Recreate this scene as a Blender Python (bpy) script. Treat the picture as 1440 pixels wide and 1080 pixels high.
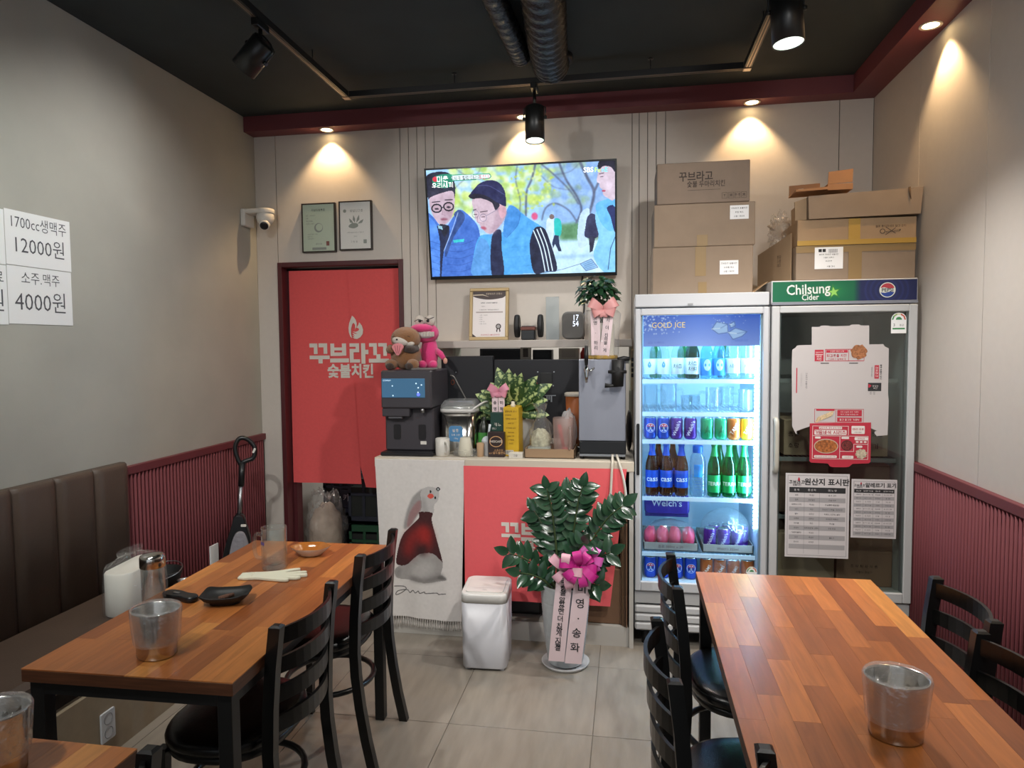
import bpy, bmesh, math, random
import numpy as np
from mathutils import Vector, Matrix, noise

random.seed(7)
for _o in list(bpy.data.objects):
    bpy.data.objects.remove(_o)
SC = bpy.context.scene
COL = SC.collection
PI = math.pi

# ------------------------------------------------------------------ camera
CAM_YAW, CAM_PITCH, CAM_ROLL, CAM_H = -0.1665, -0.0560, -0.0087, 1.5791
cy, sy, cp, sp = math.cos(CAM_YAW), math.sin(CAM_YAW), math.cos(CAM_PITCH), math.sin(CAM_PITCH)
fw = Vector((sy * cp, cy * cp, sp))
r0 = Vector((cy, -sy, 0))
u0 = r0.cross(fw)
cr, sr = math.cos(CAM_ROLL), math.sin(CAM_ROLL)
rt = cr * r0 + sr * u0
up = -sr * r0 + cr * u0
cam_d = bpy.data.cameras.new('camera')
cam_d.sensor_width = 36.0
cam_d.lens = 963.14 / 1440 * 36
cam_d.clip_start = 0.02
cam = bpy.data.objects.new('camera', cam_d)
cam.matrix_world = Matrix(((rt.x, up.x, -fw.x, 0), (rt.y, up.y, -fw.y, 0), (rt.z, up.z, -fw.z, CAM_H), (0, 0, 0, 1)))
COL.objects.link(cam)
SC.camera = cam

# ------------------------------------------------------------------ world, exposure
wd = bpy.data.worlds.new('world')
SC.world = wd
wd.use_nodes = True
bgn = wd.node_tree.nodes['Background']
bgn.inputs[0].default_value = (0.86, 0.93, 1.0, 1)
bgn.inputs[1].default_value = 0.75
SC.view_settings.view_transform = 'Standard'
SC.view_settings.look = 'None'
SC.view_settings.gamma = 1
SC.view_settings.use_curve_mapping = False
SC.view_settings.exposure = 0.25
SC.cycles.transparent_max_bounces = 28
WARM = (1.0, 0.67, 0.35)
NEUT = (1.0, 0.97, 0.93)
COOL = (0.90, 0.97, 1.0)
P_DOWN, P_TRACK = 20.0, 75.0

# ------------------------------------------------------------------ helpers
def S(h):
    h = h.lstrip('#')
    c = [int(h[i:i + 2], 16) / 255 for i in (0, 2, 4)]
    return tuple(x / 12.92 if x <= .04045 else ((x + .055) / 1.055) ** 2.4 for x in c)

def lin(a):
    a = np.asarray(a, float)
    return np.where(a <= .04045, a / 12.92, ((a + .055) / 1.055) ** 2.4)

MATS = {}
def newmat(name):
    m = bpy.data.materials.new(name)
    m.use_nodes = True
    nt = m.node_tree
    b = nt.nodes['Principled BSDF']
    MATS[name] = m
    return m, nt, b

def mat(name, col, rough=.5, metal=0., spec=.5, var=0., vscale=8., bump=0., bscale=60., emis=0., ecol=None,
        coat=0., stretch=None, sheen=0.):
    if name in MATS:
        return MATS[name]
    m, nt, b = newmat(name)
    c = S(col) if isinstance(col, str) else col
    b.inputs['Base Color'].default_value = (*c, 1)
    b.inputs['Roughness'].default_value = rough
    b.inputs['Metallic'].default_value = metal
    b.inputs['Specular IOR Level'].default_value = spec
    b.inputs['Coat Weight'].default_value = coat
    b.inputs['Sheen Weight'].default_value = sheen
    if emis:
        e = S(ecol) if isinstance(ecol, str) else (ecol or c)
        b.inputs['Emission Color'].default_value = (*e, 1)
        b.inputs['Emission Strength'].default_value = emis
    if var or bump:
        tc = nt.nodes.new('ShaderNodeNewGeometry')
        src = tc.outputs['Position']
        if stretch:
            mp = nt.nodes.new('ShaderNodeMapping')
            mp.inputs['Scale'].default_value = stretch
            nt.links.new(src, mp.inputs[0])
            src = mp.outputs[0]
    if var:
        n = nt.nodes.new('ShaderNodeTexNoise')
        n.inputs['Scale'].default_value = vscale
        n.inputs['Detail'].default_value = 5
        nt.links.new(src, n.inputs['Vector'])
        r = nt.nodes.new('ShaderNodeMapRange')
        r.inputs['From Min'].default_value = .3
        r.inputs['From Max'].default_value = .7
        r.inputs['To Min'].default_value = 1 - var
        r.inputs['To Max'].default_value = 1 + var
        nt.links.new(n.outputs['Fac'], r.inputs['Value'])
        mx = nt.nodes.new('ShaderNodeVectorMath')
        mx.operation = 'SCALE'
        mx.inputs[0].default_value = c
        nt.links.new(r.outputs[0], mx.inputs['Scale'])
        nt.links.new(mx.outputs[0], b.inputs['Base Color'])
    if bump:
        n = nt.nodes.new('ShaderNodeTexNoise')
        n.inputs['Scale'].default_value = bscale
        n.inputs['Detail'].default_value = 4
        nt.links.new(src, n.inputs['Vector'])
        bp = nt.nodes.new('ShaderNodeBump')
        bp.inputs['Strength'].default_value = bump
        bp.inputs['Distance'].default_value = .01
        nt.links.new(n.outputs['Fac'], bp.inputs['Height'])
        nt.links.new(bp.outputs[0], b.inputs['Normal'])
    return m

def thin(name, tint, gloss=.08, rough=.03, milky=0., mcol='#ffffff', wr=0., wscale=30., edge=.55, epow=4.):
    """thin clear sheet: transparent + fresnel gloss (+ a little milky diffuse)"""
    if name in MATS:
        return MATS[name]
    m = bpy.data.materials.new(name)
    m.use_nodes = True
    MATS[name] = m
    nt = m.node_tree
    nt.nodes.clear()
    out = nt.nodes.new('ShaderNodeOutputMaterial')
    tr = nt.nodes.new('ShaderNodeBsdfTransparent')
    tr.inputs[0].default_value = (*(S(tint) if isinstance(tint, str) else tint), 1)
    gl = nt.nodes.new('ShaderNodeBsdfGlossy')
    gl.inputs['Roughness'].default_value = rough
    lf = nt.nodes.new('ShaderNodeLayerWeight')
    lf.inputs['Blend'].default_value = .5
    lw = nt.nodes.new('ShaderNodeMath')
    lw.operation = 'POWER'
    lw.inputs[1].default_value = epow
    nt.links.new(lf.outputs['Facing'], lw.inputs[0])
    lw2 = nt.nodes.new('ShaderNodeMath')
    lw2.operation = 'MULTIPLY'
    lw2.inputs[1].default_value = edge
    nt.links.new(lw.outputs[0], lw2.inputs[0])
    ad = nt.nodes.new('ShaderNodeMath')
    ad.operation = 'ADD'
    ad.use_clamp = True
    ad.inputs[1].default_value = gloss
    nt.links.new(lw2.outputs[0], ad.inputs[0])
    cur = tr.outputs[0]
    if milky:
        df = nt.nodes.new('ShaderNodeBsdfDiffuse')
        df.inputs[0].default_value = (*S(mcol), 1)
        tl = nt.nodes.new('ShaderNodeBsdfTranslucent')
        tl.inputs[0].default_value = (*S(mcol), 1)
        a2 = nt.nodes.new('ShaderNodeMixShader')
        nt.links.new(df.outputs[0], a2.inputs[1])
        nt.links.new(tl.outputs[0], a2.inputs[2])
        a2.inputs[0].default_value = .4
        mm = nt.nodes.new('ShaderNodeMixShader')
        mm.inputs[0].default_value = milky
        nt.links.new(cur, mm.inputs[1])
        nt.links.new(a2.outputs[0], mm.inputs[2])
        cur = mm.outputs[0]
    mx = nt.nodes.new('ShaderNodeMixShader')
    nt.links.new(ad.outputs[0], mx.inputs[0])
    nt.links.new(cur, mx.inputs[1])
    nt.links.new(gl.outputs[0], mx.inputs[2])
    nt.links.new(mx.outputs[0], out.inputs[0])
    if wr:
        n = nt.nodes.new('ShaderNodeTexNoise')
        n.inputs['Scale'].default_value = wscale
        n.inputs['Detail'].default_value = 3
        g = nt.nodes.new('ShaderNodeNewGeometry')
        nt.links.new(g.outputs['Position'], n.inputs['Vector'])
        bp = nt.nodes.new('ShaderNodeBump')
        bp.inputs['Strength'].default_value = wr
        bp.inputs['Distance'].default_value = .02
        nt.links.new(n.outputs['Fac'], bp.inputs['Height'])
        nt.links.new(bp.outputs[0], gl.inputs['Normal'])
    return m

def attrmat(name, emis=0., rough=.7):
    """colour comes from the mesh's own colour layer (flat printed or displayed pictures)"""
    if name in MATS:
        return MATS[name]
    m, nt, b = newmat(name)
    a = nt.nodes.new('ShaderNodeVertexColor')
    a.layer_name = 'Col'
    b.inputs['Roughness'].default_value = rough
    if emis:
        b.inputs['Base Color'].default_value = (.01, .01, .01, 1)
        nt.links.new(a.outputs[0], b.inputs['Emission Color'])
        b.inputs['Emission Strength'].default_value = emis
    else:
        nt.links.new(a.outputs[0], b.inputs['Base Color'])
    return m

def FR(o, u=(1, 0, 0), v=(0, 0, 1)):
    u = Vector(u).normalized()
    v = Vector(v).normalized()
    n = u.cross(v)
    return Matrix(((u.x, v.x, n.x, o[0]), (u.y, v.y, n.y, o[1]), (u.z, v.z, n.z, o[2]), (0, 0, 0, 1)))

def catmull(pts, n=6, closed=True):
    P = [Vector(p) for p in pts]
    k = len(P)
    out = []
    rng = range(k) if closed else range(k - 1)
    for i in rng:
        g = (lambda j: P[j % k]) if closed else (lambda j: P[max(0, min(k - 1, j))])
        a, b, c, d = g(i - 1), g(i), g(i + 1), g(i + 2)
        for s in range(n):
            t = s / n
            out.append(.5 * ((2 * b) + (c - a) * t + (2 * a - 5 * b + 4 * c - d) * t * t + (3 * b - a - 3 * c + d) * t ** 3))
    if not closed:
        out.append(P[-1])
    return out

TXT = {}
TCU = bpy.data.curves.new('lettering_source', 'FONT')
TOB = bpy.data.objects.new('lettering_source', TCU)
# Hangul syllables that are big enough to read are set in the built-in type; small print is drawn from strokes below
FONTCH = set('1700cc생맥주20원소숯불치킨꾸브라고두마리산지표시판바삭즈알레르기미영송화형을았으면더친하게낼걸카스')
def font_data(s, bold, align):
    k = (s, bold, align)
    if k not in TXT:
        TCU.body = s
        TCU.size = 1.
        TCU.align_x = align
        TCU.align_y = 'CENTER'
        TCU.offset = bold
        TCU.resolution_u = 2
        me = bpy.data.meshes.new_from_object(TOB)
        TXT[k] = ([tuple(v.co) for v in me.vertices], [tuple(p.vertices) for p in me.polygons])
        bpy.data.meshes.remove(me)
    return TXT[k]

RINGP = [(.5 + .5 * math.cos(2 * PI * i / 8 + PI / 8), .5 + .5 * math.sin(2 * PI * i / 8 + PI / 8)) for i in range(9)]
JC = {'ㄱ': [[(0, 1), (1, 1), (1, 0)]], 'ㄴ': [[(0, 1), (0, 0), (1, 0)]], 'ㄷ': [[(1, 1), (0, 1), (0, 0), (1, 0)]],
      'ㄹ': [[(0, 1), (1, 1), (1, .5), (0, .5), (0, 0), (1, 0)]], 'ㅁ': [[(0, 0), (0, 1), (1, 1), (1, 0), (0, 0)]],
      'ㅂ': [[(0, 1), (0, 0), (1, 0), (1, 1)], [(0, .5), (1, .5)]], 'ㅅ': [[(.5, 1), (0, 0)], [(.5, .7), (1, 0)]], 'ㅇ': [RINGP],
      'ㅈ': [[(0, 1), (1, 1)], [(.5, 1), (0, 0)], [(.5, .6), (1, 0)]], 'ㅊ': [[(.3, 1), (.7, 1)], [(0, .75), (1, .75)], [(.5, .75), (0, 0)], [(.5, .45), (1, 0)]],
      'ㅋ': [[(0, 1), (1, 1), (1, 0)], [(0, .5), (1, .5)]], 'ㅌ': [[(1, 1), (0, 1), (0, 0), (1, 0)], [(0, .5), (1, .5)]],
      'ㅍ': [[(0, 1), (1, 1)], [(0, 0), (1, 0)], [(.3, 1), (.3, 0)], [(.7, 1), (.7, 0)]],
      'ㅎ': [[(.3, 1), (.7, 1)], [(0, .78), (1, .78)], [(p[0] * .8 + .1, p[1] * .6) for p in RINGP]]}
LL = 'ㄱㄲㄴㄷㄸㄹㅁㅂㅃㅅㅆㅇㅈㅉㅊㅋㅌㅍㅎ'
TT = ['', 'ㄱ', 'ㄲ', 'ㄱㅅ', 'ㄴ', 'ㄴㅈ', 'ㄴㅎ', 'ㄷ', 'ㄹ', 'ㄹㄱ', 'ㄹㅁ', 'ㄹㅂ', 'ㄹㅅ', 'ㄹㅌ', 'ㄹㅍ', 'ㄹㅎ', 'ㅁ', 'ㅂ', 'ㅂㅅ', 'ㅅ', 'ㅆ', 'ㅇ', 'ㅈ', 'ㅊ', 'ㅋ', 'ㅌ', 'ㅍ', 'ㅎ']
DBL = {'ㄲ': 'ㄱㄱ', 'ㄸ': 'ㄷㄷ', 'ㅃ': 'ㅂㅂ', 'ㅆ': 'ㅅㅅ', 'ㅉ': 'ㅈㅈ'}
VR = {0: (1, [(1, .5)], 0), 1: (2, [(1, .5)], 0), 2: (1, [(1, .65), (1, .35)], 0), 3: (2, [(1, .6), (1, .4)], 0), 4: (1, [(-1, .5)], 0), 5: (2, [(-1, .5)], 0), 6: (1, [(-1, .65), (-1, .35)], 0), 7: (2, [(-1, .65), (-1, .35)], 0), 20: (1, [], 0)}
def jamo_strokes(js, x0, x1, y0, y1):
    js = DBL.get(js, js)
    n = len(js)
    out = []
    for i, j in enumerate(js):
        xa = x0 + (x1 - x0) * (i / n + (.04 if i else 0))
        xb = x0 + (x1 - x0) * ((i + 1) / n - (.04 if i < n - 1 else 0))
        for st in JC[j]:
            out.append([(xa + (xb - xa) * p[0], y0 + (y1 - y0) * p[1]) for p in st])
    return out
def vert_vowel(v, x, y0, y1):
    n, ticks, _ = VR[v]
    xs = [x] if n == 1 else [x - .14, x]
    out = [[(a, y0), (a, y1)] for a in xs]
    for d, t in ticks:
        yy = y0 + (y1 - y0) * t
        a = xs[0]
        b = (xs[1] if n == 2 else x + .13) if d > 0 else a - .15
        out.append([(a, yy), (b, yy)])
    return out
def horiz_vowel(v, x0, x1, y):
    out = [[(x0, y), (x1, y)]]
    up_, tk = {8: (1, [.5]), 12: (1, [.33, .67]), 13: (-1, [.5]), 17: (-1, [.33, .67]), 18: (0, [])}[v]
    for t in tk:
        a = x0 + (x1 - x0) * t
        out.append([(a, y), (a, y + .15 * up_)])
    return out
CPLX = {9: (8, 0), 10: (8, 1), 11: (8, 20), 14: (13, 4), 15: (13, 5), 16: (13, 20), 19: (18, 20)}
def syllable(ch):
    c = ord(ch) - 0xAC00
    l, v, t = c // 588, (c % 588) // 28, c % 28
    yb = .40 if t else .05
    st = []
    if v in VR:
        xr = .86 if VR[v][1] and VR[v][1][0][0] > 0 and VR[v][0] == 1 else .92
        xr = .78 if xr == .86 else xr
        w = .50 if VR[v][0] == 1 else .44
        if VR[v][1] and VR[v][1][0][0] < 0:
            w -= .06
        st += jamo_strokes(LL[l], .08, .08 + w, yb + .06, .92)
        st += vert_vowel(v, xr, yb if t else .0, 1.)
    elif v in CPLX:
        h, vv = CPLX[v]
        st += jamo_strokes(LL[l], .08, .55, yb + .34, .94)
        st += horiz_vowel(h, .03, .64, yb + .16)
        st += vert_vowel(vv, .90 if vv != 0 else .80, yb if t else .0, 1.)
    else:
        st += jamo_strokes(LL[l], .18, .82, yb + (.30 if t else .42), .95)
        st += horiz_vowel(v, .04, .96, yb + (.14 if v in (8, 12, 18) else .17))
    if t:
        st += jamo_strokes(TT[t], .18, .84, .03, .30)
    return st
def comp_data(s, bold, align):
    k = (s, 'comp', bold, align)
    if k in TXT:
        return TXT[k]
    th = .045 + bold * 1.1
    V, F = [], []
    lines = s.split('\n')
    for li, line in enumerate(lines):
        x = 0.
        lv, lf = [], []
        for ch in line:
            if ch == ' ':
                x += .32
                continue
            if '가' <= ch <= '힣':
                for st in syllable(ch):
                    for (xa, ya), (xb, yb) in zip(st[:-1], st[1:]):
                        dx, dy = xb - xa, yb - ya
                        L = math.hypot(dx, dy) or 1
                        ex, ey = dx / L * th * .8, dy / L * th * .8
                        nx, ny = -dy / L * th, dx / L * th
                        b = len(lv)
                        for px, py in ((xa - ex - nx, ya - ey - ny), (xb + ex - nx, yb + ey - ny), (xb + ex + nx, yb + ey + ny), (xa - ex + nx, ya - ey + ny)):
                            lv.append((x + px * .82, py * .82, 0))
                        lf.append((b, b + 1, b + 2, b + 3))
                x += .95
            else:
                vs, fs = font_data(ch, bold, 'LEFT')
                b = len(lv)
                mx = max([v[0] for v in vs], default=.3)
                my = min([v[1] for v in vs], default=0)
                lv += [(x + v[0], v[1] + .4, 0) for v in vs]
                lf += [tuple(i + b for i in f) for f in fs]
                x += mx + .08
        off = -x / 2 if align == 'CENTER' else 0.
        yo = -.41 + ((len(lines) - 1) / 2 - li) * 1.05
        b = len(V)
        V += [(v[0] + off, v[1] + yo, 0) for v in lv]
        F += [tuple(i + b for i in f) for f in lf]
    TXT[k] = (V, F)
    return TXT[k]
def text_data(s, size, bold=0., align='CENTER', res=2):
    if any('가' <= c <= '힣' and c not in FONTCH for c in s):
        vs, fs = comp_data(s, bold, align)
    else:
        vs, fs = font_data(s, bold, align)
    return [(v[0] * size, v[1] * size, 0) for v in vs], fs

class MB:
    def __init__(s):
        s.v, s.f, s.m, s.s = [], [], [], []
    def add(s, vs, fs, mi=0, smooth=False):
        b = len(s.v)
        s.v += [tuple(x) for x in vs]
        for f in fs:
            s.f.append(tuple(i + b for i in f))
            s.m.append(mi)
            s.s.append(smooth)
        return s
    def box(s, x0, x1, y0, y1, z0, z1, mi=0, bev=0., M=None):
        if x0 > x1: x0, x1 = x1, x0
        if y0 > y1: y0, y1 = y1, y0
        if z0 > z1: z0, z1 = z1, z0
        if not bev:
            vs = [(x, y, z) for z in (z0, z1) for y in (y0, y1) for x in (x0, x1)]
            fs = [(0, 2, 3, 1), (4, 5, 7, 6), (0, 1, 5, 4), (1, 3, 7, 5), (3, 2, 6, 7), (2, 0, 4, 6)]
        else:
            bev = min(bev, (x1 - x0) * .49, (y1 - y0) * .49, (z1 - z0) * .49)
            X, Y, Z = (x0, x1), (y0, y1), (z0, z1)
            I = {}
            vs = []
            for i in (0, 1):
                for j in (0, 1):
                    for k in (0, 1):
                        sx, sy_, sz = (bev if i == 0 else -bev), (bev if j == 0 else -bev), (bev if k == 0 else -bev)
                        for a in range(3):
                            I[(i, j, k, a)] = len(vs)
                            vs.append((X[i] + (0 if a == 0 else sx), Y[j] + (0 if a == 1 else sy_), Z[k] + (0 if a == 2 else sz)))
            fs = []
            for i in (0, 1):
                fs.append((I[(i, 0, 0, 0)], I[(i, 1, 0, 0)], I[(i, 1, 1, 0)], I[(i, 0, 1, 0)]))
                fs.append((I[(0, i, 0, 1)], I[(1, i, 0, 1)], I[(1, i, 1, 1)], I[(0, i, 1, 1)]))
                fs.append((I[(0, 0, i, 2)], I[(1, 0, i, 2)], I[(1, 1, i, 2)], I[(0, 1, i, 2)]))
                for j in (0, 1):
                    fs.append((I[(0, i, j, 1)], I[(1, i, j, 1)], I[(1, i, j, 2)], I[(0, i, j, 2)]))
                    fs.append((I[(i, 0, j, 0)], I[(i, 1, j, 0)], I[(i, 1, j, 2)], I[(i, 0, j, 2)]))
                    fs.append((I[(i, j, 0, 0)], I[(i, j, 1, 0)], I[(i, j, 1, 1)], I[(i, j, 0, 1)]))
                    for k in (0, 1):
                        fs.append((I[(i, j, k, 0)], I[(i, j, k, 1)], I[(i, j, k, 2)]))
        if M is not None:
            vs = [M @ Vector(v) for v in vs]
        return s.add(vs, fs, mi)
    def prism(s, poly, M, h, mi=0, smooth=False, bev=0.):
        n = len(poly)
        if bev:
            cx = sum(p[0] for p in poly) / n
            cy_ = sum(p[1] for p in poly) / n
            mr = max(math.hypot(p[0] - cx, p[1] - cy_) for p in poly)
            k = 1 - bev / mr
            sm = [(cx + (p[0] - cx) * k, cy_ + (p[1] - cy_) * k) for p in poly]
            rings = [(sm, 0), (poly, bev), (poly, h - bev), (sm, h)]
        else:
            rings = [(poly, 0), (poly, h)]
        vs = [M @ Vector((p[0], p[1], z)) for r, z in rings for p in r]
        b = len(s.v)
        s.v += [tuple(v) for v in vs]
        for r in range(len(rings) - 1):
            for i in range(n):
                j = (i + 1) % n
                s.f.append((b + r * n + i, b + r * n + j, b + (r + 1) * n + j, b + (r + 1) * n + i))
                s.m.append(mi); s.s.append(smooth)
        s.f.append(tuple(b + i for i in reversed(range(n)))); s.m.append(mi); s.s.append(False)
        s.f.append(tuple(b + (len(rings) - 1) * n + i for i in range(n))); s.m.append(mi); s.s.append(False)
        return s
    def poly(s, pts, M, mi=0, lift=0.):
        return s.add([M @ Vector((p[0], p[1], lift)) for p in pts], [tuple(range(len(pts)))], mi)
    def rect(s, x0, x1, y0, y1, M, mi=0, lift=0.):
        return s.poly([(x0, y0), (x1, y0), (x1, y1), (x0, y1)], M, mi, lift)
    def text(s, t, size, M, mi=0, x=0, y=0, lift=.0008, bold=0., align='CENTER', sx=1., rot=0., warp=None):
        vs, fs = text_data(t, size, bold, align)
        c, d = math.cos(rot), math.sin(rot)
        out = []
        for v in vs:
            a, b = v[0] * sx, v[1]
            p = Vector((x + a * c - b * d, y + a * d + b * c, lift))
            if warp:
                p = warp(p)
            out.append(M @ p)
        return s.add(out, fs, mi)
    def wrap(s, t, size, c, r, z, mi=0, bold=0., a0=0., sx=1., rot=0.):
        vs, fs = text_data(t, size, bold, 'CENTER')
        cc, dd = math.cos(rot), math.sin(rot)
        out = []
        for v in vs:
            a, b = v[0] * sx, v[1]
            a, b = a * cc - b * dd, a * dd + b * cc
            an = a0 + a / r
            out.append((c[0] + (r + .0006) * math.sin(an), c[1] - (r + .0006) * math.cos(an), z + b))
        return s.add(out, fs, mi)
    def rings(s, R, mi=0, smooth=True, cap0=True, cap1=True, closed=True):
        n = len(R[0])
        b = len(s.v)
        for r in R:
            s.v += [tuple(p) for p in r]
        for k in range(len(R) - 1):
            for i in range(n if closed else n - 1):
                j = (i + 1) % n
                s.f.append((b + k * n + i, b + k * n + j, b + (k + 1) * n + j, b + (k + 1) * n + i))
                s.m.append(mi); s.s.append(smooth)
        if cap0:
            s.f.append(tuple(b + i for i in reversed(range(n)))); s.m.append(mi); s.s.append(False)
        if cap1:
            s.f.append(tuple(b + (len(R) - 1) * n + i for i in range(n))); s.m.append(mi); s.s.append(False)
        return s
    def lathe(s, prof, c=(0, 0, 0), n=24, mi=0, smooth=True, ex=1., ey=1., cap0=True, cap1=True, fn=None):
        R = []
        for r, z in prof:
            ring = []
            for i in range(n):
                a = 2 * PI * i / n
                k = fn(a, z) if fn else 1
                ring.append((c[0] + r * k * ex * math.cos(a), c[1] + r * k * ey * math.sin(a), c[2] + z))
            R.append(ring)
        return s.rings(R, mi, smooth, cap0, cap1)
    def cyl(s, p0, p1, r0, r1=None, n=16, mi=0, smooth=True, cap0=True, cap1=True):
        r1 = r0 if r1 is None else r1
        return s.tube([p0, p1], [r0, r1], n, mi, smooth, cap0, cap1)
    def tube(s, path, rad, n=8, mi=0, smooth=True, cap0=True, cap1=True, closed=False, flat=1.):
        P = [Vector(p) for p in path]
        k = len(P)
        if not hasattr(rad, '__len__'):
            rad = [rad] * k
        T = []
        for i in range(k):
            a = P[(i - 1) % k] if (closed or i > 0) else P[i]
            b = P[(i + 1) % k] if (closed or i < k - 1) else P[i]
            T.append((b - a).normalized())
        ref = Vector((0, 0, 1)) if abs(T[0].z) < .9 else Vector((1, 0, 0))
        N = (ref - T[0] * ref.dot(T[0])).normalized()
        R = []
        for i in range(k):
            N = (N - T[i] * N.dot(T[i])).normalized()
            B = T[i].cross(N)
            R.append([P[i] + rad[i] * (math.cos(2 * PI * j / n) * N * flat + math.sin(2 * PI * j / n) * B) for j in range(n)])
        if closed:
            R.append(R[0])
            return s.rings(R, mi, smooth, False, False)
        return s.rings(R, mi, smooth, cap0, cap1)
    def sweep(s, path, wx, wy, mi=0, top=0.):
        R = []
        for p in path:
            R.append([(p[0] - wx / 2, p[1] - wy / 2, p[2]), (p[0] + wx / 2, p[1] - wy / 2, p[2]),
                      (p[0] + wx / 2, p[1] + wy / 2, p[2]), (p[0] - wx / 2, p[1] + wy / 2, p[2])])
        if top:
            p = path[-1]
            k = .6
            R.append([(p[0] - wx / 2 * k, p[1] - wy / 2 * k, p[2] + top), (p[0] + wx / 2 * k, p[1] - wy / 2 * k, p[2] + top),
                      (p[0] + wx / 2 * k, p[1] + wy / 2 * k, p[2] + top), (p[0] - wx / 2 * k, p[1] + wy / 2 * k, p[2] + top)])
        return s.rings(R, mi, False)
    def ball(s, c, r, n=16, m=10, mi=0, amp=0., fr=6., seed=0., M=None, zmin=None):
        rx, ry, rz = r if hasattr(r, '__len__') else (r, r, r)
        R = []
        for k in range(m + 1):
            t = PI * k / m
            t = min(max(t, .02), PI - .02)
            ring = []
            for i in range(n):
                a = 2 * PI * i / n
                d = Vector((math.sin(t) * math.cos(a), math.sin(t) * math.sin(a), -math.cos(t)))
                q = 1.
                if amp:
                    q += amp * noise.noise(d * fr * .5 + Vector((seed, seed * 1.7, 0))) + amp * .5 * noise.noise(d * fr * 1.3 + Vector((0, seed, 3)))
                p = Vector((d.x * rx * q, d.y * ry * q, d.z * rz * q))
                if M is not None:
                    p = M @ p
                p = p + Vector(c)
                if zmin is not None and p.z < zmin:
                    p.z = zmin
                ring.append(p)
            R.append(ring)
        return s.rings(R, mi, True)
    def sheet(s, nu, nv, fn, mi=0, smooth=True, thick=0.):
        P = [[Vector(fn(i / nu, j / nv)) for i in range(nu + 1)] for j in range(nv + 1)]
        b = len(s.v)
        for row in P:
            s.v += [tuple(p) for p in row]
        w = nu + 1
        for j in range(nv):
            for i in range(nu):
                s.f.append((b + j * w + i, b + j * w + i + 1, b + (j + 1) * w + i + 1, b + (j + 1) * w + i))
                s.m.append(mi); s.s.append(smooth)
        return s
    def build(s, name, mats, parent=None, recalc=True, world=True):
        me = bpy.data.meshes.new(name)
        vs = s.v
        if parent is not None and world:
            inv = wm(parent).inverted()
            vs = [tuple(inv @ Vector(v)) for v in vs]
        me.from_pydata(vs, [], s.f)
        if not isinstance(mats, (list, tuple)):
            mats = [mats]
        for m in mats:
            me.materials.append(m)
        me.polygons.foreach_set('material_index', s.m)
        me.polygons.foreach_set('use_smooth', s.s)
        if recalc:
            bm = bmesh.new()
            bm.from_mesh(me)
            bmesh.ops.recalc_face_normals(bm, faces=bm.faces)
            bm.to_mesh(me)
            bm.free()
        me.update()
        o = bpy.data.objects.new(name, me)
        COL.objects.link(o)
        if parent is not None:
            o.parent = parent
        return o

def wm(o):
    m = Matrix.LocRotScale(o.location, o.rotation_euler, o.scale)
    return wm(o.parent) @ m if o.parent else m

def thing(name, label, cat, loc=(0, 0, 0), rotz=0., group=None):
    o = bpy.data.objects.new(name, None)
    COL.objects.link(o)
    o.empty_display_size = .05
    o.location = loc
    o.rotation_euler = (0, 0, rotz)
    o['label'] = label
    o['category'] = cat
    if group:
        o['group'] = group
    return o

def tag(o, label, cat, group=None):
    o['label'] = label
    o['category'] = cat
    if group:
        o['group'] = group
    return o

def struct(o):
    o['kind'] = 'structure'
    return o

def stuff(o):
    o['kind'] = 'stuff'
    return o

def copy_tree(o, parent=None):
    c = o.copy()
    COL.objects.link(c)
    c.parent = parent
    for ch in [x for x in KIDS(o)]:
        copy_tree(ch, c)
    return c

def KIDS(o):
    return [x for x in bpy.data.objects if x.parent == o]

def place(proto, loc, rotz, label, group=None, first=False):
    o = proto if first else copy_tree(proto)
    o.location = loc
    o.rotation_euler = (0, 0, rotz)
    o['label'] = label
    if group:
        o['group'] = group
    return o

def inst(name, me, parent, M):
    """a piece that shares mesh data; M is in the parent's own space"""
    o = bpy.data.objects.new(name, me)
    COL.objects.link(o)
    o.parent = parent
    o.matrix_basis = M
    return o

def rrect(w, h, r, n=4, cx=0, cy_=0):
    pts = []
    for (qx, qy, a0) in ((1, 1, 0), (-1, 1, PI / 2), (-1, -1, PI), (1, -1, 3 * PI / 2)):
        for i in range(n + 1):
            a = a0 + PI / 2 * i / n
            pts.append((cx + qx * (w / 2 - r) + r * math.cos(a), cy_ + qy * (h / 2 - r) + r * math.sin(a)))
    return pts

def ell(cx, cy_, rx, ry, n=24, rot=0.):
    c, d = math.cos(rot), math.sin(rot)
    return [(cx + rx * math.cos(2 * PI * i / n) * c - ry * math.sin(2 * PI * i / n) * d,
             cy_ + rx * math.cos(2 * PI * i / n) * d + ry * math.sin(2 * PI * i / n) * c) for i in range(n)]

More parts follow.
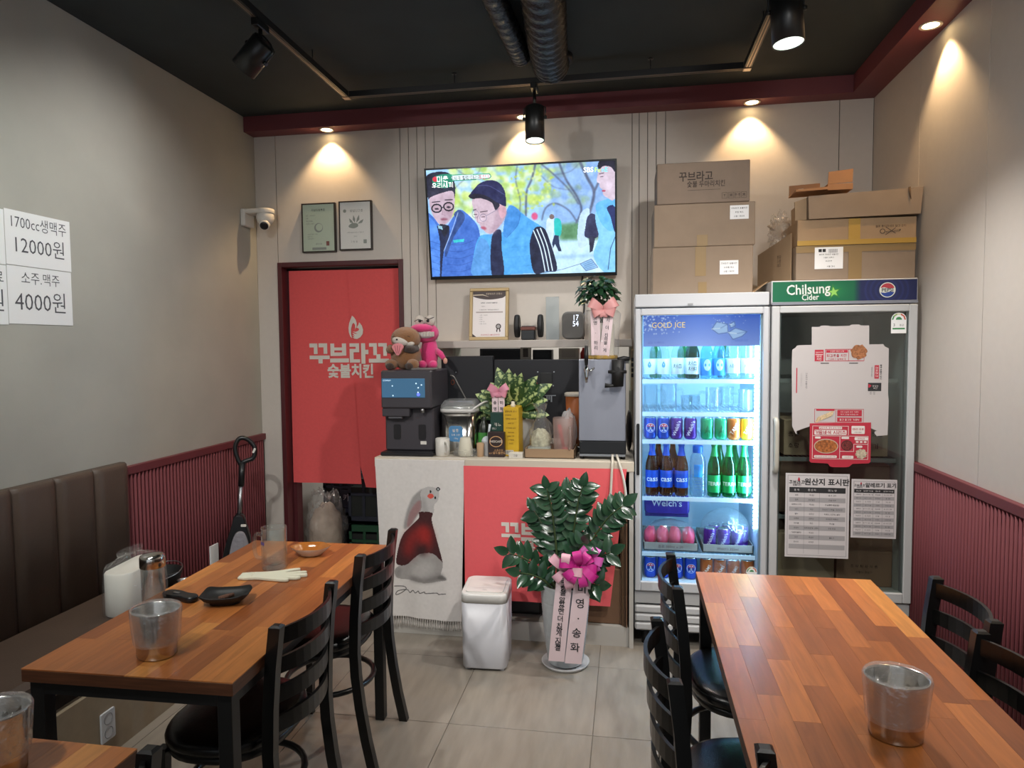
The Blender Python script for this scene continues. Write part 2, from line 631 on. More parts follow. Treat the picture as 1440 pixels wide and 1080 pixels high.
# ------------------------------------------------------------------ little raster painter for flat printed / displayed pictures
class Canvas:
    def __init__(s, w, h, col):
        s.w, s.h = w, h
        s.a = np.zeros((h, w, 3))
        s.a[:] = np.array(col) / 255
        s.X, s.Y = np.meshgrid((np.arange(w) + .5), (np.arange(h) + .5))
    def mask(s, pts):
        pts = np.array(pts, float)
        m = np.zeros((s.h, s.w), bool)
        x0, x1 = int(max(0, pts[:, 0].min() - 1)), int(min(s.w, pts[:, 0].max() + 2))
        y0, y1 = int(max(0, pts[:, 1].min() - 1)), int(min(s.h, pts[:, 1].max() + 2))
        if x1 <= x0 or y1 <= y0:
            return m
        X, Y = s.X[y0:y1, x0:x1], s.Y[y0:y1, x0:x1]
        ins = np.zeros(X.shape, bool)
        n = len(pts)
        for i in range(n):
            xa, ya = pts[i]
            xb, yb = pts[(i + 1) % n]
            if ya == yb:
                continue
            c = (ya > Y) != (yb > Y)
            ins ^= c & (X < (xb - xa) * (Y - ya) / (yb - ya) + xa)
        m[y0:y1, x0:x1] = ins
        return m
    def fill(s, pts, col, alpha=1., smooth=0, blur=0, tex=0.):
        if smooth:
            pts = [(p[0], p[1]) for p in catmull([(q[0], q[1], 0) for q in pts], smooth)]
        m = s.mask(pts).astype(float)
        if blur:
            m = s.blur1(m, blur)
        m = (m * alpha)[..., None]
        c = np.array(col) / 255
        s.a = s.a * (1 - m) + c * m
    def line(s, pts, w, col, alpha=1., smooth=0):
        if smooth:
            pts = [(p[0], p[1]) for p in catmull([(q[0], q[1], 0) for q in pts], smooth, False)]
        d = np.full((s.h, s.w), 1e9)
        for (xa, ya), (xb, yb) in zip(pts[:-1], pts[1:]):
            dx, dy = xb - xa, yb - ya
            L = dx * dx + dy * dy + 1e-9
            t = np.clip(((s.X - xa) * dx + (s.Y - ya) * dy) / L, 0, 1)
            d = np.minimum(d, np.hypot(s.X - xa - t * dx, s.Y - ya - t * dy))
        m = (np.clip(w / 2 + .5 - d, 0, 1) * alpha)[..., None]
        s.a = s.a * (1 - m) + np.array(col) / 255 * m
    @staticmethod
    def blur1(m, r):
        k = int(max(1, r))
        for _ in range(2):
            for ax in (0, 1):
                p = np.pad(m, [(k, k) if i == ax else (0, 0) for i in range(m.ndim)], mode='edge')
                c = np.cumsum(p, axis=ax)
                c = np.insert(c, 0, 0, axis=ax)
                n = m.shape[ax]
                sl = lambda a, b: tuple(slice(a, b) if i == ax else slice(None) for i in range(m.ndim))
                m = (c[sl(2 * k + 1, 2 * k + 1 + n)] - c[sl(0, n)]) / (2 * k + 1)
        return m
    def blur(s, r):
        s.a = s.blur1(s.a, r)
    def noise(s, amp, cell=3, seed=1):
        g = np.random.RandomState(seed).randn(s.h // cell + 2, s.w // cell + 2)
        g = np.kron(g, np.ones((cell, cell)))[:s.h, :s.w]
        g = s.blur1(g, max(1, cell // 2))
        s.a = np.clip(s.a + amp * g[..., None], 0, 1)
    def panel(s, name, P, material, parent, sub=1):
        """P(u,v)->world point, v downwards; one quad for each picture cell"""
        a = s.a
        h, w = a.shape[:2]
        vs = []
        for j in range(h + 1):
            for i in range(w + 1):
                vs.append(P(i / w, j / h))
        inv = wm(parent).inverted() if parent is not None else Matrix()
        V = np.array([tuple(v) for v in vs])
        A = np.array(inv)
        V = V @ A[:3, :3].T + A[:3, 3]
        idx = np.arange((h + 1) * (w + 1)).reshape(h + 1, w + 1)
        F = np.stack([idx[:-1, :-1], idx[1:, :-1], idx[1:, 1:], idx[:-1, 1:]], -1).reshape(-1, 4)
        me = bpy.data.meshes.new(name)
        me.vertices.add(len(V))
        me.vertices.foreach_set('co', V.ravel())
        me.loops.add(F.size)
        me.loops.foreach_set('vertex_index', F.ravel().astype(np.int32))
        me.polygons.add(len(F))
        me.polygons.foreach_set('loop_start', np.arange(0, F.size, 4, dtype=np.int32))
        me.update(calc_edges=True)
        ca = me.color_attributes.new('Col', 'FLOAT_COLOR', 'CORNER')
        c = lin(np.clip(a, 0, 1)).reshape(-1, 3)
        c = np.concatenate([c, np.ones((len(c), 1))], 1)
        ca.data.foreach_set('color', np.repeat(c, 4, axis=0).ravel().astype(np.float32))
        me.materials.append(material)
        o = bpy.data.objects.new(name, me)
        COL.objects.link(o)
        if parent is not None:
            o.parent = parent
        return o

def spot(name, loc, target, power, color, angle, blend, radius, parent):
    l = bpy.data.lights.new(name, 'SPOT')
    l.energy = power
    l.color = color
    l.spot_size = math.radians(angle)
    l.spot_blend = blend
    l.shadow_soft_size = radius
    o = bpy.data.objects.new(name, l)
    COL.objects.link(o)
    d = (Vector(target) - Vector(loc)).normalized()
    M = Matrix.Translation(loc) @ d.to_track_quat('-Z', 'Y').to_matrix().to_4x4()
    o.parent = parent
    o.matrix_basis = wm(parent).inverted() @ M
    return o

# ------------------------------------------------------------------ materials
XL, XR, YB, ZC, ZS = -2.437, 1.387, 4.270, 3.064, 2.968
YF = -2.6
M_plaster = mat('grey_plaster', '#adaba2', .9, var=.06, vscale=3., bump=.15, bscale=14.)
M_panel = mat('beige_panel', '#c8c0b7', .62, var=.015, vscale=30.)
M_seam = mat('seam_dark', '#4a453f', .9)
M_black_ceiling = mat('black_ceiling_paint', '#2a3335', .85, var=.1, vscale=5.)
M_red = mat('dark_red_paint', '#6c3238', .55)
M_redslat = mat('dark_red_slat', '#6e3137', .75)
M_redfr = mat('maroon_frame', '#4e1f24', .45)
M_grout = mat('grout', '#6d665c', .9)
M_tile = None
def tile_material():
    m, nt, b = newmat('floor_tile')
    g = nt.nodes.new('ShaderNodeNewGeometry')
    mp = nt.nodes.new('ShaderNodeMapping')
    mp.inputs['Rotation'].default_value = (0, 0, .6)
    mp.inputs['Scale'].default_value = (9, 1.6, 1)
    nt.links.new(g.outputs['Position'], mp.inputs[0])
    oi = nt.nodes.new('ShaderNodeObjectInfo')
    va = nt.nodes.new('ShaderNodeVectorMath')
    va.operation = 'ADD'
    nt.links.new(mp.outputs[0], va.inputs[0])
    sc_ = nt.nodes.new('ShaderNodeMath')
    sc_.operation = 'MULTIPLY'
    sc_.inputs[1].default_value = 40
    nt.links.new(oi.outputs['Random'], sc_.inputs[0])
    nt.links.new(sc_.outputs[0], va.inputs[1])
    n = nt.nodes.new('ShaderNodeTexNoise')
    n.inputs['Scale'].default_value = 2.4
    n.inputs['Detail'].default_value = 8
    nt.links.new(va.outputs[0], n.inputs['Vector'])
    r = nt.nodes.new('ShaderNodeValToRGB')
    r.color_ramp.elements[0].position = .3
    r.color_ramp.elements[0].color = (*S('#857e74'), 1)
    r.color_ramp.elements[1].position = .7
    r.color_ramp.elements[1].color = (*S('#968e83'), 1)
    nt.links.new(n.outputs['Fac'], r.inputs[0])
    nt.links.new(r.outputs[0], b.inputs['Base Color'])
    b.inputs['Roughness'].default_value = .42
    return m
M_tile = tile_material()

# ------------------------------------------------------------------ floor, ceiling
fl = struct(MB().box(XL - .1, XR + .1, YF, 6.6, -.12, -.004).build('floor', M_grout))
TX0, TY0, TS = -.7358, 2.7022, .6
tile_cache = {}
for i in range(-3, 4):
    for j in range(-9, 7):
        xa, xb = max(XL, TX0 + i * TS), min(XR, TX0 + (i + 1) * TS)
        ya, yb = max(YF, TY0 + j * TS), min(6.6, TY0 + (j + 1) * TS)
        if xb - xa < .01 or yb - ya < .01:
            continue
        k = (round(xb - xa, 3), round(yb - ya, 3))
        if k not in tile_cache:
            me = MB().box(0, k[0] - .003, 0, k[1] - .003, -.004, 0, bev=.0008)
            o = me.build('tile', M_tile)
            tile_cache[k] = o.data
            bpy.data.objects.remove(o)
        inst('tile', tile_cache[k], fl, Matrix.Translation((xa + .0015, ya + .0015, 0)))
struct(MB().box(XL - .1, XR + .1, YF, YB + .15, ZC, ZC + .08).build('ceiling', M_black_ceiling))
struct(MB().box(XL - .1, XR + .1, YB + .15, 6.7, 2.5, 2.58).build('ceiling', mat('kitchen_ceiling', '#c9c9c4', .9)))

# ------------------------------------------------------------------ side walls
struct(MB().box(XL - .1, XL, YF, YB + .12, -.0, ZC).build('wall_left', M_plaster))
wr = struct(MB().box(XR + .008, XR + .1, YF, YB + .12, 0, ZC).build('wall_right', M_seam))
ys = [YF, -1.9, -1.3, -.7, -.1, .5, 1.1, 1.72, 2.345, 2.990, 3.633, YB]
for a, b in zip(ys[:-1], ys[1:]):
    MB().box(XR, XR + .008, a + .0015, b - .0015, 0, ZC).build('panel', M_panel, wr)

# ------------------------------------------------------------------ back wall with a doorway and a serving hatch
DX0, DX1, DZ = -2.287, -1.421, 2.141
HX0, HX1, HZ0, HZ1 = -1.098, .03, .90, 1.566
wb = MB()
Yw0, Yw1 = YB + .008, YB + .13
wb.box(XL, DX0, Yw0, Yw1, 0, ZC)
wb.box(DX0, DX1, Yw0, Yw1, DZ, ZC)
wb.box(DX1, HX0, Yw0, Yw1, 0, ZC)
wb.box(HX0, HX1, Yw0, Yw1, 0, HZ0)
wb.box(HX0, HX1, Yw0, Yw1, HZ1, ZC)
wb.box(HX1, XR, Yw0, Yw1, 0, ZC)
wb = struct(wb.build('wall_back', M_seam))
def wpan(x0, x1, z0, z1):
    MB().box(x0 + .002, x1 - .002, YB, YB + .008, z0, z1).build('panel', M_panel, wb)
wpan(XL, -2.285, 0, ZC)
wpan(-2.285, -1.429, DZ, ZC)
st = [-1.429, -1.373, -1.317, -1.261, -1.205]
for a, b in zip(st[:-1], st[1:]):
    wpan(a, b, 0, ZC)
wpan(-1.205, HX0, 0, HZ1)
wpan(HX0, HX1, 0, HZ0)
wpan(-1.205, .030, HZ1, ZC)
st = [.03, .072, .122, .173, .227]
for a, b in zip(st[:-1], st[1:]):
    wpan(a, b, 0, ZC)
wpan(.227, 1.203, 0, ZC)
wpan(1.203, XR, 0, ZC)
# hatch lining
M_white = mat('white_laminate', '#d9d5cd', .4)
hl = MB()
hl.box(HX0 - .0, HX0 + .018, YB - .012, Yw1 + .01, HZ0, HZ1)
hl.box(HX1 - .018, HX1, YB - .001, Yw1 + .01, HZ0, HZ1)
hl.box(HX0, HX1, YB - .001, Yw1 + .01, HZ0, HZ0 + .018)
struct(hl.build('trim_4', mat('hatch_lining', '#cfd3c6', .5)))
# kitchen behind
M_kit = mat('kitchen_wall', '#b9b6b0', .7)
struct(MB().box(XL - .1, XR + .1, 6.4, 6.5, 0, 2.5).build('wall_kitchen', M_kit))
struct(MB().box(XL - .1, XL, Yw1, 6.4, 0, 2.5).build('wall_kitchen_side', M_kit))
struct(MB().box(XR, XR + .1, Yw1, 6.4, 0, 2.5).build('wall_kitchen_far', M_kit))

# ------------------------------------------------------------------ soffit (dark red bulkhead)
struct(MB().box(XL, XR, 4.152, YB, ZS, ZC).build('trim_1', M_red))
struct(MB().box(1.240, XR, YF, 4.152, ZS, ZC).build('trim_2', M_red))

# ------------------------------------------------------------------ fluted wainscot, slat by slat
def wainscot(name, xa, xb, y0, y1, side, pitch):
    base = struct(MB().box(xa, xb, y0, y1, 0, .965).build(name, mat('slat_gap_shade', '#2e1418', .7)))  # backing coloured darker so the gaps between slats read as shade
    s = 1 if side == 'L' else -1
    xo = xb if side == 'L' else xa
    cap = MB().box(min(xo - s * .012, xo + s * .016), max(xo - s * .012, xo + s * .016), y0, y1, .962, 1.002, bev=.002)
    cap.build('cap_rail', M_red, base)
    prof = [(0, 0), (.007, .0008), (.012, .004), (.0135, .008), (.012, .012), (.007, .0152), (0, .016)]
    sm = MB()
    R = [[(s * p[0], p[1], z) for p in prof] for z in (0, .962)]
    sm.rings(R, 0, True)
    o = sm.build('slat', M_redslat)
    me = o.data
    bpy.data.objects.remove(o)
    y = y0
    while y + .019 < y1:
        inst('slat', me, base, Matrix.Translation((xo, y, 0)))
        y += pitch
wainscot('wainscot_left', XL, XL + .012, 2.962, YB, 'L', .0275)
wainscot('wainscot_right', XR - .012, XR, -.2, YB, 'R', .0275)

# ------------------------------------------------------------------ doorway frame
df = MB()
fy0, fy1 = YB - .014, Yw1 + .02
dj = struct(MB().box(DX0, DX0 + .03, fy0, fy1, 0, DZ, bev=.002).build('door_1', M_redfr))
MB().box(DX1 - .03, DX1, fy0, fy1, 0, DZ, bev=.002).build('jamb', M_redfr, dj)
MB().box(DX0 + .03, DX1 - .03, fy0, fy1, DZ - .03, DZ, bev=.002).build('head', M_redfr, dj)
MB().box(DX0 + .03, DX0 + .055, YB + .075, fy1, 0, DZ - .03).build('stop', M_redfr, dj)

# ------------------------------------------------------------------ ceiling lighting: downlights, track, spots
M_lamp_on = mat('lamp_lens_warm', '#fff0d0', .4, emis=14., ecol='#ffe0a8')
M_lamp_w = mat('lamp_lens_white', '#ffffff', .4, emis=12., ecol='#f4fff8')
M_blackmetal = mat('black_metal', '#141414', .38, spec=.5)
M_ring = mat('downlight_ring', '#d8cdbb', .4)
def downlight(x, y, label):
    t = thing('downlight', label, 'ceiling light', (x, y, ZS), 0, 'recessed downlights in the red soffit')
    b = MB()
    b.lathe([(.034, -.001), (.046, -.001), (.047, -.004), (.044, -.006), (.034, -.003)], (x, y, ZS), 28, cap0=False, cap1=False)
    b.build('trim_ring', M_ring, t)
    b = MB()
    b.lathe([(.034, -.0025), (.02, -.0015), (.001, -.001)], (x, y, ZS), 24, cap0=False)
    b.build('lens', M_lamp_on, t)
    spot('downlight_lamp', (x, y, ZS - .012), (x, y, 0), P_DOWN, WARM, 96, .55, .012, t)
downlight(-1.893, 4.206, 'warm downlight in red soffit above the two framed certificates')
downlight(-.623, 4.206, 'warm downlight in red soffit hidden behind the black spotlight above television')
downlight(.710, 4.206, 'warm downlight in red soffit above the stacked cardboard boxes')
downlight(1.314, 3.353, 'warm downlight in red soffit along the right wall')
downlight(1.314, 1.9, 'warm downlight in red soffit farther along the right wall, out of view')

M_track = mat('track_black', '#1b1b1c', .45)
M_trackline = mat('track_conductor', '#8a7a6c', .35, metal=.6)
TZ = 2.975
trk = thing('lighting_track', 'black rectangular ceiling lighting track hung on thin rods', 'lighting track', (-.48, 3.72, TZ))
def bar(name, x0, x1, y0, y1):
    MB().box(x0, x1, y0, y1, TZ, TZ + .03).build(name, M_track, trk)
bar('track_bar', -1.57, .62, 3.705, 3.74)
bar('track_bar', -1.57, -1.535, .3, 3.705)
bar('track_bar', .585, .62, .3, 3.705)
for x0, x1, y0, y1 in ((-1.56, -1.554, .3, 3.70), (-1.551, -1.545, .3, 3.70), (.593, .599, .3, 3.70), (.606, .612, .3, 3.70), (-1.53, .58, 3.712, 3.715), (-1.53, .58, 3.730, 3.733)):
    MB().box(x0, x1, y0, y1, TZ - .002, TZ).build('conductor', M_trackline, trk)
for cx_, cy_ in ((-1.552, 3.722), (.602, 3.722)):
    MB().box(cx_ - .02, cx_ + .02, cy_ - .02, cy_ + .02, TZ - .005, TZ + .031, bev=.002).build('corner_piece', M_trackline, trk)
for x in (-.93, .12):
    b = MB().cyl((x, 3.722, TZ + .03), (x, 3.722, ZC), .003, n=8)
    b.lathe([(.014, -.006), (.014, 0)], (x, 3.722, ZC), 12)
    b.build('hanging_rod', M_blackmetal, trk)
for y in (1.2, 2.4, 3.3):
    for x in (-1.552, .602):
        MB().cyl((x, y, TZ + .03), (x, y, ZC), .003, n=8).build('hanging_rod', M_blackmetal, trk)

M_white_reflector = mat('spot_reflector', '#e8efe8', .3)
def track_spot(x, y, d, label, L=.175, r=.052, power=None, angle=70, stem=.10, col=NEUT, blend=.5, group='black cylinder spotlights on the track'):
    t = thing('track_spotlight', label, 'spotlight', (x, y, TZ), 0, group)
    b = MB()
    b.box(x - .016, x + .016, y - .05, y + .05, TZ - .035, TZ - .002, bev=.003)
    b.build('track_adapter', M_blackmetal, t)
    d = Vector(d).normalized()
    hinge = Vector((x, y, TZ - .035 - stem))
    MB().cyl((x, y, TZ - .035), hinge, .009, n=10).build('stem', M_blackmetal, t)
    c0 = hinge + d * (-.03) + Vector((0, 0, -.0))
    if abs(d.z) > .95:
        c0 = hinge
    c1 = c0 + d * L
    side = d.cross(Vector((0, 1, 0)) if abs(d.y) < .8 else Vector((1, 0, 0))).normalized()
    yb = MB()
    pth = [c0 + d * .06 + side * (r + .006), c0 + d * .005 + side * (r + .006), c0 - d * .012 + side * (r * .5), c0 - d * .014, c0 - d * .012 - side * (r * .5), c0 + d * .005 - side * (r + .006), c0 + d * .06 - side * (r + .006)]
    yb.tube(pth, .004, 6)
    yb.cyl(c0 + d * .06 + side * (r - .002), c0 + d * .06 + side * (r + .014), .009, n=10)
    yb.cyl(c0 + d * .06 - side * (r - .002), c0 + d * .06 - side * (r + .014), .009, n=10)
    yb.build('yoke', M_blackmetal, t)
    q = d.to_track_quat('Z', 'X').to_matrix().to_4x4()
    M = Matrix.Translation(c0) @ q
    cb = MB()
    prof = [(.001, .0), (r * .9, 0), (r, .006), (r, L), (r - .003, L), (r - .004, L - .03)]
    R = [[M @ Vector((rr * math.cos(2 * PI * i / 28), rr * math.sin(2 * PI * i / 28), z)) for i in range(28)] for rr, z in prof]
    cb.rings(R, 0, True, True, False)
    cb.build('can', M_blackmetal, t)
    rf = MB()
    prof = [(r - .0045, L - .004), (r - .012, L - .03), (r * .55, L - .042)]
    R = [[M @ Vector((rr * math.cos(2 * PI * i / 24), rr * math.sin(2 * PI * i / 24), z)) for i in range(24)] for rr, z in prof]
    rf.rings(R, 0, True, False, False)
    rf.build('reflector', M_white_reflector, t)
    ln = MB()
    R = [[M @ Vector((rr * math.cos(2 * PI * i / 20), rr * math.sin(2 * PI * i / 20), z)) for i in range(20)] for rr, z in ((r * .55, L - .0415), (r * .3, L - .039), (.002, L - .038))]
    ln.rings(R, 0, True, False, True)
    ln.build('lens', M_lamp_w, t)
    p = M @ Vector((0, 0, L - .034))
    spot('spotlight_lamp', p, p + d, P_TRACK if power is None else power, col, angle, blend, .045, t)
    return t
track_spot(-.490, 3.722, (0.02, -.10, -1), 'black cylinder spotlight hanging in front of the television', L=.185, power=34, angle=100, stem=.085)
track_spot(.602, 2.86, (0.06, -.05, -1), 'black cylinder spotlight at upper right, pointing straight down', L=.19, r=.06, power=135, angle=110, stem=.02, blend=.8)
track_spot(-1.552, 2.80, (-.72, .1, -.62), 'black cylinder spotlight at upper left, tilted towards the grey wall', L=.15, r=.055, power=26, angle=110, stem=.075, blend=1.)
track_spot(-1.552, 1.75, (-.5, .2, -.85), 'black cylinder spotlight on the left track arm, out of view, facing the grey wall', L=.15, power=62, angle=130, stem=.075, col=(.95, 1., .95), blend=1.)
track_spot(-1.552, .9, (.2, .95, -.62), 'black cylinder spotlight on the left track arm nearest the entrance, out of view', L=.15, power=150, angle=90, stem=.075, blend=.9)
track_spot(-1.552, .42, (.06, .42, -1), 'added black cylinder spotlight at the very end of the left track arm, out of view', L=.15, power=75, angle=100, stem=.075, blend=.8)  # extra unseen spot, added to brighten the near end of the left table
track_spot(.602, 1.55, (-.42, .85, -.62), 'black cylinder spotlight on the right track arm, out of view, facing the counter', L=.15, power=130, angle=88, stem=.05, blend=.9)
track_spot(.602, .5, (.1, .95, -.6), 'black cylinder spotlight on the right track arm nearest the entrance, out of view', L=.15, power=130, angle=90, stem=.075, blend=.9)

# ------------------------------------------------------------------ flexible ducts
M_duct = mat('black_duct_foil', '#1c1a19', .33, metal=.3, bump=.5, bscale=70.)
def duct(path, r, label):
    P = catmull(path, 40, False)
    R = [r * (1 + .05 * math.sin(i * .9) + .02 * noise.noise(Vector((i * .3, r * 9, 0)))) for i in range(len(P))]
    tag(MB().tube(P, R, 18).build('flexible_duct', M_duct), label, 'air duct', 'black flexible ducts under the ceiling')
duct([(-.30, 1.7, 2.95), (-.31, 2.3, 2.965), (-.33, 2.8, 2.955), (-.36, 3.2, 2.96), (-.375, 3.5, 2.975)], .088, 'thick black corrugated flexible duct under the black ceiling')
duct([(-.56, 1.7, 3.0), (-.55, 2.3, 3.005), (-.535, 2.8, 3.0), (-.522, 3.2, 3.0), (-.520, 3.45, 3.012)], .050, 'thinner black corrugated flexible duct left of the thick one')
fo = MB()
fo.lathe([(.085, -.03), (.10, -.028), (.10, -.002), (.085, 0)], (-.375, 3.6, ZC), 28)
tag(fo.build('duct_flange', M_blackmetal), 'round black duct flange on the ceiling behind the track', 'duct flange')
wp = MB().box(-.475, -.40, 2.2, 2.93, ZC - .012, ZC - .001, bev=.002)
tag(wp.build('ceiling_plate', mat('white_plate', '#d8d8d4', .5)), 'white strip of ceiling plate seen between the two ducts', 'ceiling plate')

# ------------------------------------------------------------------ kitchen lamp seen only as light through hatch and doorway
kl = bpy.data.lights.new('kitchen_lamp', 'AREA')
kl.energy = 28
kl.size = .8
kl.color = (1., .96, .9)
klt = thing('kitchen_ceiling_lamp', 'flat white lamp on the kitchen ceiling, out of view behind the wall', 'ceiling light', (-.6, 5.6, 2.49))
MB().box(-1.0, -.2, 5.4, 5.8, 2.47, 2.498, bev=.004).build('lamp_housing', M_white, klt)
klo = bpy.data.objects.new('kitchen_lamp', kl)
COL.objects.link(klo)
klo.parent = klt
klo.location = (0, 0, -.03)

# ------------------------------------------------------------------ wood tables
def wood():
    m, nt, b = newmat('butcher_block')
    g = nt.nodes.new('ShaderNodeNewGeometry')
    oi = nt.nodes.new('ShaderNodeObjectInfo')
    k = nt.nodes.new('ShaderNodeMath')
    k.operation = 'MULTIPLY'
    k.inputs[1].default_value = 57.
    nt.links.new(oi.outputs['Random'], k.inputs[0])
    va = nt.nodes.new('ShaderNodeVectorMath')
    va.operation = 'ADD'
    nt.links.new(g.outputs['Position'], va.inputs[0])
    nt.links.new(k.outputs[0], va.inputs[1])
    mp = nt.nodes.new('ShaderNodeMapping')
    mp.inputs['Scale'].default_value = (1, .09, 1)
    nt.links.new(va.outputs[0], mp.inputs[0])
    n = nt.nodes.new('ShaderNodeTexNoise')
    n.inputs['Scale'].default_value = 60
    n.inputs['Detail'].default_value = 6
    n.inputs['Distortion'].default_value = .8
    nt.links.new(mp.outputs[0], n.inputs['Vector'])
    n2 = nt.nodes.new('ShaderNodeTexNoise')
    n2.inputs['Scale'].default_value = 9
    n2.inputs['Detail'].default_value = 2
    nt.links.new(mp.outputs[0], n2.inputs['Vector'])
    base = nt.nodes.new('ShaderNodeValToRGB')
    el = base.color_ramp.elements
    el[0].position, el[0].color = 0, (*S('#854b28'), 1)
    el[1].position, el[1].color = 1, (*S('#c58544'), 1)
    for p, c in ((.3, '#9b5b2f'), (.55, '#a96635'), (.8, '#b56f39')):
        e = el.new(p)
        e.color = (*S(c), 1)
    nt.links.new(oi.outputs['Random'], base.inputs[0])
    mx = nt.nodes.new('ShaderNodeMath')
    mx.operation = 'MULTIPLY_ADD'
    mx.inputs[1].default_value = .85
    mx.inputs[2].default_value = .58
    nt.links.new(n.outputs['Fac'], mx.inputs[0])
    m2 = nt.nodes.new('ShaderNodeMath')
    m2.operation = 'MULTIPLY_ADD'
    m2.inputs[1].default_value = .3
    m2.inputs[2].default_value = .85
    nt.links.new(n2.outputs['Fac'], m2.inputs[0])
    m3 = nt.nodes.new('ShaderNodeMath')
    m3.operation = 'MULTIPLY'
    nt.links.new(mx.outputs[0], m3.inputs[0])
    nt.links.new(m2.outputs[0], m3.inputs[1])
    sc_ = nt.nodes.new('ShaderNodeVectorMath')
    sc_.operation = 'SCALE'
    nt.links.new(base.outputs[0], sc_.inputs[0])
    nt.links.new(m3.outputs[0], sc_.inputs['Scale'])
    nt.links.new(sc_.outputs[0], b.inputs['Base Color'])
    b.inputs['Roughness'].default_value = .29
    b.inputs['Specular IOR Level'].default_value = .45
    return m
M_wood = wood()
M_edge = mat('wood_edge_band', '#5d3823', .45, var=.25, vscale=10., stretch=(1, 1, 14))
M_frame = mat('table_steel_black', '#161616', .45)
def table_proto():
    t = thing('dining_table', 'x', 'table')
    W, L, H = .6, 1.2, .74
    b = MB()
    b.box(-W / 2, W / 2, -L / 2, L / 2, H - .036, H - .0035, bev=.001)
    b.build('edge_board', M_edge, t)
    rnd = random.Random(3)
    rows = 10
    for i in range(rows):
        x0, x1 = -W / 2 + i * W / rows, -W / 2 + (i + 1) * W / rows
        y = -L / 2
        first = True
        while y < L / 2 - .01:
            ln = rnd.uniform(.12, .42) if first else rnd.uniform(.26, .46)
            first = False
            y1 = y + ln
            if L / 2 - y1 < .1:
                y1 = L / 2
            MB().box(x0 + .0001, x1 - .0001, y + .0001, y1 - .0001, H - .0034, H, bev=.0002).build('stave', M_wood, t)
            y = y1
    for sx in (-1, 1):
        for sy_ in (-1, 1):
            MB().box(sx * (W / 2 - .012), sx * (W / 2 - .052), sy_ * (L / 2 - .012), sy_ * (L / 2 - .052), 0, H - .036, bev=.002).build('leg', M_frame, t)
        MB().box(sx * (W / 2 - .014), sx * (W / 2 - .048), -L / 2 + .05, L / 2 - .05, H - .072, H - .037).build('apron', M_frame, t)
        MB().box(-W / 2 + .05, W / 2 - .05, sx * (L / 2 - .014), sx * (L / 2 - .048), H - .072, H - .037).build('apron', M_frame, t)
    return t
tp = table_proto()
TG = 'wood-topped tables with black steel legs'
place(tp, (-1.288, 2.128, 0), .02, 'wood table along the brown bench, with glass mug and white glove on it', TG, True)
place(tp, (.548, 1.962, 0), -.006, 'wood table at right in front of the two fridges, holding one lined steel bucket', TG)
place(tp, (-1.315, .645, 0), .0, 'wood table corner cut off at the bottom left of the photo', TG)
place(tp, (.595, .755, 0), .0, 'wood table joined to the near end of the right table, mostly out of view', TG)

# ------------------------------------------------------------------ ladder-back chairs
M_cm = mat('chair_black_enamel', '#131313', .28, spec=.5)
M_vinyl = mat('black_vinyl', '#0e0f11', .26, spec=.6, bump=.08, bscale=220.)
def chair_proto():
    t = thing('dining_chair', 'x', 'chair')
    for s in (-1, 1):
        pth = []
        for z, y in ((0, -.262), (.12, -.236), (.24, -.216), (.36, -.202), (.45, -.198), (.58, -.203), (.70, -.213), (.815, -.228)):
            pth.append((s * .178, y, z))
        MB().sweep(pth, .030, .034, top=.005).build('back_post', M_cm, t)
        pth = [(s * .172, .158, 0), (s * .165, .150, .2), (s * .160, .144, .43)]
        MB().sweep(pth, .028, .028).build('leg', M_cm, t)
    for zc in (.780, .695, .610, .525):
        y0 = -.203 - max(0, (zc - .58)) * .1
        R = []
        n = 12
        for i in range(n + 1):
            x = -.168 + .336 * i / n
            q = 1 - (x / .168) ** 2
            y = y0 - .052 * q
            hh = .0225 + .002 * q
            R.append([(x, y - .005, zc - hh), (x, y + .005, zc - hh), (x, y + .005, zc + hh), (x, y - .005, zc + hh)])
        MB().rings(R, 0, False).build('slat', M_cm, t)
    def outline(k, n=36):
        pts = []
        for i in range(n):
            a = 2 * PI * i / n
            c, d = math.cos(a), math.sin(a)
            e = 2.6
            rx = .212 if d > 0 else .205
            x = math.copysign(abs(c) ** (2 / e), c) * .212
            y = math.copysign(abs(d) ** (2 / e), d) * .182
            x *= 1 - .06 * (-d if d < 0 else 0)
            pts.append((x * k, y * k - .0))
        return pts
    R = [[(x, y, z) for x, y in outline(k)] for k, z in ((.90, .436), (.985, .440), (1.0, .450), (1., .460), (.975, .470), (.9, .478), (.7, .483), (.4, .485), (.05, .486))]
    MB().rings(R, 0, True).build('seat', M_vinyl, t)
    R = [[(x, y, z) for x, y in outline(k)] for k, z in ((.93, .412), (.95, .414), (.95, .434), (.90, .436))]
    MB().rings(R, 0, True).build('seat_rim', M_cm, t)
    MB().tube([(.172 * math.cos(2 * PI * i / 32), (.17 * math.sin(2 * PI * i / 32) - .018), .265) for i in range(32)], .011, 8, closed=True).build('ring_stretcher', M_cm, t)
    return t
cpt = chair_proto()
CG = 'black ladder-back chairs at the tables'
place(cpt, (-1.192, 2.525, 0), PI / 2, 'black ladder-back chair at left table standing nearest the rabbit cloth', CG, True)
place(cpt, (-1.176, 1.885, 0), PI / 2, 'black ladder-back chair at left table, second from the rabbit cloth', CG)
place(cpt, (-1.126, .955, 0), PI / 2, 'black ladder-back chair at the bottom left corner table, only post top showing', CG)
place(cpt, (.385, 2.345, 0), -PI / 2, 'black ladder-back chair on aisle side of right table, nearest the lit fridge', CG)
place(cpt, (.322, 1.745, 0), -PI / 2 + .07, 'black ladder-back chair on aisle side of right table, second from the lit fridge', CG)
place(cpt, (.485, 1.135, 0), -PI / 2, 'black ladder-back chair at the bottom edge beside right table, only post top showing', CG)
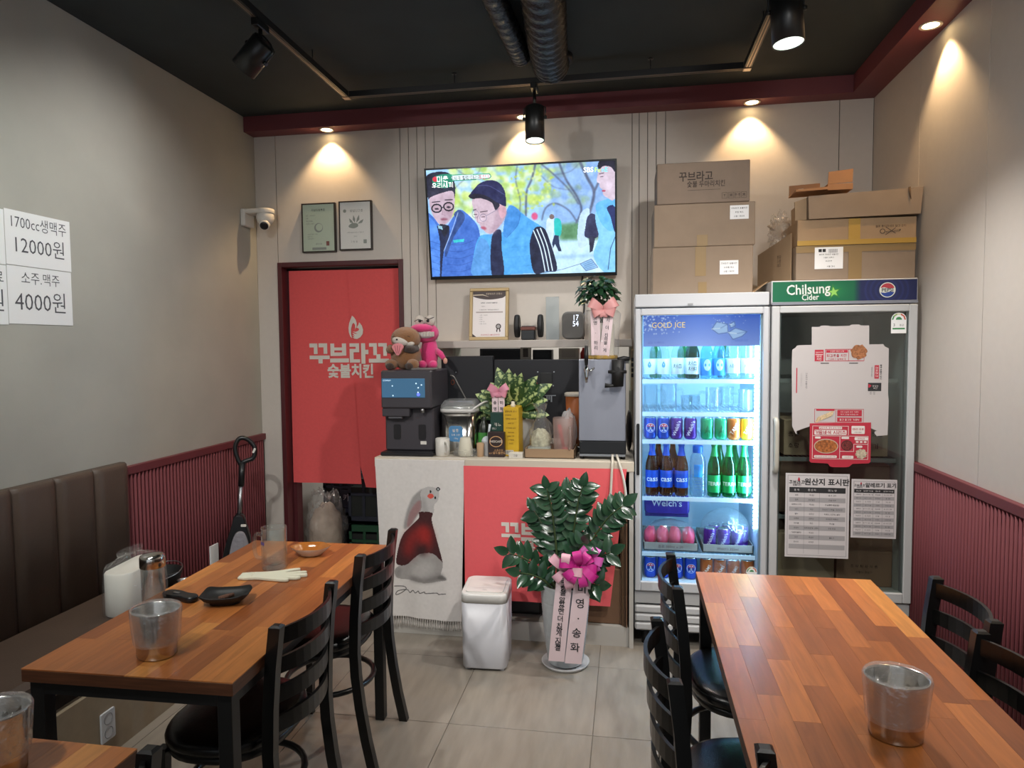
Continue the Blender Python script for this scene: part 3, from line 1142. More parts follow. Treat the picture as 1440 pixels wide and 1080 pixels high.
place(cpt, (.762, 2.20, 0), PI / 2, 'black ladder-back chair against the red slats beside the unlit fridge', CG)
place(cpt, (.692, 1.765, 0), PI / 2, 'black ladder-back chair at right edge of photo, back against red slats', CG)

# ------------------------------------------------------------------ bench with channelled back
M_brown = mat('brown_vinyl', '#53443a', .5, bump=.1, bscale=160., var=.05, vscale=12.)
M_brown2 = mat('bench_base_laminate', '#978872', .7, var=.05, vscale=30.)
bn = thing('wall_bench', 'long brown padded bench with channelled backrest along the left wall', 'bench', (-2.2, 1.5, 0))
y = 2.950
while y > -1.4:
    y0 = y - .2125
    R = []
    n = 8
    W = []
    for k in range(n + 1):
        a = k / n
        e = min(a, 1 - a)
        W.append((y0 + .0008 + a * .2109, -2.437 + .040 + .014 * (1 - (1 - min(1, e / .12)) ** 2) ** .5))
    b = MB()
    prof = [(z, d) for z, d in ((.40, 0), (1.005, 0), (1.022, -.004), (1.03, -.014))]
    rows = []
    for z, d in prof:
        rows.append([(-2.436, W[0][0], z)] + [(x + d, yy, z) for yy, x in W] + [(-2.436, W[-1][0], z)])
    b.rings(rows, 0, True, True, True, True)
    b.build('back_pad', M_brown, bn)
    y = y0
sc_ = MB()
sc_.box(-2.40, -1.99, -1.4, 2.95, .345, .455, bev=.02)
sc_.build('seat_cushion', M_brown, bn)
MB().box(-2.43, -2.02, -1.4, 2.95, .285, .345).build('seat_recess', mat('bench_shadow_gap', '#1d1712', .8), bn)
MB().box(-2.43, -1.985, -1.4, 2.95, .0, .285).build('base_panel', M_brown2, bn)
# outlet on the bench base
ot = thing('power_outlet', 'white double power outlet on the bench base under the left table', 'power outlet', (-1.985, 2.277, .12))
pm = FR((-1.985, 2.277, .125), (0, 1, 0), (0, 0, 1))
MB().prism(rrect(.072, .118, .006), pm, .008, bev=.002).build('cover_plate', mat('outlet_white', '#c9ccd0', .4), ot)
for s in (-1, 1):
    b = MB()
    R = [[pm @ Vector((r * math.cos(2 * PI * i / 20), s * .027 + r * math.sin(2 * PI * i / 20), z)) for i in range(20)] for r, z in ((.022, .0085), (.021, .0095), (.018, .004), (.001, .004))]
    b.rings(R, 0, False, False, True)
    b.build('socket', mat('outlet_grey', '#5f6368', .5), ot)

# ------------------------------------------------------------------ price papers on the left wall
M_paper = mat('white_paper', '#ececec', .8)
M_ink = mat('black_ink', '#2a2a2c', .8)
M_inkgrey = mat('thin_grey_ink', '#55555a', .8)
def price(y0, y1, z0, z1, lines, label):
    t = thing('price_paper', label, 'paper sign', (XL, (y0 + y1) / 2, (z0 + z1) / 2), 0, 'white price papers taped to the left wall')
    m = FR((XL + .001, (y0 + y1) / 2, (z0 + z1) / 2), (0, 1, 0), (0, 0, 1))
    MB().box(-(y1 - y0) / 2, (y1 - y0) / 2, -(z1 - z0) / 2, (z1 - z0) / 2, 0, .001, M=m).build('paper', M_paper, t)
    b = MB()
    for s, size, dx, dz, sx in lines:
        b.text(s, size, m, 0, dx, dz, .0016, bold=-.004, sx=sx)
    b.build('lettering', M_inkgrey, t, recalc=False)
price(2.378, 2.702, 1.922, 2.142, [('1700cc생맥주', .062, 0, .062, .82), ('12000원', .085, 0, -.03, .92)], 'white price paper reading 12000원 for 1700cc draft beer')
price(2.378, 2.698, 1.685, 1.919, [('소주.맥주', .056, 0, .068, .9), ('4000원', .098, 0, -.03, .92)], 'white price paper reading 4000원 for soju and beer')
price(2.055, 2.375, 1.918, 2.135, [('500cc생맥주', .062, 0, .062, .82), ('4000원', .085, .02, -.03, 1.)], 'white price paper cut by the left photo edge, upper one')
price(2.055, 2.375, 1.680, 1.915, [('음료', .056, .10, .068, 1.), ('2000원', .098, .02, -.03, .92)], 'white price paper cut by the left photo edge, lower one')

# ------------------------------------------------------------------ things on the left table
TZ0 = .741
M_steel = mat('brushed_steel', '#c4c1bb', .17, metal=1.)
M_steel_d = mat('dull_steel', '#a9abae', .38, metal=1.)
M_film = thin('clear_film', '#ffffff', .07, .05, .07, '#ffffff', 1., 30.)
M_film_w = thin('milky_film', '#ffffff', .07, .12, .38, '#ffffff', .9, 35.)
M_liner = thin('bin_liner', '#ffffff', .09, .07, .17, '#ffffff', 1., 26.)
def lined_bucket(x, y, label, ex=1., rot=0.):
    t = thing('steel_bucket', label, 'bucket', (x, y, TZ0), rot, 'steel table bins with plastic liners')
    b = MB()
    H = .128
    b.lathe([(.048, 0), (.050, .002), (.0505, .02), (.0585, H - .004), (.0605, H), (.059, H + .001), (.057, H - .004), (.049, .006), (.001, .006)], (x, y, TZ0), 40, ex=1.06, ey=.94, cap1=True)
    b.build('bucket', M_steel, t)
    b = MB()
    f1 = lambda a, z: 1.012 + .03 * noise.noise(Vector((math.cos(a) * 3, math.sin(a) * 3, z * 30 + x * 9))) + .022 * noise.noise(Vector((math.cos(a) * 9, math.sin(a) * 9, z * 20)))
    b.lathe([(.0560, .036), (.0572, .045), (.0588, .07), (.0612, .10), (.0632, H + .001), (.0605, H + .007), (.0555, H + .001), (.054, .09), (.0515, .05), (.044, .016), (.001, .014)], (x, y, TZ0), 48, ex=1.06, ey=.94, cap0=False, cap1=False, fn=f1)
    b.build('plastic_liner', M_liner, t)
lined_bucket(-1.272, 1.650, 'steel bucket with plastic liner at near end of the left table')
lined_bucket(.567, 1.535, 'steel bucket with plastic liner on the right table')
lined_bucket(-1.235, 1.13, 'plastic-lined bucket rim at the bottom left corner of the photo')

# water bottle
M_clear = thin('clear_plastic', '#f8fbfc', .035, .03, .03, edge=.8, epow=3.)
wbx, wby = -1.535, 1.985
wt = thing('water_bottle', 'clear straight-sided water bottle with shiny steel cap on the left table', 'bottle', (wbx, wby, TZ0))
MB().lathe([(.033, 0), (.0355, .004), (.036, .02), (.036, .128), (.034, .132), (.034, .006), (.001, .006)], (wbx, wby, TZ0), 28, cap1=False).build('bottle_body', M_clear, wt)
MB().lathe([(.0375, .124), (.039, .126), (.039, .156), (.037, .162), (.03, .166), (.012, .168), (.001, .168)], (wbx, wby, TZ0), 32, cap0=False).build('cap', M_steel, wt)
mk = MB()
for k in range(5):
    mk.wrap('-', .012, (wbx, wby), .036, TZ0 + .03 + k * .02, a0=-.3)
mk.build('measure_marks', M_inkgrey, wt, recalc=False)

# black pager-like holder
M_blackpl = mat('black_plastic', '#17181a', .35)
M_blackmatte = mat('black_matte_plastic', '#121212', .55)
pt = thing('black_clip_holder', 'flat black plastic gadget lying behind the clear water bottle', 'gadget', (-1.475, 2.035, TZ0), -.25)
pm = Matrix.Translation((-1.475, 2.035, TZ0)) @ Matrix.Rotation(-.25, 4, 'Z') @ Matrix.Scale(.86, 4)
out = catmull([(-.075, -.02, 0), (-.03, -.027, 0), (.02, -.02, 0), (.06, -.024, 0), (.08, -.012, 0), (.08, .014, 0), (.06, .026, 0), (.02, .022, 0), (-.03, .029, 0), (-.075, .022, 0), (-.085, 0, 0)], 4)
MB().prism([(p.x, p.y) for p in out], pm, .022, bev=.005, smooth=True).build('case', M_blackpl, pt)
MB().prism(rrect(.03, .012, .003, cx=-.02, cy_=.0), pm @ Matrix.Translation((0, 0, .0215)), .003).build('button', M_steel_d, pt)

# black dish with a charred stick
dt = thing('black_dish', 'square-cornered black melamine dish with a small brown scrap', 'dish', (-1.305, 2.03, TZ0), .35)
dm = Matrix.Translation((-1.305, 2.03, TZ0)) @ Matrix.Rotation(.30, 4, 'Z')
def sq(k, e, z, sx=.078, sy_=.058, n=40):
    r = []
    for i in range(n):
        a = 2 * PI * i / n
        c, d = math.cos(a), math.sin(a)
        r.append(dm @ Vector((math.copysign(abs(c) ** (2 / e), c) * sx * k, math.copysign(abs(d) ** (2 / e), d) * sy_ * k, z + (.006 * (abs(c * d) * 2) ** 2 if k > .9 else 0))))
    return r
R = [sq(.55, 3.5, 0), sq(.62, 3.5, .003), sq(.62, 3.5, .008), sq(.84, 4, .018), sq(1., 4.5, .031), sq(.985, 4.5, .033), sq(.82, 4, .022), sq(.62, 3.5, .012), sq(.05, 2, .011)]
MB().rings(R, 0, True).build('dish', M_blackmatte, dt)
tag(MB().tube([dm @ Vector((-.02, -.012, .0195)), dm @ Vector((0, .0, .019)), dm @ Vector((.022, .014, .021))], [.006, .0085, .006], 7).build('food_scrap', mat('scrap_brown', '#6b4a3a', .9, bump=.8, bscale=200)), 'small brown charred scrap lying inside the black dish', 'food scrap')

# white cotton glove
gx, gy = -1.272, 2.285
gm = Matrix.Translation((gx, gy, TZ0)) @ Matrix.Rotation(.22, 4, 'Z')
M_glove = mat('cotton_glove', '#dcd9c2', .95, bump=.5, bscale=350.)
gt = thing('cotton_glove', 'off-white cotton work glove lying flat in the middle of the left table', 'glove', (gx, gy, TZ0), .22)
out = catmull([(a, b_, 0) for a, b_ in ((-.115,-.026),(-.06,-.028),(-.02,-.040),(.02,-.052),(.055,-.060),(.066,-.052),(.055,-.043),(.03,-.034),(.06,-.038),(.092,-.040),(.102,-.031),(.09,-.024),(.045,-.016),(.075,-.014),(.112,-.012),(.120,-.003),(.108,.006),(.05,.004),(.075,.012),(.105,.020),(.110,.030),(.098,.034),(.06,.025),(.03,.024),(.05,.042),(.077,.057),(.074,.068),(.055,.066),(.005,.045),(-.04,.034),(-.115,.027))], 3)
MB().prism([(p.x, p.y) for p in out], gm, .010, bev=.0025, smooth=True).build('hand', M_glove, gt)
cf = MB()
cf.box(-.125, -.075, -.027, .027, 0, .012, M=gm, bev=.004)
cf.build('cuff', M_glove, gt)

# glass beer mug
M_mug = thin('mug_glass', '#f6fafa', .045, .015, .035, '#ffffff', edge=.85, epow=2.6)
def beer_mug(x, y, z, label, h=.158, r=.047, group=None, handle=-1, logo=True):
    t = thing('glass_mug', label, 'mug', (x, y, z), 0, group)
    fl_ = lambda a, zz: 1 + (.012 * abs(math.sin(a * 6)) if zz > .01 else 0)
    MB().lathe([(r * .96, 0), (r, .004), (r, h - .03), (r * 1.01, h - .002), (r * .98, h), (r * .91, h - .003), (r * .89, .022), (r * .6, .016), (.001, .015)], (x, y, z), 48, fn=fl_).build('mug_body', M_mug, t)
    hp = [(x + handle * r * .96, y, z + h * .78), (x + handle * (r + .022), y, z + h * .80), (x + handle * (r + .033), y, z + h * .68), (x + handle * (r + .033), y, z + h * .36), (x + handle * (r + .020), y, z + h * .22), (x + handle * r * .96, y, z + h * .24)]
    MB().tube(catmull(hp, 5, False), .0075, 10).build('handle', M_mug, t)
    if logo:
        b = MB()
        m = FR((x, y, z))
        b.wrap('cass', .022, (x, y), r, z + h * .66, a0=-.7, bold=.03)
        b.build('logo', mat('mug_logo_blue', '#3b3a8c', .5), t, recalc=False)
    return t
beer_mug(-1.325, 2.385, TZ0, 'empty clear glass beer mug on the left table')

# brown and white bowl
bt = thing('snack_bowl', 'shallow wavy bowl, caramel-brown inside and white outside, behind glass mug', 'bowl', (-1.262, 2.555, TZ0))
wv = lambda a, z: 1 + .05 * math.sin(a * 6) * min(1, z / .03)
MB().lathe([(.035, 0), (.045, .003), (.066, .022), (.078, .034), (.079, .036)], (-1.262, 2.555, TZ0), 48, fn=wv, ex=1.0, ey=.8, cap1=False).build('outside', mat('bowl_white', '#cdc9c4', .25), bt)
MB().lathe([(.079, .036), (.0765, .0355), (.062, .022), (.042, .007), (.001, .006)], (-1.262, 2.555, TZ0), 48, fn=wv, ex=1.0, ey=.8, cap0=False).build('inside', mat('bowl_caramel', '#a5652c', .15), bt)

# ------------------------------------------------------------------ things on the bench
tb = thing('tissue_pack', 'white block of paper napkins inside a crinkled clear plastic bag on the bench', 'napkin pack', (-2.10, 2.62, .456))
rb = rrect(.30, .125, .05, 6)
tm = Matrix.Translation((-2.12, 2.63, .458)) @ Matrix.Rotation(PI / 2 + .1, 4, 'Z')
MB().prism(rb, tm, .185, bev=.006, smooth=True).build('napkins', mat('napkin_white', '#dedcd2', .9, bump=.1, bscale=30), tb)
bg = MB()
R = []
for k, (zz, s_) in enumerate(((-.0, 1.06), (.05, 1.10), (.12, 1.09), (.19, 1.05), (.215, .85), (.225, .55), (.24, .4), (.26, .45))):
    ring = []
    for i, p in enumerate(catmull([(q[0], q[1], 0) for q in rb], 1)):
        nn = 1 + .05 * noise.noise(Vector((p.x * 20, p.y * 20, zz * 25)))
        ring.append(tm @ Vector((p.x * s_ * nn - (.03 if zz > .2 else 0), p.y * s_ * nn, zz + .012 * noise.noise(Vector((p.x * 30, p.y * 30, 5))) * (zz > .1))))
    R.append(ring)
bg.rings(R, 0, True, False, False)
bg.build('plastic_bag', M_film, tb)
pn = thing('black_bowl', 'black bowl with wire handle on the bench behind the napkin pack', 'bowl', (-2.16, 2.86, .456))
MB().lathe([(.05, 0), (.075, .02), (.09, .06), (.092, .075), (.088, .075), (.07, .025), (.001, .012)], (-2.17, 2.865, .458), 28).build('bowl_body', M_blackmatte, pn)
MB().tube([(-2.17 + .09 * math.cos(a), 2.865 + .09 * math.sin(a), .53 + .02 * math.sin(a)) for a in [2 * PI * i / 24 for i in range(24)]], .0025, 6, closed=True).build('wire_handle', M_steel_d, pn)
rl = thing('tape_roll', 'small steel ring tin lying in front of the black bowl on the bench', 'tin', (-2.05, 2.74, .456))
MB().lathe([(.028, 0), (.03, .002), (.03, .042), (.026, .046), (.02, .042), (.018, .01), (.001, .01)], (-2.04, 2.845, .458), 24).build('tin_body', M_steel_d, rl)
MB().lathe([(.031, .036), (.032, .04), (.031, .044)], (-2.04, 2.845, .458), 24, cap0=False, cap1=False).build('tin_rim', M_steel, rl)

# ------------------------------------------------------------------ upright cleaner leaning in the corner
vt = thing('upright_vacuum', 'black upright vacuum with D-shaped handle and clear dust bin leaning on red slats', 'vacuum', (-2.27, 3.60, 0))
A = Vector((-2.30, 3.66, .10))
Bv = Vector((-2.255, 3.74, 1.02))
ax = (Bv - A).normalized()
sd = Vector((.9, .43, 0)).normalized()
sd = (sd - ax * sd.dot(ax)).normalized()
nn_ = ax.cross(sd)
vm = Matrix(((sd.x, ax.x, -nn_.x, A.x), (sd.y, ax.y, -nn_.y, A.y), (sd.z, ax.z, -nn_.z, A.z), (0, 0, 0, 1)))
L0 = (Bv - A).length
hp = catmull([(0, .775, 0), (-.03, .83, 0), (-.045, .89, 0), (-.028, .94, 0), (.01, .945, 0), (.05, .915, 0), (.068, .875, 0), (.058, .83, 0), (.03, .815, 0), (.0, .80, 0)], 6)
b = MB().tube([vm @ p for p in hp], .0135, 10, closed=True)
b.cyl(vm @ Vector((0, .66, 0)), vm @ Vector((0, .80, 0)), .017, .02, n=14)
b.build('grip', M_blackpl, vt)
MB().prism(rrect(.03, .012, .003), vm @ Matrix.Translation((.062, .875, .012)) @ Matrix.Rotation(1.2, 4, 'Z'), .004).build('trigger_button', M_white, vt)
MB().cyl(vm @ Vector((0, .45, 0)), vm @ Vector((0, .67, 0)), .0135, n=14).build('pole', M_steel_d, vt)
body = [(-.022, .49), (.022, .49), (.045, .43), (.075, .33), (.085, .12), (.082, -.04), (-.09, -.04), (-.088, .08), (-.065, .30), (-.038, .42)]
bo = catmull([(p[0], p[1], 0) for p in body], 4)
MB().prism([(p.x, p.y) for p in bo], vm @ Matrix.Translation((0, 0, -.045)), .09, bev=.012, smooth=True).build('body', M_blackpl, vt)
bin_ = catmull([(-.012, .385, 0), (.035, .40, 0), (.068, .33, 0), (.076, .24, 0), (.066, .18, 0), (-.025, .18, 0), (-.035, .27, 0)], 5)
MB().prism([(p.x, p.y) for p in bin_], vm @ Matrix.Translation((0, 0, .046)), .03, bev=.008, smooth=True).build('dust_bin', mat('dust_bin_grey', '#8d8a90', .15, bump=.6, bscale=40.), vt)
MB().prism(rrect(.03, .014, .004, cx=.032, cy_=.435), vm @ Matrix.Translation((0, 0, .044)), .006).build('latch', M_white, vt)
MB().box(-2.40, -2.16, 3.53, 3.68, .0, .07, bev=.015).build('floor_head', M_blackpl, vt)
ct = MB().box(XL + .026, XL + .034, 3.60, 3.68, .28, .42, bev=.001)
tag(ct.build('paper_tag', M_paper), 'white paper card stuck to the red slats behind the vacuum', 'paper tag')

# ------------------------------------------------------------------ television
TVX0, TVX1 = -1.219, -.059
tv_u = Vector((1, 0, 0))
tv_b = Vector((0, 4.205, 1.997))
tv_t = Vector((0, 4.095, 2.660))
tv_v = (tv_t - tv_b).normalized()
TVW, TVH = TVX1 - TVX0, (tv_t - tv_b).length
tvm = FR((TVX0, 4.205, 1.997), (1, 0, 0), tv_v)
tvt = thing('television', 'large wall-mounted television showing men outdoors in blue jackets', 'television', (-.64, 4.2, 2.0))
M_tvblk = mat('tv_bezel', '#0c0c0e', .25)
b = MB()
b.box(0, TVW, 0, TVH, -.03, 0, bev=.003, M=tvm)
b.build('housing', M_tvblk, tvt)
fr = MB()
bw = .011
fr.box(0, bw, 0, TVH, 0, .004, M=tvm); fr.box(TVW - bw, TVW, 0, TVH, 0, .004, M=tvm)
fr.box(bw, TVW - bw, TVH - bw, TVH, 0, .004, M=tvm); fr.box(bw, TVW - bw, 0, .02, 0, .004, M=tvm)
fr.build('bezel', M_tvblk, tvt)
wmn = MB()
wmn.box(TVW / 2 - .2, TVW / 2 + .2, .2, .5, -.06, -.03, M=tvm)
wmn.build('wall_bracket', M_blackmetal, tvt)
# picture
CWt, CHt = 420, 238
cv = Canvas(CWt, CHt, (170, 205, 238))
def tvp(pts):
    out = []
    for x, y in pts:
        u, v = .5, .5
        for _ in range(4):
            xl = 50 + v * 45
            u = (x - xl) / (1365 - xl)
            yt = 100 - 65 * u
            yb = 845 - 37 * u
            v = (y - yt) / (yb - yt)
        out.append((u * CWt, v * CHt))
    return out
rs = random.Random(5)
cv.fill(tvp([(900, 40), (1365, 20), (1365, 480), (880, 480)]), (150, 180, 220), blur=12)
for k in range(150):
    x, y = rs.uniform(230, 930), rs.uniform(40, 420)
    if x > 820 and y > 300: continue
    c = rs.choice([(206, 220, 110), (188, 208, 84), (226, 236, 150), (170, 196, 96), (236, 240, 190), (150, 190, 200)])
    cv.fill(tvp(ell(x, y, rs.uniform(18, 55), rs.uniform(14, 40), 10)), c, .75, blur=2)
for k in range(60):
    x, y = rs.uniform(860, 1200), rs.uniform(40, 330)
    c = rs.choice([(120, 150, 200), (170, 190, 120), (190, 210, 240), (150, 170, 150)])
    cv.fill(tvp(ell(x, y, rs.uniform(10, 45), rs.uniform(10, 30), 10)), c, .5, blur=2)
cv.fill(tvp([(985, 470), (1130, 455), (1130, 590), (990, 590)]), (96, 140, 96), blur=3)
cv.fill(tvp([(1110, 560), (1260, 545), (1260, 610), (1110, 600)]), (120, 150, 110), blur=3)
cv.fill(tvp([(880, 590), (1365, 575), (1365, 830), (880, 830)]), (205, 228, 238), blur=4)
cv.fill(tvp([(960, 690), (1240, 680), (1240, 700), (960, 715)]), (150, 185, 215), .6, blur=2)
for pts, w in (([(1195, 390), (1225, 250), (1180, 150), (1130, 40)], 20), ([(1225, 250), (1270, 140), (1280, 40)], 16), ([(990, 50), (1035, 160), (1110, 280), (1140, 370), (1105, 460)], 14),
               ([(870, 60), (955, 130), (1060, 235), (1120, 330)], 9), ([(870, 440), (895, 360), (960, 325), (1050, 370), (1105, 445)], 9), ([(760, 410), (765, 250), (800, 160), (825, 60)], 14),
               ([(715, 390), (720, 300), (690, 170), (700, 70)], 7), ([(260, 220), (330, 160), (420, 120), (440, 80)], 4), ([(270, 90), (330, 130), (400, 140)], 4), ([(955, 130), (1060, 110), (1120, 60)], 4), ([(1060, 235), (950, 210), (860, 130)], 4)):
    cv.line(tvp(pts), w * .30, (88, 92, 112), .9, smooth=6)
for k in range(70):
    x, y = rs.uniform(640, 960), rs.uniform(60, 380)
    cv.fill(tvp(ell(x, y, rs.uniform(5, 16), rs.uniform(4, 12), 8)), rs.choice([(214, 224, 80), (230, 236, 140), (196, 206, 70)]), .8)
cv.blur(1)
# walkers
cv.fill(tvp([(905, 440), (935, 425), (955, 450), (950, 560), (975, 660), (950, 670), (925, 600), (900, 520)]), (214, 226, 240), smooth=4)
cv.fill(tvp([(955, 440), (985, 430), (1003, 460), (1000, 545), (960, 548)]), (44, 190, 178), smooth=4)
cv.fill(tvp([(955, 548), (985, 548), (990, 610), (1005, 660), (985, 662), (960, 610), (945, 640), (940, 600)]), (40, 52, 82))
cv.fill(tvp(ell(938, 418, 17, 18)), (120, 95, 90))
cv.fill(tvp([(1125, 430), (1150, 375), (1190, 360), (1195, 420), (1180, 560), (1190, 600), (1130, 640), (1112, 560)]), (196, 214, 236), smooth=4)
cv.fill(tvp([(1180, 420), (1215, 395), (1255, 440), (1250, 560), (1165, 560), (1168, 480)]), (52, 54, 84), smooth=4)
cv.fill(tvp([(1190, 555), (1235, 555), (1215, 660), (1195, 670)]), (42, 44, 66))
cv.fill(tvp(ell(820, 415, 22, 26)), (224, 90, 130), blur=1)
# left man
cv.fill(tvp([(62, 395), (110, 430), (180, 500), (260, 400), (300, 370), (360, 410), (420, 480), (440, 560), (470, 640), (470, 830), (90, 845), (66, 500)]), (70, 112, 190), smooth=5)
cv.fill(tvp([(66, 430), (120, 470), (150, 560), (160, 840), (90, 845), (75, 600)]), (86, 136, 214), smooth=4)
cv.fill(tvp([(130, 480), (175, 500), (215, 480), (215, 560), (175, 680), (160, 845), (150, 845), (150, 600)]), (32, 40, 70), smooth=4)
cv.fill(tvp([(250, 400), (290, 370), (330, 430), (250, 560), (195, 700), (190, 650), (240, 520), (270, 440)]), (54, 78, 130), smooth=4)
for k in range(6):
    yy = 590 + k * 48
    cv.line(tvp([(200, yy + 20), (300, yy + 26), (390, yy - 5)]), 1.2, (48, 82, 156), .8, smooth=6)
    cv.line(tvp([(82, yy), (150, yy + 22)]), 1.2, (58, 98, 176), .8)
cv.line(tvp([(280, 390), (235, 520), (178, 660)]), 1.4, (190, 205, 230), .9)
cv.fill(tvp([(245, 582), (325, 574), (322, 596), (250, 600)]), (70, 205, 205))
cv.fill(tvp([(75, 250), (90, 225), (240, 205), (256, 260), (255, 345), (240, 410), (205, 460), (165, 478), (130, 455), (95, 400), (72, 320)]), (206, 172, 178), smooth=5)
cv.fill(tvp([(170, 380), (250, 340), (240, 410), (205, 460), (170, 476)]), (180, 142, 152), .6, smooth=4, blur=3)
cv.fill(tvp([(52, 140), (110, 112), (200, 112), (245, 150), (262, 220), (255, 290), (240, 240), (150, 258), (80, 285), (66, 300), (55, 220)]), (40, 40, 56), smooth=5)
for cx_, cy_ in ((127, 360), (213, 348)):
    cv.fill(tvp(ell(cx_, cy_, 40, 33)), (26, 28, 40))
    cv.fill(tvp(ell(cx_, cy_, 30, 23)), (196, 160, 166))
    cv.fill(tvp(ell(cx_, cy_ + 4, 16, 7)), (60, 50, 60))
cv.line(tvp([(160, 356), (182, 350)]), 1.6, (26, 28, 40))
cv.line(tvp([(95, 318), (150, 312)]), 2, (50, 42, 52)); cv.line(tvp([(188, 302), (240, 300)]), 2, (50, 42, 52))
cv.line(tvp([(172, 370), (165, 402), (188, 408)]), 1.2, (160, 120, 130), .9)
cv.fill(tvp(ell(180, 436, 26, 8)), (150, 84, 100), blur=1)
cv.fill(tvp([(150, 470), (205, 478), (215, 500), (185, 560), (150, 500)]), (24, 26, 40), .9, smooth=4)
cv.fill(tvp([(135, 478), (165, 486), (170, 510), (140, 500)]), (150, 190, 200))
# centre man
cv.fill(tvp([(430, 560), (520, 540), (600, 520), (640, 345), (700, 370), (780, 430), (870, 490), (910, 560), (940, 680), (970, 790), (880, 810), (600, 830), (470, 830), (410, 800), (380, 830), (390, 700)]), (84, 164, 220), smooth=5)
cv.fill(tvp([(380, 830), (395, 690), (440, 570), (500, 620), (520, 830)]), (92, 150, 205), smooth=5)
cv.fill(tvp([(520, 560), (585, 510), (590, 640), (605, 830), (520, 830)]), (30, 36, 66), smooth=4)
cv.fill(tvp([(600, 520), (640, 345), (720, 385), (700, 480), (625, 560)]), (70, 140, 204), smooth=5)
cv.line(tvp([(625, 565), (700, 480), (720, 400)]), 1.4, (52, 110, 180), .8, smooth=5)
for k in range(3):
    cv.line(tvp([(610, 640 + k * 70), (800, 620 + k * 70)]), 1.0, (70, 146, 206), .8)
cv.fill(tvp([(830, 490), (880, 495), (915, 560), (975, 785), (900, 805), (815, 815), (785, 640), (800, 540)]), (28, 34, 60), smooth=4)
for k in range(3):
    o_ = k * 24
    cv.line(tvp([(812 + o_, 515 - k * 8), (860 + o_, 640 - k * 6), (892 + o_ * 1.05, 802 - k * 2)]), 2.4, (236, 244, 250), 1., smooth=6)
cv.fill(tvp([(380, 310), (420, 270), (520, 290), (590, 330), (625, 380), (600, 450), (560, 500), (520, 535), (480, 530), (455, 500), (430, 470), (405, 440), (395, 380)]), (210, 176, 180), smooth=5)
cv.fill(tvp([(560, 350), (625, 380), (600, 450), (540, 530), (500, 530), (540, 450)]), (184, 146, 156), .7, smooth=4, blur=3)
cv.fill(tvp([(570, 345), (600, 335), (622, 360), (615, 410), (590, 430), (572, 400)]), (216, 160, 166), smooth=4)
cv.fill(tvp([(356, 275), (400, 245), (480, 265), (560, 310), (575, 345), (545, 370), (520, 320), (440, 290), (385, 295)]), (36, 34, 50), smooth=4)
cv.fill(tvp([(370, 262), (395, 225), (440, 185), (510, 165), (575, 185), (612, 240), (620, 300), (618, 345), (560, 320), (480, 272), (410, 258)]), (38, 40, 78), smooth=5)
cv.line(tvp([(420, 205), (500, 205), (610, 265)]), 1.2, (90, 92, 140), .8, smooth=6)
for cx_, cy_ in ((405, 400), (460, 425)):
    cv.line(tvp(ell(cx_, cy_, 24, 26, 18) + [ell(cx_, cy_, 24, 26, 18)[0]]), 1.0, (120, 110, 130), .9)
cv.line(tvp([(484, 410), (575, 360)]), 1.0, (120, 110, 130), .9)
cv.line(tvp([(388, 372), (410, 366)]), 1.6, (70, 55, 65)); cv.line(tvp([(440, 385), (490, 378)]), 1.6, (70, 55, 65))
cv.line(tvp([(395, 402), (415, 402)]), 1.4, (70, 50, 60)); cv.line(tvp([(448, 420), (472, 418)]), 1.4, (70, 50, 60))
cv.line(tvp([(420, 415), (418, 455), (445, 462)]), 1.2, (160, 120, 130), .9)
cv.fill(tvp(ell(462, 497, 22, 11, rot=.3)), (188, 92, 108), blur=1)
# right man
cv.fill(tvp([(1365, 290), (1290, 320), (1240, 370), (1235, 450), (1255, 560), (1220, 690), (1280, 800), (1365, 808)]), (140, 200, 232), smooth=4)
cv.fill(tvp([(1235, 340), (1300, 300), (1365, 300), (1365, 470), (1330, 520), (1265, 450)]), (110, 184, 232), smooth=4)
cv.fill(tvp([(1310, 355), (1365, 350), (1365, 530), (1335, 420)]), (36, 44, 92), smooth=3)
cv.line(tvp([(1365, 560), (1335, 640), (1318, 790)]), 1.6, (50, 80, 120))
cv.fill(tvp([(1258, 80), (1250, 130), (1243, 175), (1262, 190), (1265, 215), (1285, 235), (1285, 262), (1310, 285), (1365, 292), (1365, 60), (1280, 60)]), (220, 190, 196), smooth=3)
cv.fill(tvp([(1250, 70), (1270, 35), (1365, 25), (1365, 110), (1340, 80), (1290, 72), (1262, 95)]), (40, 38, 54), smooth=4)
cv.fill(tvp(ell(1290, 240, 14, 6)), (196, 90, 110))
cv.line(tvp([(1262, 125), (1290, 118)]), 1.4, (60, 50, 60)); cv.line(tvp([(1268, 145), (1286, 143)]), 1.2, (60, 50, 60))
# sheet of paper lower right
cv.line(tvp([(880, 815), (1010, 790), (1130, 750)]), 1.0, (60, 70, 110), .8)
cv.fill(tvp([(1130, 750), (1205, 715), (1250, 775), (1170, 800)]), (150, 190, 220))
cv.line(tvp([(1130, 750), (1205, 715), (1250, 775), (1170, 800), (1130, 750)]), 1.2, (70, 80, 130), .9)
for k in range(4):
    cv.line(tvp([(1150 + k * 9, 755 + k * 10), (1208 + k * 9, 730 + k * 12)]), 1.0, (80, 100, 150), .7)
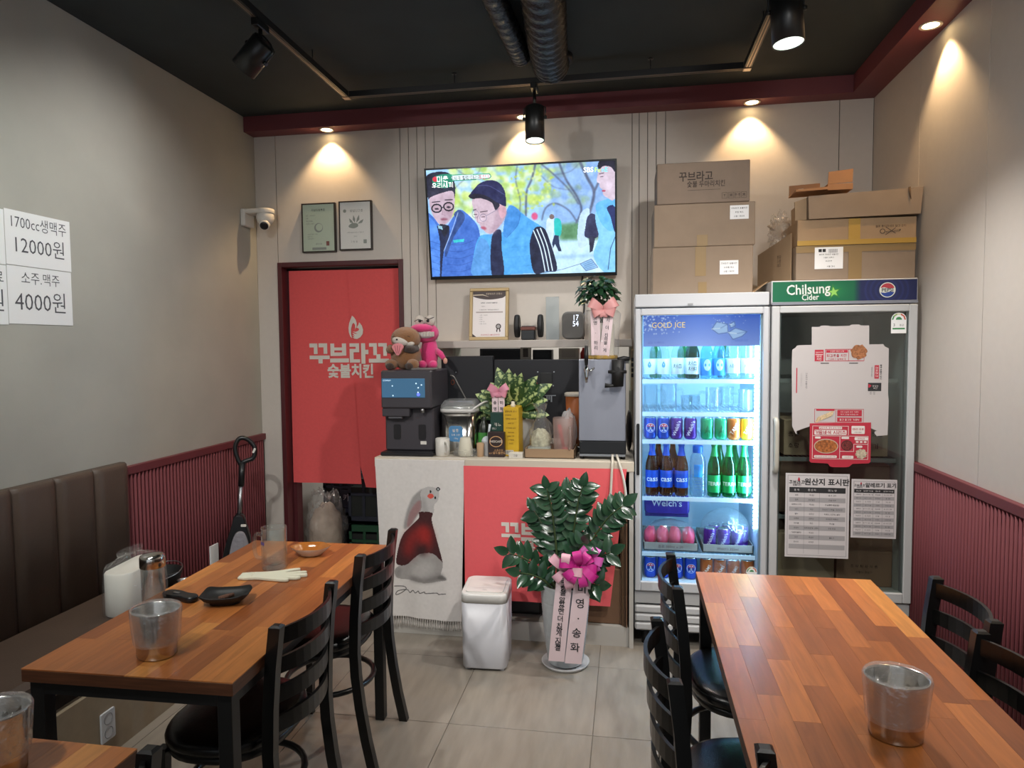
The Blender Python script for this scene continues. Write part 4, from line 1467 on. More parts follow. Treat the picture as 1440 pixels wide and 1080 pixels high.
# programme logo splash and caption plate
cv.fill(tvp([(100, 150), (170, 125), (245, 130), (240, 180), (215, 215), (130, 215), (100, 190)]), (40, 150, 110), .85, smooth=4)
cv.fill(tvp(ell(115, 160, 17, 18)), (226, 60, 76))
cv.fill(tvp([(235, 130), (505, 118), (520, 140), (505, 158), (240, 172), (225, 150)]), (60, 160, 120))
cv.fill(tvp([(240, 136), (502, 124), (513, 140), (502, 152), (244, 166), (234, 150)]), (240, 246, 240))
cv.noise(.035, 9, 3)
cv.noise(.022, 3, 4)
cv.a = np.clip(cv.a * np.array([.94, 1.0, 1.06]), 0, 1)
M_screen = attrmat('tv_picture', emis=1.05)
scr = cv.panel('screen', lambda u, v: tvm @ Vector((bw + u * (TVW - 2 * bw), TVH - bw - v * (TVH - bw - .02), .0012)), M_screen, tvt)
M_tvtx = mat('tv_text_white', '#ffffff', .5, emis=1.2)
M_tvty = mat('tv_text_lime', '#b8f04a', .5, emis=1.)
M_tvtd = mat('tv_text_dark', '#1c2a24', .5, emis=.02)
M_tvtr = mat('tv_text_red', '#d03048', .5, emis=.8)
M_tvtc = mat('tv_text_cyan', '#50d8e8', .5, emis=1.)
def tvl(x, y):
    u, v = tvp([(x, y)])[0]
    return bw + u / CWt * (TVW - 2 * bw), TVH - bw - v / CHt * (TVH - bw - .02)
TVM = [M_tvtx, M_tvty, M_tvtd, M_tvtr, M_tvtc]
b = MB()
x, y = tvl(1188, 98); b.text('SBS', .040, tvm, 0, x, y, .002, bold=.012)
x, y = tvl(1248, 98); b.text('Fu', .036, tvm, 1, x, y, .002, bold=.008)
x, y = tvl(1297, 97); b.text('nE', .036, tvm, 4, x, y, .002, bold=.008)
b.build('channel_logo', TVM, scr, recalc=False)
b = MB()
x, y = tvl(172, 158); b.text('미운', .040, tvm, 0, x, y, .002, bold=.004)
x, y = tvl(172, 200); b.text('우리새끼', .036, tvm, 0, x, y, .002, bold=.004)
b.build('programme_logo', TVM, scr, recalc=False)
b = MB()
x, y = tvl(338, 150); b.text('오사카 힐링 대리만', .029, tvm, 2, x, y, .002, bold=.004, sx=.8)
x, y = tvl(470, 143); b.text('도전기', .029, tvm, 3, x, y, .002, bold=.004, sx=.8)
b.build('caption_lettering', TVM, scr, recalc=False)

# ------------------------------------------------------------------ framed certificates above the doorway
M_fr = mat('certificate_frame', '#2a1f1a', .35)
def cert(x0, x1, z0, z1, kind, label):
    cx_, cz = (x0 + x1) / 2, (z0 + z1) / 2
    t = thing('framed_certificate', label, 'picture frame', (cx_, YB, cz), 0, 'framed certificates above the doorway')
    m = FR((cx_, YB - .022, cz))
    w, h = x1 - x0, z1 - z0
    f = MB()
    e = .008
    f.box(-w / 2, w / 2, h / 2 - e, h / 2, -.02, .004, M=m); f.box(-w / 2, w / 2, -h / 2, -h / 2 + e, -.02, .004, M=m)
    f.box(-w / 2, -w / 2 + e, -h / 2 + e, h / 2 - e, -.02, .004, M=m); f.box(w / 2 - e, w / 2, -h / 2 + e, h / 2 - e, -.02, .004, M=m)
    f.build('frame', M_fr, t)
    pc = mat('cert_green', '#b9c7b4', .6) if kind else mat('cert_white', '#dcdcd8', .6)
    MB().box(-w / 2 + e, w / 2 - e, -h / 2 + e, h / 2 - e, -.015, 0, M=m).build('sheet', pc, t)
    b = MB()
    if kind:
        b.text('사업자등록증', .017, m, 0, 0, h * .36, bold=.0)
        rows = ['등록번호 : 000-00-00000', '상        호 : 꾸브라꼬', '성        명', '개 업 연 월 일', '사업장 소재지', '사업의 종류']
        for k, s in enumerate(['상호 : 꾸브라꼬', '성명 :', '개업연월일 :', '사업장 소재지 :']):
            b.text(s, .010, m, 1, -w * .38, h * (.25 - .055 * k), align='LEFT')
        for k, s in enumerate(['사업의 종류 : 음식', '발급사유 :', '공동사업자 :']):
            b.text(s, .009, m, 1, -w * .33, h * (-.13 - .045 * k), align='LEFT')
        b.text('세무서장', .012, m, 1, 0, -h * .33)
        b.rect(w * .22, w * .31, -h * .37, -h * .28, m, 2, .0006)
        b.rect(-w * .2, w * .22, -h * .45, -h * .40, m, 3, .0006)
        b.poly([(q[0] * 1, q[1] * 1) for q in ell(0, .0, .03, .03)] , m, 3, .0005)
        b.poly(ell(.004, .003, .023, .023), m, 4, .0007)
    else:
        b.text('영업신고증', .019, m, 1, .01, h * .30)
        b.poly(ell(-w * .32, h * .30, .011, .011, 12), m, 3, .0006)
        b.poly([(p.x, p.y) for p in catmull([(-.045, .0, 0), (-.02, .016, 0), (.012, .012, 0), (.018, -.006, 0), (-.01, -.018, 0), (-.04, -.012, 0)], 4)], m, 3, .0006)
        for a, r in ((.6, .05), (1.2, .055), (1.75, .05), (2.3, .045)):
            c, d = math.cos(a), math.sin(a)
            b.poly([(c * .018, d * .018), (c * r - d * .009 + .0, d * r * .8 + c * .009), (c * (r + .018), d * (r + .018)), (c * r + d * .009, d * r * .8 - c * .009)], m, 3, .0006)
        b.text('식품위생법에 따라 신고합니다', .009, m, 1, 0, -h * .14)
        b.text('2024년', .008, m, 1, 0, -h * .22)
        b.text('구 청 장', .014, m, 1, -.01, -h * .33)
        b.rect(w * .24, w * .34, -h * .37, -h * .29, m, 3, .0006)
    b.build('print', [M_ink, mat('cert_ink', '#6f7673', .8), mat('seal_red', '#7d4a44', .8), mat('cert_motif', '#8b928c', .8), mat('cert_green', '#b9c7b4', .6)], t, recalc=False)
    MB().box(-w / 2 + e, w / 2 - e, -h / 2 + e, h / 2 - e, .0016, .0026, M=m).build('glass', thin('frame_glass', '#ffffff', .02, .02), t)
cert(-2.100, -1.868, 2.199, 2.516, 1, 'dark-framed pale green certificate, left of the two above the doorway')
cert(-1.842, -1.620, 2.206, 2.520, 0, 'dark-framed white certificate with grey motif, right of the two above doorway')

# ------------------------------------------------------------------ security camera
ct_ = thing('security_camera', 'white dome security camera on a bracket in the left back corner', 'security camera', (XL, 4.15, 2.4))
M_cw = mat('camera_white', '#d9d6cf', .4)
b = MB()
b.box(XL, XL + .03, 4.08, 4.2, 2.36, 2.468, bev=.006)
b.box(XL, XL + .13, 4.085, 4.195, 2.438, 2.468, bev=.008)
b.lathe([(.055, 0), (.058, .004), (.058, .026), (.055, .03)], (XL + .14, 4.14, 2.438), 28)
b.build('bracket', M_cw, ct_)
MB().lathe([(.052, 0), (.055, -.01), (.056, -.03), (.046, -.055), (.03, -.07), (.001, -.075)], (XL + .14, 4.14, 2.438), 28, cap0=False).build('dome', M_cw, ct_)
cmv = Vector((.25, -.75, -.5)).normalized()
cc_ = Vector((XL + .14, 4.14, 2.385))
b = MB()
b.tube([cc_ + cmv * .02, cc_ + cmv * .052, cc_ + cmv * .056], [.032, .032, .028], 24)
b.build('eyeball', M_cw, ct_)
MB().tube([cc_ + cmv * .050, cc_ + cmv * .0575, cc_ + cmv * .06], [.026, .026, .014], 20).build('lens', M_blackpl, ct_)

# ------------------------------------------------------------------ red split curtain in the doorway
M_cloth = mat('red_curtain_cloth', '#de5656', .85, var=.03, vscale=60., sheen=.2)
M_wht = mat('print_white', '#d9d2c8', .8)
def cwave(x, z):
    k = max(0., (2.11 - z) / 1.45)
    return 4.335 + .007 * math.sin(x * 9.5 + .6) * (.25 + k) + .004 * math.sin(x * 21 + z * 1.5) * k
ctn = thing('doorway_curtain', 'red split doorway curtain with white Korean lettering and flame logo', 'curtain', (-1.85, 4.33, .65))
def cpanel(x0t, x1t, x0b, x1b, z0l, z0r, dy=0., slit=0.):
    b = MB()
    def fn(u, v):
        zt = 2.098
        zb = z0l + (z0r - z0l) * u
        z = zt + (zb - zt) * v
        x = (x0t + (x0b - x0t) * v) + ((x1t - x0t) + ((x1b - x0b) - (x1t - x0t)) * v) * u
        x += slit * max(0., (v - .86) / .14) * (1 - u)
        return (x, cwave(x, z) + dy, z)
    b.sheet(28, 40, fn)
    o = b.build('cloth_panel', M_cloth, ctn, recalc=False)
    return o
cpanel(-2.245, -1.838, -2.245, -1.765, .66, .655)
cpanel(-1.852, -1.452, -1.780, -1.452, .635, .63, .006, .045)
MB().cyl((DX0 + .03, 4.335, 2.10), (DX1 - .03, 4.335, 2.10), .008, n=10).build('curtain_rod', M_blackmetal, ctn)
LOGO = {'꾸': [(395, 382, 478, 422), (440, 382, 478, 490), (490, 382, 578, 422), (540, 382, 578, 488), (395, 505, 600, 542), (485, 540, 528, 585)],
        '브': [(610, 385, 650, 510), (727, 385, 770, 508), (650, 425, 727, 455), (650, 475, 727, 510), (605, 535, 795, 576)],
        '라': [(805, 385, 905, 419), (868, 385, 905, 475), (805, 440, 905, 475), (805, 440, 845, 578), (805, 545, 912, 578), (925, 385, 968, 590), (968, 450, 1000, 495)],
        '꼬': [(1008, 385, 1087, 420), (1050, 385, 1087, 505), (1100, 385, 1187, 420), (1150, 385, 1187, 512), (1080, 495, 1122, 545), (1003, 540, 1205, 580)]}
FL1 = [(838, 108), (858, 125), (876, 150), (885, 185), (882, 222), (868, 240), (862, 262), (868, 232), (868, 200), (852, 178), (838, 196), (826, 240), (824, 290), (834, 335), (815, 315), (802, 275), (799, 230), (808, 180), (825, 140)]
FL2 = [(910, 175), (938, 208), (950, 250), (945, 292), (920, 325), (885, 342), (856, 338), (838, 322), (862, 326), (836, 302), (864, 310), (838, 280), (868, 290), (890, 290), (842, 268), (872, 270), (900, 260), (909, 246), (898, 232), (882, 230), (892, 215), (904, 195)]
def logo(b, f, mi=0):
    def pl(pts):
        b.add([f(*p) for p in pts], [tuple(range(len(pts)))], mi)
    for rects in LOGO.values():
        for x0, y0, x1, y1 in rects:
            n = 6
            for k in range(n):
                xa, xb = x0 + (x1 - x0) * k / n, x0 + (x1 - x0) * (k + 1) / n
                pl([(xa, y1), (xb, y1), (xb, y0), (xa, y0)])
def cpt_(cx_, cy_):
    x = -2.109 + (cx_ - 395) * .000690
    z = 1.596 - (cy_ - 396) * .000665
    return (x, cwave(x, z) - .004, z)
b = MB()
logo(b, cpt_)
for pts in (FL1, FL2):
    b.add([cpt_(p[0], p[1]) for p in pts], [tuple(range(len(pts)))], 0)
x_, z_ = cpt_(815, 690)[0], cpt_(815, 690)[2]
b.text('숯불치킨', .098, FR((x_, 0, z_)), 0, 0, .012, 0, bold=.035, sx=.92, warp=lambda p: Vector((p.x, p.y, -(cwave(x_ + p.x, z_ + p.y) - .004))))
b.build('lettering', M_wht, ctn, recalc=False)

# ------------------------------------------------------------------ things standing in the doorway
def crate(x0, x1, y0, y1, z0, z1, col, txt, tcol, label, name='beer_crate', extra=None):
    t = thing(name, label, 'crate', ((x0 + x1) / 2, (y0 + y1) / 2, z0), 0, 'plastic beer crates stacked in the doorway')
    M_ = mat('crate_' + col.strip('#'), col, .45)
    h = z1 - z0
    w = .02
    b = MB()
    b.box(x0, x1, y0, y1, z0, z0 + .02)
    for (a, bb) in ((z0, z0 + h * .16), (z1 - h * .14, z1), (z0 + h * .62, z0 + h * .68)):
        b.box(x0, x1, y0, y0 + w, a, bb); b.box(x0, x1, y1 - w, y1, a, bb)
        b.box(x0, x0 + w, y0, y1, a, bb); b.box(x1 - w, x1, y0, y1, a, bb)
    b.build('crate_body', M_, t)
    for k in range(5):
        x = x0 + (x1 - x0 - .02) * k / 4
        MB().box(x, x + .02, y0 + .003, y0 + .017, z0 + .02, z1 - .01).build('rib', M_, t)
    for k in range(5):
        y = y0 + (y1 - y0 - .02) * k / 4
        MB().box(x1 - .017, x1 - .003, y, y + .02, z0 + .02, z1 - .01).build('rib', M_, t)
    MB().box(x0 + .01, x1 - .01, y0 + .01, y1 - .01, z0 + .015, z0 + h * .8).build('bottle_mass', mat('crate_inner_dark', '#181d1a', .6), t)
    cx_ = (x0 + x1) / 2 + (extra or 0)
    MB().box(cx_ - .075, cx_ + .075, y0 - .002, y0 + .02, z0 + h * .18, z0 + h * .6).build('plate', M_, t)
    b = MB()
    b.text(txt, .055, FR((cx_, y0 - .003, z0 + h * .4)), 0, bold=.01)
    b.build('lettering', mat('crate_txt' + tcol.strip('#'), tcol, .6), t, recalc=False)
crate(-1.93, -1.50, 4.50, 4.85, .006, .33, '#1f4a32', 'TERRA', '#a9c0a9', 'dark green beer crate on the doorway floor', extra=.10)
crate(-1.93, -1.50, 4.50, 4.85, .34, .66, '#262a36', 'cass', '#d0d0d0', 'black beer crate stacked on the green one in the doorway', extra=.10)
crate(-2.22, -1.945, 4.72, 5.05, .006, .33, '#2a2c3c', '카스', '#9a9aa4', 'dark navy crate behind the plastic bag, on the doorway floor')
crate(-2.22, -1.945, 4.72, 5.05, .34, .66, '#2a2c3e', '카스', '#c4c4ce', 'dark navy crate with pale Korean lettering, stacked behind the plastic bag', extra=.07)
gb = thing('garbage_bag', 'bulging translucent plastic bag of rubbish standing in the doorway', 'plastic bag', (-2.12, 4.50, 0))
MB().ball((-2.11, 4.53, .24), (.120, .11, .24), 22, 14, amp=.2, fr=5., seed=2.2, zmin=.006).build('contents', mat('bag_contents', '#b3a190', .9, var=.2, vscale=14), gb)
MB().ball((-2.11, 4.53, .29), (.135, .13, .28), 44, 34, amp=.30, fr=9., seed=4.2, zmin=.004).build('bag_film', M_film, gb)
rl2 = thing('paper_roll', 'white roll lying on the floor in front of the crates', 'paper roll', (-1.93, 4.43, .05))
MB().lathe([(.03, 0), (.055, .0), (.057, .004), (.057, .13), (.055, .134), (.03, .134)], (-1.90, 4.42, .004), 24, cap0=False, cap1=False).build('roll', mat('roll_white', '#c4c6c4', .8), rl2)
MB().lathe([(.03, .002), (.03, .132), (.026, .132), (.026, .002)], (-1.90, 4.42, .004), 20, cap0=False, cap1=False).build('core', mat('roll_core', '#8a7a66', .8), rl2)

# ------------------------------------------------------------------ shelf above the hatch and what stands on it
SZ = 1.612
shf = MB().box(-1.185, .03, 4.06, YB, 1.566, SZ, bev=.003)
tag(shf.build('wall_shelf', mat('shelf_grey', '#b3aaa2', .5)), 'long grey wall shelf above the serving hatch', 'shelf')
cf_ = thing('gold_certificate', 'gold-framed franchise certificate leaning on the wall shelf', 'picture frame', (-.835, 4.12, SZ))
cu_ = Vector((1, 0, 0)); cvv = Vector((0, .14, 1)).normalized()
cm_ = FR((-.835, 4.115, SZ + .001), cu_, cvv)
M_gold = mat('gold_frame', '#a58f68', .5, metal=.4)
b = MB()
w, h, e = .246, .325, .021
b.box(-w / 2, w / 2, 0, e, -.018, .004, M=cm_, bev=.003); b.box(-w / 2, w / 2, h - e, h, -.018, .004, M=cm_, bev=.003)
b.box(-w / 2, -w / 2 + e, e, h - e, -.018, .004, M=cm_, bev=.003); b.box(w / 2 - e, w / 2, e, h - e, -.018, .004, M=cm_, bev=.003)
b.build('frame', M_gold, cf_)
MB().box(-w / 2 + e, w / 2 - e, e, h - e, -.016, -.002, M=cm_).build('sheet', mat('cert_paper', '#ddd6d4', .5), cf_)
b = MB()
iw, y1 = w / 2 - e, h - e
top = [(-iw, y1), (-iw, y1 - .030)] + [(-iw + 2 * iw * k / 12, y1 - .030 - .016 * math.sin(k / 12 * PI * 1.0 + .2) - .012 * (k / 12)) for k in range(1, 12)] + [(iw, y1 - .030), (iw, y1)]
HB = MB()
HB.poly(top, cm_, 0, -.0014)
HB.poly([(-iw, y1 - .020), (-iw * .4, y1 - .018), (0, y1 - .035), (-iw * .4, y1 - .024), (-iw, y1 - .026)], cm_, 1, -.001)
HB.text('프랜차이즈 인증서', .013, cm_, 1, .03, y1 - .016, -.0008)
HB.build('header_print', [mat('cert_brown', '#3b2c2b', .5), mat('cert_beige', '#c7b59c', .5)], cf_, recalc=False)
b.text('상호명 : 꾸브라꼬 숯불치킨', .009, cm_, 2, 0, y1 - .072, -.0008, bold=.02)
b.text('대표자 :', .008, cm_, 2, -.035, y1 - .094, -.0008)
b.rect(-iw * .8, iw * .85, y1 - .134, y1 - .126, cm_, 3, -.0012)
b.text('위 매장은 정식 가맹점임을 증명합니다', .0075, cm_, 2, 0, y1 - .115, -.0008, bold=.01)
for k in range(5):
    b.text(['1. 상호 : 꾸브라꼬', '2. 대표 :', '3. 주소 :', '4. 계약기간 :', '5. 업종 : 음식점'][k], .007, cm_, 2, -iw * .6, y1 - .148 - k * .0135, -.0008, align='LEFT')
b.build('print', [mat('cert_brown', '#3b2c2b', .5), mat('cert_beige', '#c7b59c', .5), M_ink, mat('cert_bar', '#a79c98', .6)], cf_, recalc=False)
b = MB()
b.poly(ell(.06, .085, .017, .017), cm_, 0, -.001)
b.poly(ell(.06, .085, .011, .011), cm_, 4, -.0006)
b.poly([(.05, .072), (.056, .068), (.052, .048), (.046, .056)], cm_, 0, -.001)
b.poly([(.07, .072), (.064, .068), (.068, .048), (.074, .056)], cm_, 0, -.001)
b.build('seal_print', [mat('cert_brown', '#3b2c2b', .5), mat('cert_beige', '#c7b59c', .5), M_ink, M_ink, mat('cert_grey', '#9c9896', .5)], cf_, recalc=False)
b = MB()
b.text('(주)꾸브라꼬 숯불두마리치킨', .0095, cm_, 5, .01, .034, -.0008, bold=.02)
b.poly([(-iw, e), (-iw + .025, e), (-iw, e + .02)], cm_, 0, -.001)
b.build('footer_print', [mat('cert_brown', '#3b2c2b', .5), mat('cert_beige', '#c7b59c', .5), M_ink, mat('cert_bar', '#a79c98', .6), mat('cert_grey', '#9c9896', .5), mat('cert_red', '#b24050', .6)], cf_, recalc=False)
# device with two black wheels
dv = thing('desktop_speaker', 'black desktop gadget with two upright round discs and copper band on the shelf', 'gadget', (-.587, 4.12, SZ))
b = MB().box(-.630, -.545, 4.09, 4.17, SZ, SZ + .085, bev=.006)
b.build('base_box', M_blackpl, dv)
MB().box(-.634, -.541, 4.086, 4.174, SZ + .058, SZ + .08, bev=.004).build('copper_band', mat('copper_brown', '#6d4238', .35, metal=.5), dv)
for xs in (-.658, -.516):
    R = []
    for k, (dx, r) in enumerate(((-.016, .055), (-.014, .066), (-.006, .07), (.006, .07), (.014, .066), (.016, .055))):
        R.append([(xs + dx, 4.13 + r * .7 * math.cos(2 * PI * i / 28), SZ + .085 + r * math.sin(2 * PI * i / 28)) for i in range(28)])
    MB().rings(R, 0, True).build('disc', M_blackmatte, dv)
# clock
ck = thing('digital_clock', 'grey rounded cube clock with glowing white digits on the wall shelf', 'clock', (-.315, 4.12, SZ))
M_clock = mat('clock_grey', '#6f6d6a', .75, bump=.2, bscale=400.)
MB().prism(rrect(.135, .165, .035, 6, 0, .0835), FR((-.315, 4.165, SZ)), .085, bev=.012, smooth=True).build('clock_body', M_clock, ck)
b = MB()
b.text('17', .046, FR((-.300, 4.078, SZ + .128)), 0, bold=-.006, sx=.8)
b.text('54', .046, FR((-.300, 4.078, SZ + .092)), 0, bold=-.006, sx=.8)
b.build('digits', mat('clock_digits', '#e8f0ff', .5, emis=1.6, ecol='#dfeaff'), ck, recalc=False)
# clear acrylic plate standing on shelf
ac = MB().box(-.485, -.405, 4.15, 4.156, SZ, SZ + .26, bev=.001)
tag(ac.build('acrylic_plate', thin('acrylic', '#e8eef0', .10, .03, .06)), 'clear acrylic plate standing on the shelf left of the clock', 'acrylic plate')
# television cable beside the plant
cb_ = catmull([(-.262, 4.23, 2.05), (-.272, 4.24, 1.95), (-.258, 4.235, 1.82), (-.268, 4.23, 1.70), (-.264, 4.225, 1.615)], 6, False)
tag(MB().tube(cb_, .006, 8).build('cable', M_blackmatte), 'black cable running down the wall between television and shelf', 'cable')

# ------------------------------------------------------------------ drink fridges
FY = 3.53
M_fw = mat('fridge_silver', '#bdbfc3', .4)
M_fg = mat('fridge_light_grey', '#b9babb', .45)
M_fi = mat('fridge_inner_white', '#c4d0da', .5)
M_gasket = mat('fridge_gasket', '#8b8d90', .6)
M_shelfw = mat('shelf_wire_white', '#d5e2ee', .35)
M_pane = thin('fridge_glass', '#f4fafc', .03, .01)
M_pane_d = thin('fridge_glass_dark', '#e4e9e7', .075, .02)
def fridge(x0, x1, ztop, hdr, name, label, lit):
    t = thing(name, label, 'fridge', ((x0 + x1) / 2, 3.86, 0))
    y0, y1 = FY + .05, 4.22
    zf, zt = .31, ztop - hdr
    b = MB()
    b.box(x0, x0 + .03, y0, y1, .10, zt); b.box(x1 - .03, x1, y0, y1, .10, zt)
    b.box(x0 + .03, x1 - .03, y1 - .03, y1, .10, zt)
    b.box(x0 + .03, x1 - .03, y0, y1 - .03, .27, .33)
    b.box(x0 + .03, x1 - .03, y0, y1 - .03, zt - .03, zt)
    b.build('cabinet', M_fw if lit else M_fg, t)
    inn = M_fi if lit else mat('fridge_inner_grey', '#c0c4c2', .6)
    b = MB()
    e = .0305
    b.box(x0 + e, x0 + e + .004, y0 + .002, y1 - .03, .33, zt - .03); b.box(x1 - e - .004, x1 - e, y0 + .002, y1 - .03, .33, zt - .03)
    b.box(x0 + e, x1 - e, y1 - .034, y1 - .0305, .33, zt - .03)
    b.box(x0 + e, x1 - e, y0 + .002, y1 - .03, .3305, .335)
    b.box(x0 + e, x1 - e, y0 + .002, y1 - .03, zt - .035, zt - .0305)
    b.build('liner', inn, t)
    MB().box(x0, x1, FY + .012, y1, zt + .002, ztop, bev=.004).build('header', M_fw if lit else M_fg, t)
    # door
    d = MB()
    w = .030 if lit else .040
    d.box(x0 + .002, x0 + w, FY, y0 - .004, zf, zt - .006, bev=.004); d.box(x1 - w, x1 - .002, FY, y0 - .004, zf, zt - .006, bev=.004)
    d.box(x0 + w, x1 - w, FY, y0 - .004, zt - .006 - .034, zt - .006, bev=.004); d.box(x0 + w, x1 - w, FY, y0 - .004, zf, zf + .05, bev=.004)
    dr = d.build('door_frame', M_fw if lit else M_fg, t)
    g = MB().box(x0 + w, x1 - w, FY + .010, FY + .014, zf + .05, zt - .04)
    g.build('glass_pane', M_pane if lit else M_pane_d, dr)
    gk = MB()
    gk.box(x0 + w, x0 + w + .008, FY + .016, FY + .04, zf + .05, zt - .04); gk.box(x1 - w - .008, x1 - w, FY + .016, FY + .04, zf + .05, zt - .04)
    gk.build('gasket', M_gasket, dr)
    # lower grille
    MB().box(x0, x1, FY + .02, y0 + .3, .238, .302, bev=.004).build('kick_panel', M_fg, t)
    for k, (za, zb) in enumerate(((.188, .228), (.142, .182), (.096, .136))):
        MB().box(x0 + .002, x1 - .002, FY + .015, FY + .05, za, zb, bev=.008).build('louver', M_fg, t)
    MB().box(x0 + .01, x1 - .01, FY + .05, y1 - .02, .08, .238).build('machine_bay', mat('dark_bay', '#2c2d30', .8), t)
    for sx in (x0 + .06, x1 - .06):
        for yy in (FY + .1, y1 - .08):
            MB().cyl((sx, yy, 0), (sx, yy, .082), .022, .018, n=12).build('foot', M_blackmatte, t)
    return t
fL = fridge(.040, .690, 1.832, .067, 'glass_door_fridge', 'tall lit glass-door drinks fridge full of bottles and cans', True)
fR = fridge(.698, 1.362, 1.884, .118, 'display_fridge', 'tall unlit glass-door fridge with papers on its door and green banner on top', False)
# handles
hb = MB()
hb.prism(rrect(.015, .265, .007, 4), FR((.0560, FY - .001, 1.045)), .006)
hb.build('handle', M_blackpl, fL)
hb = MB()
hp = catmull([(.722, FY + .002, 1.205), (.722, FY - .03, 1.19), (.722, FY - .034, 1.08), (.722, FY - .03, .965), (.722, FY + .002, .95)], 6, False)
hb.tube(hp, .0125, 10)
hb.build('handle', mat('handle_cream', '#b6b3a8', .4), fR)
MB().box(.30, .325, FY + .004, FY + .012, 1.772, 1.782).build('lock', M_gasket, fL)
# LED strip of the lit fridge
M_led = mat('fridge_led', '#dff3ff', .4, emis=16., ecol='#c2e6ff')
MB().box(.634, .656, FY + .062, FY + .075, .62, 1.60).build('led_rail', mat('led_rail_white', '#c8e0f0', .4), fL)
LEDM = MB().box(-.003, .017, 0, .003, 0, .010)
_o = LEDM.build('led', M_led); ledme = _o.data; bpy.data.objects.remove(_o)
for k in range(46):
    inst('led', ledme, fL, wm(fL).inverted() @ Matrix.Translation((.635, FY + .0585, .64 + k * .0205)))
la = bpy.data.lights.new('fridge_lamp', 'AREA')
la.shape = 'RECTANGLE'
la.size, la.size_y = .03, 1.0
la.energy = 11
la.color = (.33, .66, 1.0)
lo = bpy.data.objects.new('fridge_lamp', la)
COL.objects.link(lo)
lo.parent = fL
lo.matrix_basis = wm(fL).inverted() @ Matrix.Translation((.640, FY + .085, 1.1)) @ Vector((-.8, .6, 0)).to_track_quat('-Z', 'Y').to_matrix().to_4x4()
la2 = bpy.data.lights.new('fridge_lamp', 'AREA')
la2.shape = 'RECTANGLE'
la2.size, la2.size_y = .5, .04
la2.energy = 8
la2.color = (.33, .66, 1.0)
lo2 = bpy.data.objects.new('fridge_lamp', la2)
COL.objects.link(lo2)
lo2.parent = fL
lo2.matrix_basis = wm(fL).inverted() @ Matrix.Translation((.36, FY + .10, 1.715)) @ Vector((0, .35, -1)).to_track_quat('-Z', 'Y').to_matrix().to_4x4()
# wire shelves
def wire_shelf(t, x0, x1, z, ya, yb, m):
    b = MB()
    b.box(x0, x1, ya, ya + .006, z - .022, z - .001)
    b.box(x0, x1, yb - .006, yb, z - .014, z - .001)
    o = b.build('wire_shelf', m, t)
    r = MB()
    n = 26
    for k in range(n + 1):
        x = x0 + (x1 - x0) * k / n
        r.box(x - .0012, x + .0012, ya + .005, yb - .005, z - .005, z - .002)
    stuff(r.build('wires', m, o))
SHZ = [1.398, 1.228, 1.083, .783, .487]
for z in SHZ:
    wire_shelf(fL, .078, .652, z, 3.628, 4.17, M_shelfw)
for z in (1.40, 1.0, .70):
    wire_shelf(fR, .735, 1.325, z, 3.66, 4.17, mat('shelf_wire_grey', '#8f9492', .4))
# decal strip behind the glass top
dc = Canvas(190, 52, (90, 120, 205))
for j in range(52):
    f = j / 51
    dc.a[j, :, :] = (np.array((52, 92, 196)) * (1 - f) + np.array((128, 150, 222)) * f) / 255
gx_ = np.linspace(0, 1, 190)[None, :, None]
dc.a = dc.a * (1 - .0 * gx_) + .12 * np.exp(-((gx_ - .5) / .25) ** 2)
def dp(x, y):
    return ((x - 160) / 970 * 190, (y - 150) / 245 * 52)
rs = random.Random(9)
for k in range(70):
    x, y = 160 + abs(rs.gauss(0, 170)), rs.uniform(150, 300)
    if x > 520: continue
    c = dp(x, y); r = rs.choice((.6, .8, 1.2))
    for a in range(3):
        an = a * PI / 3
        dc.line([(c[0] - r * 1.6 * math.cos(an), c[1] - r * 1.6 * math.sin(an)), (c[0] + r * 1.6 * math.cos(an), c[1] + r * 1.6 * math.sin(an))], .6, (220, 228, 250), .7)
for pts in ([(735, 262), (775, 205), (865, 225), (870, 290), (790, 300)], [(870, 290), (930, 255), (1025, 285), (985, 320), (910, 345)], [(880, 225), (920, 205), (930, 240), (890, 255)]):
    dc.fill([dp(*p) for p in pts], (176, 204, 240), .9, blur=1)
    dc.line([dp(*p) for p in pts + [pts[0]]], .9, (40, 66, 130), .8)
    c = np.mean([dp(*p) for p in pts], axis=0)
    dc.line([tuple(c), dp(*pts[0])], 1.2, (240, 248, 255), .8); dc.line([tuple(c), dp(*pts[2])], .8, (60, 90, 160), .7)
for k in range(26):
    c = dp(rs.uniform(740, 1030), rs.uniform(160, 250))
    dc.fill(ell(c[0], c[1], rs.uniform(.3, 1.), rs.uniform(.3, 1.), 7), (210, 230, 250), .8)
dec = dc.panel('ice_decal', lambda u, v: Vector((.082 + u * .566, FY + .0165, 1.724 - v * .156)), attrmat('decal_backlit', emis=.75), fL)
dm2 = FR((.0, FY + .0160, 0))
b = MB()
b.text('GOLD ICE', .040, dm2, 1, .206, 1.674, .0004, bold=.014, sx=.92)
b.text('GOLD ICE', .040, dm2, 0, .206, 1.674, .0008, bold=.0, sx=.92)
b.text('냉장 쇼케이스', .014, dm2, 2, .146, 1.588, .0006)
b.text('GOLD ICE', .014, dm2, 2, .56, 1.594, .0006)
b.build('decal_lettering', [mat('gold_lettering', '#d8b880', .5, emis=.35, ecol='#e0b878'), mat('gold_outline', '#4c3a52', .6), mat('decal_blue_text', '#4a5cae', .6)], dec, recalc=False)
